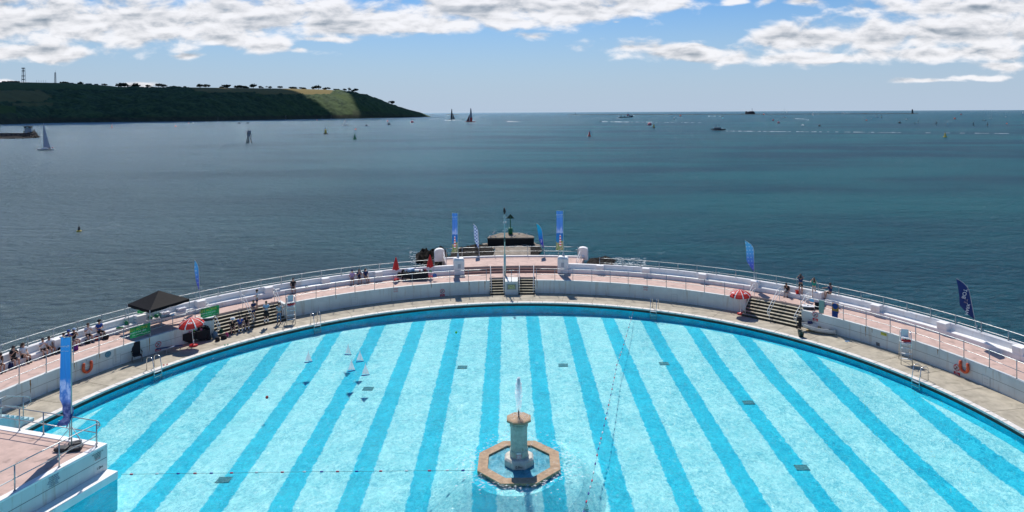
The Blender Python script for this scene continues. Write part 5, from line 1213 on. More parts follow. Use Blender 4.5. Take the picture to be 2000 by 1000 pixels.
# tables
def table(p, rz, label, L, D, h_, m_top, items, cloth_m=None, group='tables round the pool', name='table'):
    t = thing(name, label, 'table', p, rz, group)
    q = MB(); q.box((0, 0, h_), (L, D, .035)); q.build('table_top', m_top, t, bevel=.008)
    q = MB(); q.tube((0, 0, 0), (0, 0, h_-.02), .016, 6); f = None
    for sx in (-1, 1):
        for sy in (-1, 1):
            lc = (sx*(L/2-.12), sy*(D/2-.08), 0)
            if f is None: f = q.build('leg', GREY, t, loc=lc)
            else: c = f.copy(); COL.objects.link(c); c.parent = t; c.location = lc
    if cloth_m:
        q = MB(); q.smooth = True; vs = []; n = 32
        for i in range(n):
            a = 6.2832*i/n; cx_, sy_ = math.cos(a), math.sin(a); k_ = 1/max(abs(cx_), abs(sy_)); x, y = L/2*cx_*k_, D/2*sy_*k_
            w_ = 1+.05*math.sin(a*9); drop = .60*h_+.3*h_*abs(math.sin(a*1.5+.4))
            vs += [(x, y, h_+.022), (x*1.015, y*1.02, h_+.01), (x*1.06*w_, y*1.1*w_, h_-drop)]
        q.add(vs, [(3*i+k, 3*((i+1) % n)+k, 3*((i+1) % n)+k+1, 3*i+k+1) for i in range(n) for k in (0, 1)]+[tuple(3*i for i in range(n))]); q.build('cloth', cloth_m, t)
    for j, (nm, m_, x, y, s_) in enumerate(items):
        w = Matrix.Translation(p) @ Matrix.Rotation(rz, 4, 'Z') @ Vector((x, y, h_+.024))
        q = MB()
        if nm == 'box': q.box((0, 0, s_[2]/2), s_, taper=1.08); q.box((0, 0, s_[2]+.01), (s_[0]*1.12, s_[1]*1.12, .02))
        elif nm == 'cup': q.lathe([(s_[0]*.4, 0), (s_[0]*.5, s_[2]), (s_[0]*.42, s_[2]), (s_[0]*.3, .02)], n=8)
        else: q.smooth = True; q.ball((0, 0, s_[2]*.4), .5, 8, (s_[0], s_[1], s_[2]*.9)); q.tube((0, 0, s_[2]*.7), (s_[0]*.1, 0, s_[2]), s_[0]*.12, 6)
        o = q.build({'box': 'box', 'cup': 'cup', 'heap': 'bundle'}[nm], m_, loc=w, rz=rz+j)
        tag(o, '%s %s on the %s' % (items_lab[j % len(items_lab)], {'box': 'box', 'cup': 'cup', 'heap': 'bundle'}[nm], label.replace('in front of the storage boxes', '')), {'box': 'box', 'cup': 'cup', 'heap': 'bundle'}[nm], 'things lying on the tables')
    return t
items_lab = ['first', 'second', 'third', 'fourth', 'fifth', 'sixth', 'seventh', 'eighth']
PW, PB, PR_, PBK = mat('paper_white', (.72, .72, .74), .6), mat('paper_blue', (.1, .3, .55), .5), mat('paper_red', (.5, .08, .08), .6), C_BLK
p = at(811, 546, Z1); items_lab = ['white leftmost', 'pale blue broad', 'small blue', 'long white', 'small red', 'white flat', 'dark', 'rust red rightmost']
table((p.x, p.y, Z1), R(4), 'long black-clothed table on the terrace', 2.2, .7, .74, C_BLK, [('cup', PW, -.9, 0, (.16, .16, .16)), ('box', C_PBL, -.45, .05, (.5, .35, .22)), ('cup', PB, -.1, -.1, (.12, .12, .2)), ('box', PW, .15, .1, (.4, .3, .10)), ('cup', PR_, .45, -.05, (.14, .14, .12)), ('box', PW, .6, .1, (.3, .25, .08)), ('heap', C_BLK, .78, .1, (.3, .3, .2)), ('heap', PR_, .95, 0, (.22, .25, .24))], C_BLK)
p = at(366, 671, 0); items_lab = ['crumpled white leftmost', 'white flat', 'pink', 'white upright', 'green']
table((p.x, p.y+.25, 0), R(25), 'small dark table under the left sunshade', .8, .6, .72, C_BLK, [('heap', PW, -.3, 0, (.2, .25, .14)), ('box', PW, -.1, .1, (.26, .2, .08)), ('cup', mat('cup_pink', (.6, .2, .3), .5), .05, -.12, (.12, .12, .12)), ('cup', PW, .2, .05, (.12, .12, .16)), ('heap', mat('veg_green', (.15, .35, .05), .6), .32, .05, (.14, .14, .12))], C_BLK)
p = at(391, 666, 0); items_lab = ['black tall', 'black wide', 'pink', 'black round']
table((p.x, p.y+.25, 0), R(25), 'black-clothed table right of the left sunshade pole', 1.05, .6, .72, C_BLK, [('box', C_BLK, -.25, .15, (.22, .2, .34)), ('box', C_BLK, .1, .15, (.34, .2, .2)), ('cup', mat('cup_pink', (.6, .2, .3), .5), -.02, -.1, (.14, .14, .1)), ('heap', C_BLK, .36, .05, (.25, .3, .25))], C_BLK)
p = at(331, 641, Z1); items_lab = ['white folded', 'pale blue square', 'white round']
p2 = at(338, 632, Z1); table((p2.x, p2.y, Z1), R(27), 'folding table under the gazebo in front of the storage boxes', 1.7, .5, .6, mat('table_grey', (.25, .26, .28), .6), [('box', PW, -.6, 0, (.3, .2, .06)), ('box', mat('paper_cyan', (.25, .5, .75), .5), .0, -.18, (.26, .06, .14)), ('cup', PW, -.3, 0, (.14, .14, .1))])
for u, v, lb in ((406, 625, 'white folding tabletop with a dark knob leaning low on the left terrace'), (1578, 603, 'white folded table standing low on the right terrace')):
    p = at(u, v, Z1); t = thing('folded_table', lb, 'table', p, R(10 if u < 1000 else -12), 'folded white tables')
    q = MB(); q.box((0, 0, .22), (.85, .62, .05)); q.build('table_top', PW, t, bevel=.02); q = MB(); q.box((0, 0, .1), (.8, .56, .14)); q.build('frame', mat('frame_dark', (.04, .045, .05), .5), t); q = MB(); q.lathe([(.05, .24), (.04, .29)], n=8); q.build('knob', C_BLK, t)
# blue low bench and leaning board
p = at(328, 690, 0); t = thing('folding_bench', 'long low folding bench with a dark blue top and thin legs against the wall', 'bench', (p.x, p.y, 0), R(27))
q = MB(); q.box((.1, .0, .42), (1.6, .32, .03)); q.build('seat', mat('bench_blue', (.02, .05, .14), .5), t, bevel=.01)
for x in (-.6, .0, .7):
    q = MB(); q.smooth = True; q.path([(x-.1, -.15, 0), (x-.06, -.13, .41), (x+.06, .13, .41), (x+.1, .15, 0)], .012, 5); q.build('leg', GREY, t)
p = at(343, 672, 0); t = thing('folded_board', 'black folded board leaning on the wall beside the left sunshade', 'board', (p.x, p.y+.1, 0), R(27))
q = MB(); q.box((0, .12, .42), (.55, .04, .82), M=Matrix.Rotation(R(-14), 3, 'X')); q.build('panel', C_BLK, t, bevel=.01); q = MB(); q.tube((-.32, -.1, 0), (-.45, .2, .8), .015, 6); q.build('strut', ALU, t)
p = at(357, 668, 0); t = thing('fan', 'round black fan on a stand between the leaning board and the tables', 'fan', (p.x, p.y+.1, 0), R(10))
q = MB(); q.smooth = True; q.path([(.22*math.cos(a), 0, .85+.22*math.sin(a)) for a in [k*6.2832/20 for k in range(20)]], .03, 6, closed=True); q.tube((0, .02, .85), (0, -.03, .85), .19, 20); q.build('cage', C_BLK, t)
q = MB(); q.tube((0, .02, 0), (0, .02, .65), .02, 6); q.lathe([(.16, 0), (.14, .03)], n=12); q.build('stand', C_BLK, t)
def recliner(p, rz, label, sc=1.):
    t = thing('garden_chair', label, 'chair', p, rz, 'dark camping and garden chairs', sc)
    q = MB(); q.box((0, -.02, .42), (.5, .5, .05)); q.build('seat', C_NVY if False else C_BLK, t, bevel=.015)
    q = MB(); q.box((0, .36, .80), (.5, .05, .82), M=Matrix.Rotation(R(-16), 3, 'X')); q.build('backrest', C_BLK, t, bevel=.015)
    q = MB(); q.box((0, .44, 1.12), (.4, .07, .14), M=Matrix.Rotation(R(-16), 3, 'X')); q.build('headrest', C_BLK, t, bevel=.02)
    for s_ in (-.28, .28):
        q = MB(); q.smooth = True; q.path([(s_, -.28, 0), (s_, .1, .62), (s_, .2, .64), (s_, .34, .66)], .016, 6); q.tube((s_, .34, 0), (s_, -.2, .62), .016, 6); q.build('frame', mat('chair_frame', (.05, .055, .06), .4), t)
        q = MB(); q.box((s_, .02, .655), (.06, .46, .03)); q.build('armrest', C_BLK, t, bevel=.01)
    return t
p = at(272, 703, 0); recliner((p.x, p.y-.25, 0), R(40), 'dark reclining garden chair alone against the left wall')
p = at(1597, 612, Z1); recliner((p.x, p.y+.1, Z1), R(-20), 'dark brown camping chair behind the towels on the right terrace', .62)
# ---------------------------------------------------------------- dinghy, motor, bucket, towels
p = at(1598, 648, 0); dg = thing('dinghy', 'white rowing dinghy with wooden seats lying on the right deck', 'dinghy', (p.x, p.y, .28), R(180-22))
GELW = mat('white_gelcoat', (.66, .66, .64), .3, .06, 3, stain=(.4, .38, .3), stain_amt=.4); WOOD = mat('pale_wood', (.42, .32, .16), .7, .15, 6)
L_, B_, D_ = 2.3, 1.15, .42; q = MB(); q.smooth = True; vs = []; n, m_ = 16, 9
for inner in (0, 1):
    for i in range(n+1):
        s = i/n; w_ = (B_/2-(.035*inner))*(1-max(0, (s-.45)/.55)**2.2*.93)*(.82+.18*math.sin(min(1, s*2.2)*math.pi/2)); zt_ = .14*s**2.2
        x = -L_/2+L_*s-(.03 if inner and s > .9 else 0)
        for j in range(m_):
            a = math.pi*j/(m_-1); dd = (D_-.05*inner)*(1-.25*s**3); vs.append((x-.10*math.sin(a)*s**2, -w_*math.cos(a), zt_+.10-dd*abs(math.sin(a))**.7))
K = (n+1)*m_; fs = []
for inner in (0, 1):
    for i in range(n):
        for j in range(m_-1): a = inner*K+i*m_+j; fs.append((a, a+m_, a+m_+1, a+1))
fs += [(i*m_, (i+1)*m_, K+(i+1)*m_, K+i*m_) for i in range(n)]+[(i*m_+m_-1, (i+1)*m_+m_-1, K+(i+1)*m_+m_-1, K+i*m_+m_-1) for i in range(n)]
fs += [tuple(range(m_)), tuple(K+j for j in range(m_))]
q.add(vs, fs); fixn(q.build('hull', GELW, dg))
q = MB(); q.smooth = True
for sg in (0, m_-1): q.path([vs[i*m_+sg] for i in range(n+1)], .028, 6)
q.build('gunwale', GELW, dg)
for x, w_ in ((-.85, 1.), (-.1, 1.06), (.65, .85)): q = MB(); q.box((x, 0, -.02), (.24, w_*.96, .03)); q.build('seat', WOOD, dg)
q = MB(); q.box((0, 0, -.26), (1.7, .5, .02)); q.build('floorboard', WOOD, dg)
q = MB(); q.box((-1.15, 0, -.06), (.05, .9, .34)); q.build('transom', GELW, dg)
p = at(1582, 632, .42); tag(bag(p, 'navy cover folded over the bow of the dinghy', C_NVY, (.4, .3, .2)), None, 'bag')
p = at(1563, 645, 0); t = thing('outboard_motor', 'black outboard motor standing on the deck beside the dinghy', 'motor', (p.x, p.y+.15, 0), R(20))
q = MB(); q.smooth = True; q.ball((0, 0, .86), .2, 10, (.9, 1.15, .8)); q.build('cowl', C_BLK, t)
q = MB(); q.box((0, 0, .45), (.1, .14, .6)); q.box((0, .02, .14), (.08, .34, .1)); q.box((0, 0, .22), (.24, .3, .02)); q.build('leg', C_BLK, t, bevel=.02)
q = MB(); q.tube((0, -.1, .72), (.0, -.5, .78), .022, 6); q.build('tiller', C_BLK, t)
q = MB(); q.smooth = True; [q.ball((.09*math.cos(a), .22, .14+.09*math.sin(a)), .07, 6, (1, .2, 1)) for a in (0, 2.1, 4.2)]; q.build('propeller', C_BLK, t)
p = at(1564.5, 658, 0); t = thing('bucket', 'dark green plastic bucket on the right deck', 'bucket', p)
q = MB(); q.smooth = True; q.lathe([(.17, 0), (.235, .40), (.255, .41), (.255, .43), (.225, .43), (.16, .03)], n=16); q.build('body', mat('bucket_green', (.008, .035, .03), .35, .1), t)
q = MB(); q.path([(-.24, 0, .4), (-.15, -.1, .36), (0, -.24, .3), (.15, -.1, .36), (.24, 0, .4)], .01, 5); q.build('handle', GREY, t)
p = at(1552, 576, Z1+.36); t_ = math.atan2(p.x-PC.x, p.y-PC.y); p = pol(R3+.2, t_, Z1+.36); t = thing('bucket', 'small red bucket on the right seat wall', 'bucket', p)
q = MB(); q.smooth = True; q.lathe([(.13, 0), (.18, .28), (.195, .28), (.15, .27), (.1, .03)], n=14); q.build('body', REDP, t); q = MB(); q.path([(-.18, 0, .27), (0, -.03, .36), (.18, 0, .27)], .01, 5); q.build('handle', GREY, t)
def towel(u0, u1, v, drop, m, label, zt_=Z1+1.07):
    a, b = th(u0, v, zt_), th(u1, v, zt_); r_ = R2+.1; L = (b-a)*r_; pm = pol(r_, (a+b)/2, 0)
    t = thing('towel', label, 'towel', (pm.x, pm.y, zt_), -(a+b)/2, 'towels drying on the right railing')
    q = MB(); q.smooth = True; vs = []; n = 12; prof = [(.05, -drop*.7), (.045, -.2), (.03, -.01), (0, .03), (-.03, -.01), (-.05, -.3), (-.06, -drop)]
    for i in range(n+1):
        x = -L/2+L*i/n
        for y, z in prof: vs.append((x, y+.025*math.sin(i*1.7+z*3)*min(1, -z*3 if z < 0 else 0), z))
    k_ = len(prof); q.add(vs, [(i*k_+j, (i+1)*k_+j, (i+1)*k_+j+1, i*k_+j+1) for i in range(n) for j in range(k_-1)]); q.build('cloth', m, t); return t
towel(1603, 1619, 585, .95, mat('towel_sage', (.30, .42, .36), .9, .1, 20), 'sage green towel over the right railing')
def tw(t, c, x, z, f):
    r_ = t.m('SQRT', t.m('ADD', t.m('POWER', t.m('MULTIPLY', x, 1.), 2.), t.m('POWER', t.m('ADD', z, .18), 2.)))
    c = t.mix(t.m('GREATER_THAN', z, -.55), (.01, .04, .20), (.40, .20, .04)); c = t.mix(t.m('LESS_THAN', r_, .22), c, (.01, .05, .22))
    c = t.mix(t.m('GREATER_THAN', t.m('ABSOLUTE', x), .30), c, (.01, .04, .20)); return c
towel(1625, 1645, 592, 1.0, grad_mat('towel_pattern', [(0, (.01, .04, .20)), (1, (.40, .20, .04))], -1, 0, tw, .1), 'navy and orange patterned towel over the right railing')
p = at(1586, 585, Z1+.8); 
q = MB(); q.box((0, 0, 0), (.34, .02, .2)); pm = pol(R2+.05, th(1586, 586, Z1+.95), Z1+.93); tag(q.build('small_sign', mat('sign_lightblue', (.25, .5, .75), .5), loc=pm, rz=-th(1586, 586, Z1+.95)), 'small pale blue sign on the railing right of the right steps', 'sign')
for (u, v, m_, lb) in ((1655, 667, PB, 'pair of pale blue flip-flops on the right deck'), (323, 713, mat('flop_red', (.4, .05, .04), .6), 'pair of reddish flip-flops at the pool edge by the left ladder'), (442, 674, mat('flop_green', (.02, .25, .12), .6), 'small green object at the pool edge below the pink bag')):
    p = at(u, v, 0); t = thing('flip_flops', lb, 'flip-flops', p, .4)
    for s_ in (-.1, .1):
        q = MB(); q.prism([(s_+.05*math.cos(a), .13*math.sin(a)) for a in [k*.6283 for k in range(10)]], 0.004, .03); q.tube((s_-.04, 0, .03), (s_, .07, .06), .008, 4); q.tube((s_+.04, 0, .03), (s_, .07, .06), .008, 4); q.build('flip_flop', m_, t)
# ---------------------------------------------------------------- pier head, beacon and rocks off the terrace
def rock(name, pts, z0, hgt, label, m, seed, group=None, cat='rock', kind=None):
    """craggy mass filling an outline on the water"""
    rnd = random.Random(seed); cx_ = sum(p[0] for p in pts)/len(pts); cy_ = sum(p[1] for p in pts)/len(pts)
    N = 40; out = []
    per = []
    for i in range(len(pts)):
        a, b = Vector(pts[i][:2]), Vector(pts[(i+1) % len(pts)][:2]); per += [a.lerp(b, k/8) for k in range(8)]
    q = MB(); rings = 9; vs = []; M_ = len(per)
    for k in range(rings+1):
        f = k/rings
        for i, p in enumerate(per):
            g = 1-f**1.4; x, y = cx_+(p.x-cx_)*g, cy_+(p.y-cy_)*g
            nz = noise.noise(Vector((x*.7, y*.7, seed*3.1)))+.6*noise.noise(Vector((x*2.1, y*2.1, seed)))
            z = z0+hgt*(min(1, f*2.2)**.6)*(.62+.55*nz+.28*noise.noise(Vector((x*4.5, y*4.5, seed)))) if k else z0-.6
            s_ = 1+.12*noise.noise(Vector((x*1.1, y*1.1, 9))); vs.append((cx_+(x-cx_)*s_, cy_+(y-cy_)*s_, z))
    fs = [(k*M_+i, k*M_+(i+1) % M_, (k+1)*M_+(i+1) % M_, (k+1)*M_+i) for k in range(rings) for i in range(M_)]+[tuple(rings*M_+i for i in range(M_))]
    q.add(vs, fs); o = fixn(q.build(name, m)); tag(o, label, cat, group, kind); return o
def P2(u, v, z=SEA): p = at(u, v, z); return (p.x, p.y)
rock('rock', [P2(812, 514), P2(812, 500), P2(835, 496), P2(872, 492), P2(880, 516), P2(850, 524)], SEA, 1.25, 'dark wet rock rising from the sea left of the upper terrace', ROCK, 1, 'dark rocks under the terrace')
rock('rock', [P2(870, 512), P2(880, 496), P2(906, 488), P2(925, 482), P2(952, 480), P2(966, 488), P2(966, 512)], SEA, .8, 'long dark rock ledge between the terrace and the pier', ROCK, 2, 'dark rocks under the terrace')
rock('rock', [P2(1028, 500), P2(1032, 484), P2(1055, 482), P2(1060, 490), P2(1046, 504)], SEA, .4, 'small dark rock right of the pier causeway', ROCK, 3, 'dark rocks under the terrace')
rock('rock', [P2(1140, 520), P2(1150, 508), P2(1180, 503), P2(1205, 509), P2(1192, 524)], SEA, .6, 'low dark rock breaking the surf right of the terrace', ROCK, 4, 'dark rocks under the terrace')
rock('rock', [P2(938, 487), P2(942, 478), P2(956, 474), P2(1045, 474), P2(1058, 480), P2(1052, 488)], SEA, .30, 'weed-covered rock apron round the foot of the pier head', PIERC, 6, 'dark rocks under the terrace')
pc = at(999, 482, SEA); pb = thing('pier_head', 'massive dark pier block with a sloping stone top beyond the terrace', 'pier')
YF = at(999, 481.5, SEA).y; xa, xb = atY(952, 470, YF).x, atY(1043, 470, YF).x; zt_ = atY(999, 465.5, YF).z
def YB(v): 
    b = (v-VY); return F*(H-(zt_+.25))/b
yb = YB(455)
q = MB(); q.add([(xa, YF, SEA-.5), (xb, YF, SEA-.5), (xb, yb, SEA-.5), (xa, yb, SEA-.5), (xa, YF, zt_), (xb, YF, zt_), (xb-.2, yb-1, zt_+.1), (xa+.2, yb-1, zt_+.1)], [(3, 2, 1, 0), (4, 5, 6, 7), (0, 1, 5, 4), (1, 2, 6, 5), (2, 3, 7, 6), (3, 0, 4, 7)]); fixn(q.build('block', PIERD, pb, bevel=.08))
mx = (xa+xb)/2
q = MB(); z_ = zt_+.003
q.add([(xa-.05, YF-.05, z_-.1), (xb+.05, YF-.05, z_-.1), (xb+.05, YF-.05, z_+.1), (xa-.05, YF-.05, z_+.1), (mx-1.6, yb-.6, z_+.42), (mx+1.4, yb-.6, z_+.42), (xb-.3, yb-2.2, z_+.22), (xa+.3, yb-2.2, z_+.22), (xb, yb-1, z_-.1), (xa, yb-1, z_-.1)],
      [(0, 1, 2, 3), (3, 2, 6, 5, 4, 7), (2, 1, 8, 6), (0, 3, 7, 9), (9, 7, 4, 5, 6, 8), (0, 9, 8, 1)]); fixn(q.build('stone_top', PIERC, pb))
q = MB(); a0, a1 = at(962, 500, -2.2), at(1040, 500, -2.2); b0, b1 = at(968, 483, -2.2), at(1036, 483, -2.2)
vs = [(b0.x, b0.y, -2.2), (b1.x, b1.y, -2.2), (a1.x, 68.5, -2.2), (a0.x, 68.5, -2.2)]
q.prism([(v[0], v[1]) for v in vs], -5, -2.2); tag(fixn(q.build('causeway', PIERC, bevel=.05)), 'weathered pale causeway leading from the terrace to the pier head', 'causeway')
bp = atY(997, 457, yb-1.2); bc = thing('beacon', 'green beacon with a triangle topmark on the pier head', 'beacon', (bp.x, yb-1.2, z_+.35))
q = MB(); q.smooth = True; q.lathe([(.34, 0), (.34, .9), (.30, .92)], n=14); q.build('drum', GREEN, bc)
q = MB(); q.smooth = True; q.tube((0, 0, .9), (0, 0, 2.7), .07, 8); q.build('pole', GREEN, bc)
q = MB(); q.add([(-.62, -.05, 2.35), (.62, -.05, 2.35), (0, -.05, 3.05), (-.62, .05, 2.35), (.62, .05, 2.35), (0, .05, 3.05)], [(0, 1, 2), (5, 4, 3), (0, 3, 4, 1), (1, 4, 5, 2), (2, 5, 3, 0)]); q.build('topmark', mat('dark_green', (.005, .045, .022), .5), bc)
GULL = mat('gull_white', (.7, .7, .7), .7)
gull = None
for i, (u, v) in enumerate(((958, 462.5), (963, 457.5), (966, 455.5), (968, 463), (985, 461.5), (1005, 463), (1029, 459.5), (1014, 457))):
    p = at(u, v, z_+.2+(.15 if v < 460 else 0)); lb = 'small sea bird resting on the pier head'
    if gull is None:
        q = MB(); q.smooth = True; q.ball((0, 0, .12), .1, 6, (1.8, .9, 1)); q.ball((.17, 0, .24), .05, 6); q.tube((.15, 0, .16), (.17, 0, .22), .035, 5); q.tube((.2, 0, .24), (.27, 0, .23), .012, 4, .003); gull = tag(q.build('sea_bird', GULL, loc=p, rz=i), lb, 'bird', 'sea birds resting on the pier head')
    else: c = gull.copy(); COL.objects.link(c); c.location = p; c.rotation_euler.z = i*1.3
# surf round the rocks
q = MB(); rnd = random.Random(11)
for (u0, u1, v0, v1, n) in ((800, 835, 490, 516, 160), (1165, 1260, 503, 524, 420), (1062, 1140, 486, 500, 10), (930, 960, 478, 484, 16)):
    for i in range(n):
        p = at(rnd.uniform(u0, u1), rnd.uniform(v0, v1), SEA+.09); s_ = rnd.uniform(.03, .15)
        q.add([(p.x+s_*1.8*rnd.uniform(.5, 1)*math.cos(a), p.y+s_*rnd.uniform(.4, 1)*math.sin(a), SEA+.07+.03*rnd.random()) for a in [k*6.2832/7 for k in range(7)]], [tuple(range(7))])
tag(q.build('surf', FOAM), 'white surf flecks round the rocks beside the terrace', 'surf', kind='stuff')
# ---------------------------------------------------------------- things on the sea
def S_(u, v): return at(u, v, SEA)
def seasc(u, v): return F/ at(u, v, SEA).y      # px per metre
HW, HD, HN = mat('hull_white', (.62, .63, .64), .4), mat('hull_dark', (.015, .02, .03), .45), mat('hull_navy', (.012, .03, .075), .45)
BRED, BGRN, BYEL, BBLK, BORG = mat('buoy_red', (.48, .02, .03), .5), mat('buoy_green', (.01, .16, .07), .5), mat('buoy_yellow', (.50, .38, .03), .5), mat('buoy_black', (.02, .02, .022), .6), mat('buoy_orange', (.75, .12, .06), .5)
def nav_buoy(u, v, hpx, kind, label):
    p = S_(u, v); h_ = hpx/seasc(u, v); t = thing('navigation_buoy', label, 'buoy', p, 0, 'navigation buoys on the water', h_/4.)
    lo, up_ = {'red': (BRED, BRED), 'green': (BGRN, BGRN), 'by': (BBLK, BYEL), 'yb': (BYEL, BBLK), 'ybd': (BYEL, BYEL)}[kind]
    q = MB(); q.smooth = True; q.lathe([(1.0, -.4), (1.15, 0), (1.15, .45), (.9, .6)], n=16); q.build('float', lo, t)
    q = MB(); q.smooth = True
    if kind == 'red': q.lathe([(.9, .55), (.85, .9), (.55, 1.1), (.5, 2.4), (.5, 2.8)], n=12)
    elif kind == 'green': q.lathe([(.9, .55), (.8, 1.0), (.5, 1.6), (.28, 2.6), (.12, 3.4)], n=12)
    else: q.lathe([(.6, .55), (.5, 1.2), (.42, 2.4), (.35, 2.5)], n=10)
    q.build('tower', up_, t)
    q = MB(); q.tube((0, 0, 2.3), (0, 0, 4.), .07, 6); q.lathe([(.2, 3.2), (.02, 3.55)], n=8); q.lathe([(.2, 3.6), (.02, 3.95)], n=8); q.build('topmark', BBLK if kind not in ('red', 'green') else up_, t)
nav_buoy(636, 262, 15, 'by', 'black and yellow cardinal buoy off the headland')
nav_buoy(693, 272, 12.5, 'green', 'green conical buoy off the headland')
nav_buoy(1151, 266, 11, 'red', 'red buoy in the middle distance right of the mast')
nav_buoy(1277, 250, 10.5, 'by', 'small black and yellow buoy beside a pink mooring float')
nav_buoy(1846, 268, 12.5, 'ybd', 'yellow buoy with dark topmark in the right distance')
nav_buoy(154.5, 452, 15, 'yb', 'small yellow and black buoy alone on the left water')
PINKB = mat('buoy_pink', (.55, .12, .15), .5)
def mooring(u, v, wpx, m, label):
    p = S_(u, v); r_ = wpx/2/seasc(u, v); q = MB(); q.smooth = True; q.lathe([(r_*.7, -.3*r_), (r_, .15*r_), (r_*.92, .75*r_), (r_*.5, 1.1*r_), (r_*.1, 1.2*r_)], n=12); q.tube((0, 0, r_*1.1), (0, 0, r_*1.5), r_*.08, 5)
    o = q.build('mooring_buoy', m, loc=p); return tag(o, label, 'buoy', 'round mooring floats')
for u, v, w_, m_, lb in ((694.5, 253, 3, BORG, 'tiny orange float above the green buoy'), (716, 246, 5, HN, 'dark mooring float just right of the two-masted yacht'), (759.5, 243.5, 6, HN, 'dark mooring float under the end of the headland'), (757, 237, 3, BRED, 'tiny red float off the end of the headland'), (805, 239.5, 6, PINKB, 'pinkish mooring float left of the dark racing yacht'),
    (1268.5, 244.5, 8, PINKB, 'pink mooring float beside the small black and yellow buoy'), (1317.5, 231.5, 4, HW, 'white mooring float left of the speedboat wake'), (1329, 227, 4, BORG, 'orange float near the breakwater line, left of the fort'), (1510, 235.5, 4, BRED, 'red float left of the tall-masted yacht, farther one'), (1520.5, 240.5, 5, PINKB, 'red and white float left of the tall-masted yacht, nearer one'),
    (1568, 245.5, 5, HW, 'pale float below the curving wake'), (1600.5, 246.5, 5, HD, 'dark float right of the curving wake'), (1692.5, 235.5, 3, BORG, 'orange float in front of the breakwater end'), (1757, 240.5, 5, HD, 'dark low float below the lighthouse'), (1865, 232.5, 4, BORG, 'orange-red float right of the lighthouse'), (1877, 224, 3, BRED, 'tiny red float close to the horizon on the right'), (1966.5, 242, 3, BORG, 'orange float near the right edge'), (1492, 224.3, 4, BORG, 'orange float beside the fort'),
    (1411.5, 231, 3, mat('buoy_teal', (.1, .45, .5), .5), 'turquoise float under the speedboat'), (343, 247, 2.5, BORG, 'small orange float under the wooded shore'), (368.5, 240.5, 2, BORG, 'tiny orange float close to the wooded shore'), (619, 235, 2, BORG, 'tiny red float under the headland slope')):
    mooring(u, v, w_, m_, lb)
def yacht(u, v, mast_px, hull_px, label, hullm=HW, sails=None, masts=1, rz=0., group='yachts and sailing boats'):
    p = S_(u, v); k = seasc(u, v); L = hull_px/k; Hm = mast_px/k
    t = thing('yacht', label, 'yacht', p, rz, group)
    o = hull_mb(L, L*.28, L*.10).build('hull', hullm, t, loc=(0, 0, L*.08)); fixn(o)
    q = MB(); q.box((-.02*L, 0, L*.115), (L*.4, L*.16, L*.06), taper=.8); q.build('cabin', HW, t)
    for i in range(masts):
        x = L*.08-(.28*L*i); h_ = Hm*(1-.22*i)
        q = MB(); q.tube((x, 0, L*.08), (x, 0, h_), max(.06, .012*L), 5); q.tube((x, 0, L*.16), (x-.3*L, 0, L*.16), max(.05, .009*L), 4); q.build('mast', ALU if sails else GREY, t)
        q = MB(); q.tube((x, 0, h_), (L*.48, 0, L*.1), .02, 3); q.tube((x, 0, h_), (-L*.48, 0, L*.1), .02, 3); q.build('rigging', GREY, t)
    if sails:
        x = L*.08
        q = MB(); sail(q, [(x, 0, L*.17), (x-.42*L, .1, L*.17), (x, 0, Hm*.98)], camber=.02*L); q.build('mainsail', sails, t)
    return t
GREYSAIL = mat('sail_grey', (.42, .44, .54), .7, .05, 1); DSAIL = mat('sail_dark', (.012, .016, .03), .6); TSAIL = mat('sail_teal', (.12, .35, .45), .6, trans=.2)
t = yacht(87.5, 293.5, 53, 32, 'white sailing yacht under a large grey-white mainsail on the left', sails=GREYSAIL, rz=R(180))
L_ = 32/seasc(87.5, 293.5)
q = MB(); q.smooth = True; [q.ball((x, 0, L_*.13), L_*.03, 6, (1, 1, 1.8)) for x in (-L_*.2, -L_*.27, -L_*.33)]; q.build('crew', C_BLK, t)
q = MB(); q.box((-L_*.47, 0, L_*.16), (L_*.05, .03, L_*.05)); q.tube((-L_*.45, 0, L_*.08), (-L_*.45, 0, L_*.18), .02, 4); q.build('ensign', BRED, t)
yacht(674.5, 245, 14, 10, 'two-masted white yacht moored below the headland field', masts=2)
yacht(219, 249, 8, 5, 'tiny yacht with reddish sail under the wooded shore', sails=mat('sail_red', (.45, .1, .08), .7), hullm=BRED)
yacht(465, 231.5+5, 8, 5, 'small moored yacht under the wood, bare mast', hullm=HN) if False else None
yacht(425.5, 237, 9, 4, 'tiny bare-masted yacht close to the wooded shore', hullm=HN)
yacht(558, 234, 9, 5, 'tiny bare-masted yacht under the left part of the headland', hullm=HN); yacht(646.5, 232.5, 8, 4, 'tiny bare-masted yacht under the middle of the headland', hullm=HN); yacht(629, 232.5, 6, 3, 'tiniest bare-masted yacht under the headland', hullm=HN)
yacht(1531.5, 230, 19, 9, 'bare-masted yacht with a tall mast near the breakwater', hullm=HW)
yacht(1588, 225.3, 8, 4, 'tiny white yacht in front of the breakwater', sails=SAILW)
yacht(1923, 235.5, 22, 8, 'dark-hulled yacht with a tall bare mast near the right edge', hullm=HD)
yacht(1936, 231.5, 17, 6, 'white-hulled yacht with a bare mast near the right edge', hullm=HW)
yacht(1964, 228.5, 10, 4, 'faint bare-masted yacht at the right edge')
yacht(1713, 229, 10, 8, 'white motor-sailer right of the orange float')
yacht(1722, 230.5, 7, 4, 'small boat with a dark upright sail', sails=DSAIL, hullm=HD); yacht(1829, 244, 9, 5, 'small racing dinghy with a tall dark sail', sails=DSAIL, hullm=TSAIL)
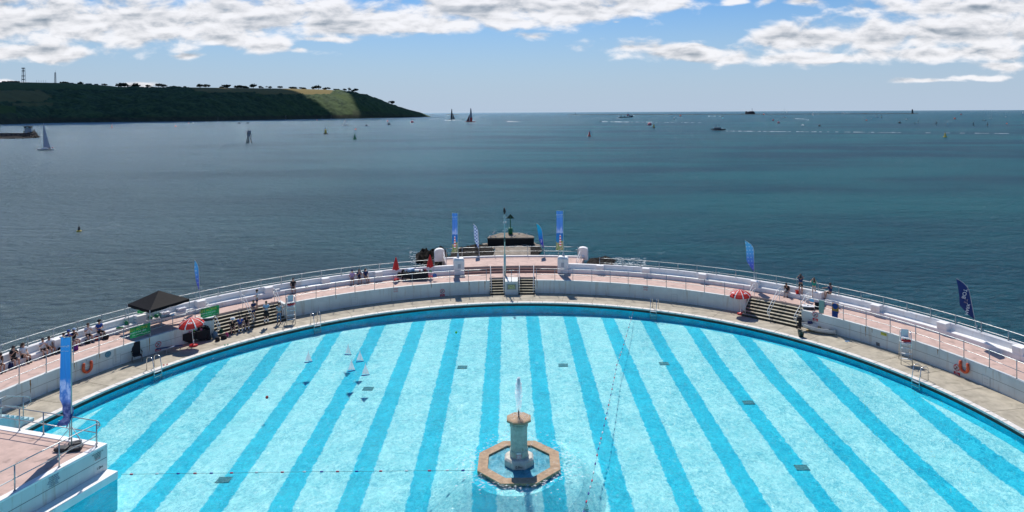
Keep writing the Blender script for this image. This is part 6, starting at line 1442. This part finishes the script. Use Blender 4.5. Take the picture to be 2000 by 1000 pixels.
yacht(1793.5, 240, 8, 3, 'windsurfer-like dinghy with a thin dark sail below the lighthouse', sails=DSAIL); yacht(1850.5, 245, 7, 4, 'dinghy with a pale tilted sail right of the dark one', sails=TSAIL); yacht(1902, 245, 8, 5, 'dinghy with a dark sail below the dark-hulled yacht', sails=DSAIL, hullm=HD); yacht(1929, 246.5, 9, 6, 'dinghy with a dark tilted sail near the right edge', sails=DSAIL, hullm=TSAIL)
yacht(1998, 221.5, 5, 3, 'tiny white sail on the horizon at the right edge', sails=SAILW); yacht(1537, 219.8, 4, 3, 'tiny white sail on the horizon behind the tall-masted yacht', sails=SAILW) 
def racer(u, v, hpx, lpx, label, wing, hull, rz, jib=None):
    p = S_(u, v); k = seasc(u, v); h_, L = hpx/k, lpx/k; t = thing('racing_catamaran', label, 'racing yacht', p, rz, 'foiling racing catamarans')
    for s_ in (-1, 1): fixn(hull_mb(L, L*.07, L*.06).build('hull', hull, t, loc=(0, s_*L*.22, L*.10)))
    q = MB(); q.box((.0, 0, L*.11), (L*.06, L*.5, L*.03)); q.box((-L*.3, 0, L*.11), (L*.06, L*.5, L*.03)); q.box((L*.35, 0, L*.115), (L*.6, L*.03, L*.02)); q.build('crossbeam', hull, t)
    q = MB(); vs = []
    for k_, (z, w0, w1) in enumerate(((.06, .05, -.12), (.25, .045, -.13), (.6, .03, -.10), (.9, .01, -.06), (1., 0, -.04))):
        for sy in (-1, 1): vs += [(w0*h_, sy*.012*h_, z*h_), (w1*h_, sy*.008*h_, z*h_)]
    fs = []
    for i in range(4):
        a, b = i*4, i*4+4; fs += [(a, a+1, b+1, b), (a+2, b+2, b+3, a+3), (a, b, b+2, a+2), (a+1, a+3, b+3, b+1)]
    fs += [(16, 17, 19, 18), (0, 2, 3, 1)]
    q.add(vs, fs); fixn(q.build('wing_sail', wing, t))
    if jib is not None: q = MB(); sail(q, [(L*.48, 0, L*.14), (.08*h_, .02*h_, .08*h_), (.05*h_, 0, .62*h_)], camber=.02*h_); q.build('jib', jib, t)
    return t
racer(883, 234, 21.5, 12, 'racing catamaran with a black wing sail throwing spray', DSAIL, HD, R(-10), DSAIL)
def wing_red(t, c, x, z, f): return c
k = seasc(919, 239)
racer(919, 239, 27.5, 17, 'racing catamaran with red hulls and a red-footed wing sail', grad_mat('wing_red_blue', [(0, (.5, .03, .03)), (.33, (.5, .03, .03)), (.36, (.25, .33, .40)), (1, (.03, .06, .15))], 0, 27.5/k, None, .1), BRED, R(170), mat('jib_maroon', (.12, .015, .03), .6))
def ship(u, v, lpx, label, kind, rz=0.):
    p = S_(u, v); k = seasc(u, v); L = lpx/k; t = thing('ship' if kind != 'launch' else 'motor_boat', label, 'ship' if kind != 'launch' else 'boat', p, rz)
    def B(name, x, z, sx, sy, sz, m, tp=1.): q = MB(); q.box((x*L, 0, z*L), (sx*L, sy*L, sz*L), taper=tp); return q.build(name, m, t)
    if kind == 'tug':
        fixn(hull_mb(L, L*.22, L*.05).build('hull', HN, t, loc=(0, 0, L*.065))); B('bow', .36, .115, .24, .18, .09, HN, 1.12)
        B('stripe', .30, .10, .03, .21, .13, HW); B('wheelhouse', .18, .17, .16, .15, .08, HW, .9); B('bridge', .20, .23, .10, .13, .05, HW, .9)
        B('funnel', .08, .19, .05, .10, .14, BRED, .7); B('funnel', .155, .21, .035, .17, .12, BRED, .8); B('crane', -.36, .13, .06, .05, .06, mat('crane_brown', (.2, .13, .06), .7)); B('winch', -.12, .10, .05, .1, .05, HD)
        q = MB(); q.tube((.13*L, 0, .24*L), (.13*L, 0, .40*L), .012*L, 5, .006*L); q.box((.13*L, 0, .37*L), (.04*L, .03*L, .03*L)); q.build('mast', GREY, t)
        fixn(hull_mb(L*.26, L*.07, L*.03).build('stern_ramp', HD, t, loc=(-.50*L, 0, L*.02)))
    elif kind == 'launch':
        fixn(hull_mb(L, L*.24, L*.07).build('hull', HD, t, loc=(0, 0, L*.11))); B('deckhouse', .02, .16, .42, .16, .08, mat('cabin_grey', (.10, .13, .15), .5), .92); B('canopy', .12, .21, .36, .17, .015, HW)
        B('stripe', .0, .03, .7, .22, .02, BORG if False else mat('waterline_red', (.2, .06, .05), .6)); q = MB(); q.tube((0, 0, .2*L), (0, 0, .38*L), .006*L, 5); q.tube((-.16*L, 0, .2*L), (-.16*L, 0, .33*L), .006*L, 5); q.build('mast', GREY, t)
    else:
        fixn(hull_mb(L, L*.3, L*.12).build('hull', HD if kind == 'dark' else HW, t, loc=(0, 0, L*.1))); B('cabin', .0, .18, .4, .2, .12, HD if kind == 'dark' else HW, .8)
    return t
ship(1223, 230, 27, 'dark blue offshore tug with red funnel stripes on the horizon', 'tug')
ship(1402, 255, 30, 'dark motor launch with a pale awning trailing a wake', 'launch', R(180))
bt = 'small motor boats on the open water'
for u, v, l_, lb, kd, rz in ((988, 236.5, 4, 'small dark speedboat at the head of a short wake right of the red racer', 'dark', 180), (903, 233.5, 4, 'small dark boat following the black racing catamaran', 'dark', 0), (981, 228, 3, 'tiny dark boat under the horizon right of the red racer', 'dark', 0), (1173, 237.5, 5, 'speedboat at the left end of the long wake', 'dark', 180), (1411, 227, 5, 'speedboat in front of the breakwater left of the fort', 'dark', 0),
    (1551, 231.5, 4, 'speedboat heading a curved wake', 'dark', 180), (1702, 232.5, 4, 'small white boat left of the motor-sailer', 'white', 0), (1770, 233.5, 5, 'small pale boat below the lighthouse', 'white', 0), (1787, 240.5, 5, 'low grey boat beside the thin dark sail', 'dark', 0), (467, 241, 8, 'left of two dark open boats under the wood', 'dark', 0), (484.5, 241, 7, 'right of two dark open boats under the wood', 'dark', 0), (377, 240, 5, 'pale open boat under the wooded shore', 'white', 0),
    (1113, 228.3, 3, 'tiny dark boat left of the tug, nearer', 'dark', 0), (1088, 225.5, 3, 'tiny dark boat left of the tug, farther', 'dark', 0), (1646, 220.3, 5, 'white speedboat beyond the breakwater', 'white', 0), (696.5, 230.6, 5, 'small dark boat under the middle headland slope', 'dark', 0), (786, 229.2, 4, 'small dark boat at the headland tip', 'dark', 0), (1877, 222.8, 3, 'tiny dark boat right of the lighthouse', 'dark', 0)):
    o = ship(u, v, l_, lb, kd, R(rz)); o.name = 'motor_boat'; o['category'] = 'boat'; o['group'] = bt
# wakes: thin sheets of foam on the sea
def wake(pts, w0, w1, label, seed=1):
    q = MB(); rnd = random.Random(seed); P = []
    for (u0, v0), (u1, v1) in zip(pts, pts[1:]):
        for i in range(24): P.append((u0+(u1-u0)*i/24, v0+(v1-v0)*i/24))
    N = len(P)
    for i in range(N-1):
        f = i/N
        if rnd.random() < .16+.25*f: continue
        w_ = (w0+(w1-w0)*f)*rnd.uniform(.15, .8)/2
        a, b = P[i], P[i+1]; q.add([S_(a[0], a[1]+w_)+Vector((0, 0, .06)), S_(b[0], b[1]+w_*rnd.uniform(.5, 1))+Vector((0, 0, .06)), S_(b[0], b[1]-w_*rnd.uniform(.4, 1))+Vector((0, 0, .06)), S_(a[0], a[1]-w_)+Vector((0, 0, .06))], [(0, 1, 2, 3)])
    tag(q.build('wake', WAKE), label, 'wake', 'foam wakes behind boats', 'stuff')
WAKE = mat('wake_foam', (.38, .43, .46), .6, .2, .2)
wake([(1176, 237.6), (1230, 238.3), (1300, 239), (1380, 239.6)], 1.6, .5, 'long foam wake behind the speedboat in the middle', 2)
wake([(1418, 256), (1500, 256.8), (1620, 257.6), (1760, 259), (1990, 261)], 1.2, .7, 'long thin wake trailing behind the dark launch', 3)
wake([(1552, 231.8), (1570, 232.5), (1580, 234), (1574, 237)], 1.9, .7, 'curved foam wake behind the speedboat on the right', 4)
wake([(1383, 226.9), (1410, 227)], 1.4, 1.2, 'short bright wake of the speedboat near the fort', 5)
wake([(869, 235), (905, 234.3)], 1.6, 1., 'spray line under the black racing catamaran', 6)
wake([(916, 240.2), (930, 240)], 1.2, .8, 'short foam under the red racing catamaran', 7)
wake([(991, 237.2), (1018, 237.8)], 1.5, .6, 'short wake behind the dark speedboat', 8)
wake([(1205, 230.6), (1213, 230.4)], 1.2, .6, 'small foam at the stern of the tug', 9)
wake([(1646, 220.6), (1662, 220.6)], 1., .6, 'white wake line beyond the breakwater', 10)
# breakwater, fort and lighthouse
def bw_pt(u, v): return S_(u, v)
BWM = mat('breakwater_stone', (.035, .038, .035), .9, .3, .02)
q = MB(); a_, b_ = S_(1110, 224.7), S_(1792, 222.4)
pts = [a_.lerp(b_, i/60) for i in range(61)]
dr = (b_-a_).normalized(); nr = Vector((-dr.y, dr.x, 0)); hb_ = .9*a_.y/F
vs = []
for i, p in enumerate(pts): j = .25*hb_*noise.noise(Vector((i*.9, 0, 0))); vs += [p-nr*12+Vector((0, 0, -1)), p-nr*4+Vector((0, 0, hb_+j)), p+nr*4+Vector((0, 0, hb_+j)), p+nr*12+Vector((0, 0, -1))]
q.add(vs, [(4*i+k, 4*i+4+k, 4*i+5+k, 4*i+1+k) for i in range(60) for k in range(3)]); tag(fixn(q.build('breakwater', BWM)), 'long low dark breakwater across the sea under the horizon', 'breakwater')
def far_block(name, u, v, label, cat, parts, group=None):
    p = S_(u, v); k = seasc(u, v); t = thing(name, label, cat, p, 0, group)
    for nm, x0, x1, z0, z1, tp, m_ in parts:
        q = MB(); q.box(((x0+x1)/2/k, 0, (z0+z1)/2/k), ((x1-x0)/k, (x1-x0)*.7/k, (z1-z0)/k), taper=tp); q.build(nm, m_, t)
    return t
FM = mat('fort_stone', (.02, .028, .04), .9, .3, .02)
p = S_(1465, 223.4); k = seasc(1465, 223.4); t = thing('sea_fort', 'round dark sea fort with masts standing on the horizon', 'fort', p)
q = MB(); prof = [(9.8, -1), (9.6, 2), (8.2, 4.6), (7.6, 5.2), (.5, 5.6)]; q.lathe([(r_/k, z/k) for r_, z in prof], n=28); q.build('casemates', FM, t)
q = MB(); q.box((-7.5/k, 0, 4.9/k), (3./k, 6/k, 2.6/k), taper=.6); q.box((2.5/k, 0, 5.6/k), (8./k, 8/k, 1.4/k), taper=.85); q.build('parapet', FM, t)
q = MB(); q.tube((4/k, 0, 5/k), (4/k, 0, 11.5/k), .25/k, 5); q.box((4/k, 0, 10.6/k), (.9/k, .3/k, 1./k)); q.tube((-2/k, 0, 5/k), (-2/k, 0, 8/k), .12/k, 4); q.build('mast', FM, t)
LM = mat('lighthouse_stone', (.05, .055, .065), .9, .2, .05)
p = S_(1782, 222.4); k = seasc(1782, 222.4); t = thing('lighthouse', 'dark lighthouse tower at the end of the breakwater', 'lighthouse', p)
q = MB(); q.lathe([(1.9/k, 0), (1.5/k, 2/k), (1.25/k, 6.5/k), (1.6/k, 6.7/k), (1.6/k, 7.1/k)], n=14); q.build('tower', LM, t)
q = MB(); q.lathe([(1.1/k, 7.1/k), (1.1/k, 8.3/k), (.9/k, 8.7/k), (.1/k, 9.2/k)], n=12); q.build('lantern', LM, t)
q = MB(); q.box((-.5/k, 0, .7/k), (7/k, 5/k, 1.4/k), taper=.7); q.build('base', BWM, t)
far_block('beacon_tower', 1124, 224.6, 'small dark beacon at the left end of the breakwater', 'beacon', [('tower', -.8, .8, 0, 3, .5, LM), ('topmark', -.35, .35, 3, 5.2, .6, LM), ('base', -1.6, 1.6, -.2, .8, .8, BWM)])
for u, v, w_, h_, lb in ((1310.5, 223.8, 4, 1.5, 'low dark hut on the breakwater left of the fort'), (1450, 223.4, 4, 1.3, 'low dark rocks beside the fort'), (1634, 222.9, 2.4, 1.4, 'small hut in the middle of the breakwater'), (1689, 222.7, 8, 1.6, 'long low dark building on the breakwater'), (1246, 224., 2.4, 1.3, 'tiny dark hut on the breakwater beside the tug')):
    far_block('breakwater_hut', u, v, lb, 'hut', [('wall', -w_/2, w_/2, 0, h_*.7, 1, LM), ('roof', -w_/2, w_/2, h_*.7, h_, .6, LM)], 'low buildings on the breakwater')
# far dark islets by the racing yachts
rock('islet', [P2(870, 223.9), P2(873, 223.4), P2(878, 223.3), P2(884, 223.4), P2(897, 223.6), P2(897, 223.9)], SEA, 4., 'thin dark islet behind the black racing catamaran', BWM, 21)
rock('islet', [P2(838, 224.6), P2(842, 224.2), P2(848, 224.4), P2(848, 224.7)], SEA, 3., 'tiny dark rock off the tip of the headland', BWM, 22)
# beacon on four legs
p = S_(486.5, 279.5); k = seasc(486.5, 279.5); s_ = 1/k; t = thing('leading_beacon', 'pale grey beacon platform standing on dark legs in the water', 'beacon', p)
for x, y in ((-4.6, -3), (4.6, -3), (-4.2, 3), (4.2, 3), (0, -3.4)):
    q = MB(); q.tube((x*s_, y*s_, -.5), (x*.55*s_, y*.6*s_, 13*s_), .75*s_, 6, .5*s_); q.build('leg', HD, t)
q = MB(); [q.tube((a*s_, -3*s_, z*s_), (b*s_, -3*s_, z2*s_), .35*s_, 5) for a, z, b, z2 in ((-4.4, 1, 0, 4.2), (0, 4.2, 4.4, 1), (-4, 4.2, 4, 4.2))]; q.build('brace', HD, t)
q = MB(); q.box((0, 0, 17*s_), (6*s_, 5*s_, 8*s_)); q.box((.5*s_, 0, 22.3*s_), (5*s_, 4*s_, 3*s_)); q.build('cabin', mat('beacon_grey', (.16, .20, .25), .7, .3, .6), t)
q = MB(); q.box((0, 0, 18.6*s_), (8.5*s_, 6*s_, .7*s_)); q.build('gallery', mat('gallery_dark', (.05, .07, .08), .7), t)
q = MB(); q.tube((-.5*s_, 0, 22*s_), (-.5*s_, 0, 26.5*s_), .5*s_, 5); q.tube((-4*s_, 0, 19*s_), (-6.2*s_, 0, 24*s_), .25*s_, 4); q.ball((-6.2*s_, 0, 24*s_), .7*s_, 6); q.build('antenna', HD, t)
# pier with a control hut at the left edge
a_ = S_(-160, 270.5); b_ = S_(56, 269); kp = seasc(0, 270)
q = MB(); 
t = thing('left_pier', 'long low stone breakwater with rubble foot entering from the left', 'pier')
dr = (b_-a_).normalized(); nr = Vector((-dr.y, dr.x, 0)); w_ = 6
zt1 = SEA+7.4/kp
q = MB(); q.prism([(p_.x, p_.y) for p_ in (a_+nr*2, b_+nr*2, b_+nr*8, a_+nr*8)], SEA-1, zt1); fixn(q.build('wall', mat('pier_wall', (.10, .085, .075), .9, .4, .4), t))
q = MB(); q.prism([(p_.x, p_.y) for p_ in (a_+nr*2.05, b_+nr*2.05, b_+nr*3.2, a_+nr*3.2)], zt1, zt1+2./kp); q.build('parapet', mat('pier_parapet', (.05, .045, .045), .9, .3, .4), t)
q = MB()
for i in range(23): pp_ = a_.lerp(b_, (i+.5)/23); q.box((pp_.x+nr.x*1.96, pp_.y+nr.y*1.96, SEA+5.6/kp), (5.4/kp, .12, 1.6/kp), rz=math.atan2(dr.y, dr.x))
q.build('bay', mat('pier_bay', (.22, .17, .14), .9, .3, .5), t)
rock('rubble', [(a_.x, a_.y), (S_(-40, 271.5).x, S_(-40, 271.5).y), (S_(30, 271).x, S_(30, 271).y), (S_(66, 269.8).x, S_(66, 269.8).y), (S_(81, 268).x, S_(81, 268).y), (S_(74, 264.5).x, S_(74, 264.5).y), (b_.x+3, b_.y+9), (a_.x, a_.y+8)], SEA, 4.2/kp, 'tumbled dark rubble along the foot of the left pier', ROCK, 31, None, 'rubble')
rock('rock', [P2(50, 268.6), P2(62, 270), P2(76, 269), P2(72, 262), P2(52, 261)], SEA, 9.6/kp, 'dark rock mound below the control hut on the pier end', ROCK, 33, 'rocks at the end of the left pier')
hp = S_(55, 265); kk = seasc(55, 265); t = thing('control_hut', 'pale grey control hut with a flat roof on the end of the left pier', 'hut', (hp.x, hp.y, SEA+4/kk)); s_ = 1/kk
q = MB(); q.box((0, 0, 5*s_), (9.6*s_, 6*s_, 11*s_)); q.build('wall', mat('hut_grey', (.30, .35, .40), .7, .1), t)
q = MB(); q.box((0, 0, 12.3*s_), (11*s_, 7*s_, 3.2*s_)); q.build('windows', mat('hut_glass', (.03, .05, .06), .2), t)
q = MB(); q.box((1*s_, -3.6*s_, 12.3*s_), (4*s_, .2*s_, 1.8*s_)); q.build('pane', mat('hut_pane', (.25, .5, .55), .2), t)
q = MB(); q.box((0, 0, 14.3*s_), (15*s_, 8*s_, .7*s_)); q.build('roof', HD, t)
q = MB(); q.tube((-2.5*s_, 0, 14*s_), (-2.5*s_, 0, 19*s_), .3*s_, 5); q.tube((-1*s_, 0, 14*s_), (-1*s_, 0, 17*s_), .2*s_, 4); q.tube((5*s_, 0, 14*s_), (5*s_, 0, 17*s_), .2*s_, 4); q.build('mast', HD, t)
q = MB(); q.box((-6.3*s_, 0, 3.5*s_), (3.4*s_, 4*s_, 3*s_)); q.build('annexe', HD, t)
for u in (64.5, 67.5): 
    pp_ = S_(u, 263); tg = thing('person', 'tiny distant figure standing on the end of the left pier', 'person', (pp_.x, pp_.y, SEA+7.2/kk), 0, 'two distant figures on the pier end'); sc_ = 4.2*s_/1.7; tg.scale = (sc_,)*3
    skin('body', [Vector(x) for x in ((0, 0, .9), (0, 0, 1.25), (0, 0, 1.45), (0, 0, 1.65), (-.2, 0, 1.3), (-.24, 0, .9), (.2, 0, 1.3), (.24, 0, .9), (-.1, 0, .5), (-.1, 0, .05), (.1, 0, .5), (.1, 0, .05))], [(0, 1), (1, 2), (2, 3), (1, 4), (4, 5), (1, 6), (6, 7), (0, 8), (8, 9), (0, 10), (10, 11)], [.14, .15, .07, .1, .06, .05, .06, .05, .09, .07, .09, .07], C_BLK, tg)
# ---------------------------------------------------------------- on the headland: masts, crest trees, houses
def crest(u, off=0.):
    p, zc = hill_pt(u, .98); return Vector((p.x, p.y+12, zc))
def lattice(u, htop, label, wpx, dishes):
    p = crest(u); k = F/p.y; h_ = htop/k; w_ = wpx/k; t = thing('radio_mast', label, 'mast', (p.x, p.y, p.z-3), 0, 'radio masts on the hill')
    r_ = max(.30, .55/k*.5)
    q = MB()
    for sx, sy in ((-1, -1), (1, -1), (1, 1), (-1, 1)): q.tube((sx*w_/2, sy*w_/2, 0), (sx*w_*.28, sy*w_*.28, h_), r_, 4)
    n = 9
    for i in range(n):
        z0, z1 = h_*i/n, h_*(i+1)/n; a = w_/2*(1-.44*i/n); b = w_/2*(1-.44*(i+1)/n)
        q.tube((-a, -a, z0), (b, -b, z1), r_*.6, 3); q.tube((a, -a, z0), (-b, -b, z1), r_*.6, 3)
    q.build('lattice', mat('mast_grey', (.10, .12, .14), .7), t)
    if dishes:
        for z, s_ in ((.96, 1.2), (.8, 1.), (.5, 1.1), (.3, 1.)): q = MB(); q.box((0, -w_*.2, h_*z), (w_*s_, w_*.4, h_*.04)); q.build('antenna', HD, t)
    else: q = MB(); q.tube((0, 0, h_*.95), (0, 0, h_*1.2), r_*.8, 4, r_*.3); q.build('spire', HD, t)
lattice(40.5, 33, 'taller lattice radio mast with antennas on the left hilltop', 5, True); lattice(103, 24, 'slimmer pointed radio mast on the left hilltop', 2.4, False)
for i in range(5):
    u = 66+i*4.5; p = crest(u); q = MB(); q.tube((0, 0, 0), (0, 0, 7*p.y/F), .3, 4); tag(q.build('pole', HD, loc=p), 'thin pole in the row between the two radio masts', 'pole', 'thin poles on the left hilltop')
LEAF = mat('leaf_dark', (.018, .032, .016), .9, .5, .15); BARK = mat('bark_dark', (.02, .016, .012), .9)
def crest_tree(u, wpx, hpx, label, seed, sink=0., lean=0.):
    p = crest(u); k = F/p.y; w_, h_ = 1.45*wpx/k, 1.1*hpx/k+2; rnd = random.Random(seed)
    t = thing('tree', label, 'tree', (p.x, p.y, p.z-2-sink), 0, 'trees along the crest of the headland')
    q = MB(); q.tube((0, 0, 0), (lean*w_*.3, 0, h_*.6), .06*h_, 6, .03*h_); q.tube((lean*w_*.3*.7, 0, h_*.4), (w_*.25, 0, h_*.75), .03*h_, 5, .015*h_); q.tube((lean*w_*.2, 0, h_*.35), (-w_*.25, 0, h_*.7), .03*h_, 5, .015*h_); q.build('trunk', BARK, t)
    q = MB()
    lobes = [(rnd.uniform(-.32, .32)*w_, rnd.uniform(-.3, .3)*w_, h_*rnd.uniform(.45, .82), rnd.uniform(.14, .24)*w_) for _ in range(10)]
    for i in range(420):
        lx, ly, lz, lr = rnd.choice(lobes); d_ = Vector((rnd.gauss(0, 1), rnd.gauss(0, 1), rnd.gauss(0, .75))).normalized()*lr*rnd.uniform(.6, 1.05)
        c = Vector((lx+lean*w_*.3, ly, lz))+Vector((d_.x, d_.y, d_.z*min(1, h_/w_)*.9)); s_ = rnd.uniform(.035, .08)*w_
        a, b = Vector((rnd.gauss(0, 1), rnd.gauss(0, 1), rnd.gauss(0, 1))).normalized()*s_, Vector((rnd.gauss(0, 1), rnd.gauss(0, 1), rnd.gauss(0, 1))).normalized()*s_
        q.add([c-a, c+b, c+a, c-b], [(0, 1, 2, 3)])
    q.build('crown', LEAF, t); return t
for i, (u, w_, h_, lb) in enumerate(((231, 17, 9, 'broad windswept tree on the crest, first big one from the left'), (262, 15, 8, 'rounded dark tree on the crest, second big one from the left'), (286, 8, 7, 'small round tree on the crest between two bigger ones'), (305, 10, 9, 'leaning windswept tree on the crest, left part'), (313, 9, 7, 'low flat tree joined to the leaning one on the crest'), (342, 7, 3, 'low bush on the crest right of the leaning tree'), (358, 5, 4, 'tiny bush on the crest before the yellow field'),
    (388, 11, 8, 'dark tree with two crowns above the left end of the yellow field'), (399, 9, 8, 'dark tree right beside the two-crowned tree'), (430, 8, 4, 'low dark bush on the skyline of the yellow field'), (440, 13, 7, 'dark domed tree on the skyline of the yellow field'), (462, 14, 6, 'long low hedge-like tree on the skyline'), (475, 12, 5, 'low dark tree right of the hedge-like one'), (492, 12, 9, 'tallest round tree above the middle of the yellow field'), (507, 7, 5, 'small pointed bush on the skyline'), (523, 8, 5, 'small round bush on the skyline'), (545, 9, 6, 'flat dark bush on the skyline, right half of the field'), (570, 12, 5, 'long low bush above the right half of the yellow field'), (590, 10, 4, 'low bush near the right end of the yellow field'),
    (612, 9, 7, 'dark wedge-shaped thicket left of the ridge peak'), (620, 9, 9, 'dark wedge-shaped thicket at the ridge peak'), (636, 12, 5, 'dark thicket right of the ridge peak'), (655, 9, 4, 'low thicket on the falling ridge'), (672, 6, 6, 'small upright tree on the falling ridge'), (680, 5, 8, 'thin windswept tree on the falling ridge'), (692, 11, 8, 'dark domed tree on the falling ridge'), (765, 10, 8, 'lone tree on the lower slope near the tip of the headland'),
    (152, 9, 5, 'dark bush beside the hilltop buildings'), (200, 7, 5, 'small bush left of the first big crest tree'), (20, 14, 5, 'low dark trees at the far left of the hilltop'), (5, 14, 4, 'low dark trees at the left picture edge'), (122, 12, 4, 'low dark bushes right of the slim radio mast'))):
    crest_tree(u, w_, h_, lb, 100+i, lean=(.5 if 'lean' in lb or 'windswept' in lb else 0.))
for u, w_, h_, lb in ((75, 22, 2.2, 'long low dark building on the left hilltop between the masts'), (135, 10, 3., 'low building right of the slim radio mast'), (170, 11, 3.5, 'gabled building on the hilltop near the left end of the wood'), (185, 7, 3.5, 'smaller gabled building next to the other on the hilltop')):
    p = crest(u); k = F/p.y; t = thing('hill_building', lb, 'building', (p.x, p.y-4, p.z-2), 0, 'low buildings on the left hilltop')
    W_, H_ = w_/k, h_/k; q = MB(); q.box((0, 0, H_*.35), (W_, W_*.4, H_*.9)); q.build('wall', mat('house_grey', (.12, .13, .14), .8, .2, .1), t)
    q = MB(); q.add([(-W_/2, -W_*.22, H_*.8), (W_/2, -W_*.22, H_*.8), (W_/2, W_*.22, H_*.8), (-W_/2, W_*.22, H_*.8), (-W_*.48, 0, H_*1.3), (W_*.48, 0, H_*1.3)], [(0, 1, 5, 4), (2, 3, 4, 5), (1, 2, 5), (3, 0, 4), (3, 2, 1, 0)]); q.build('roof', mat('roof_slate', (.035, .04, .05), .7), t)
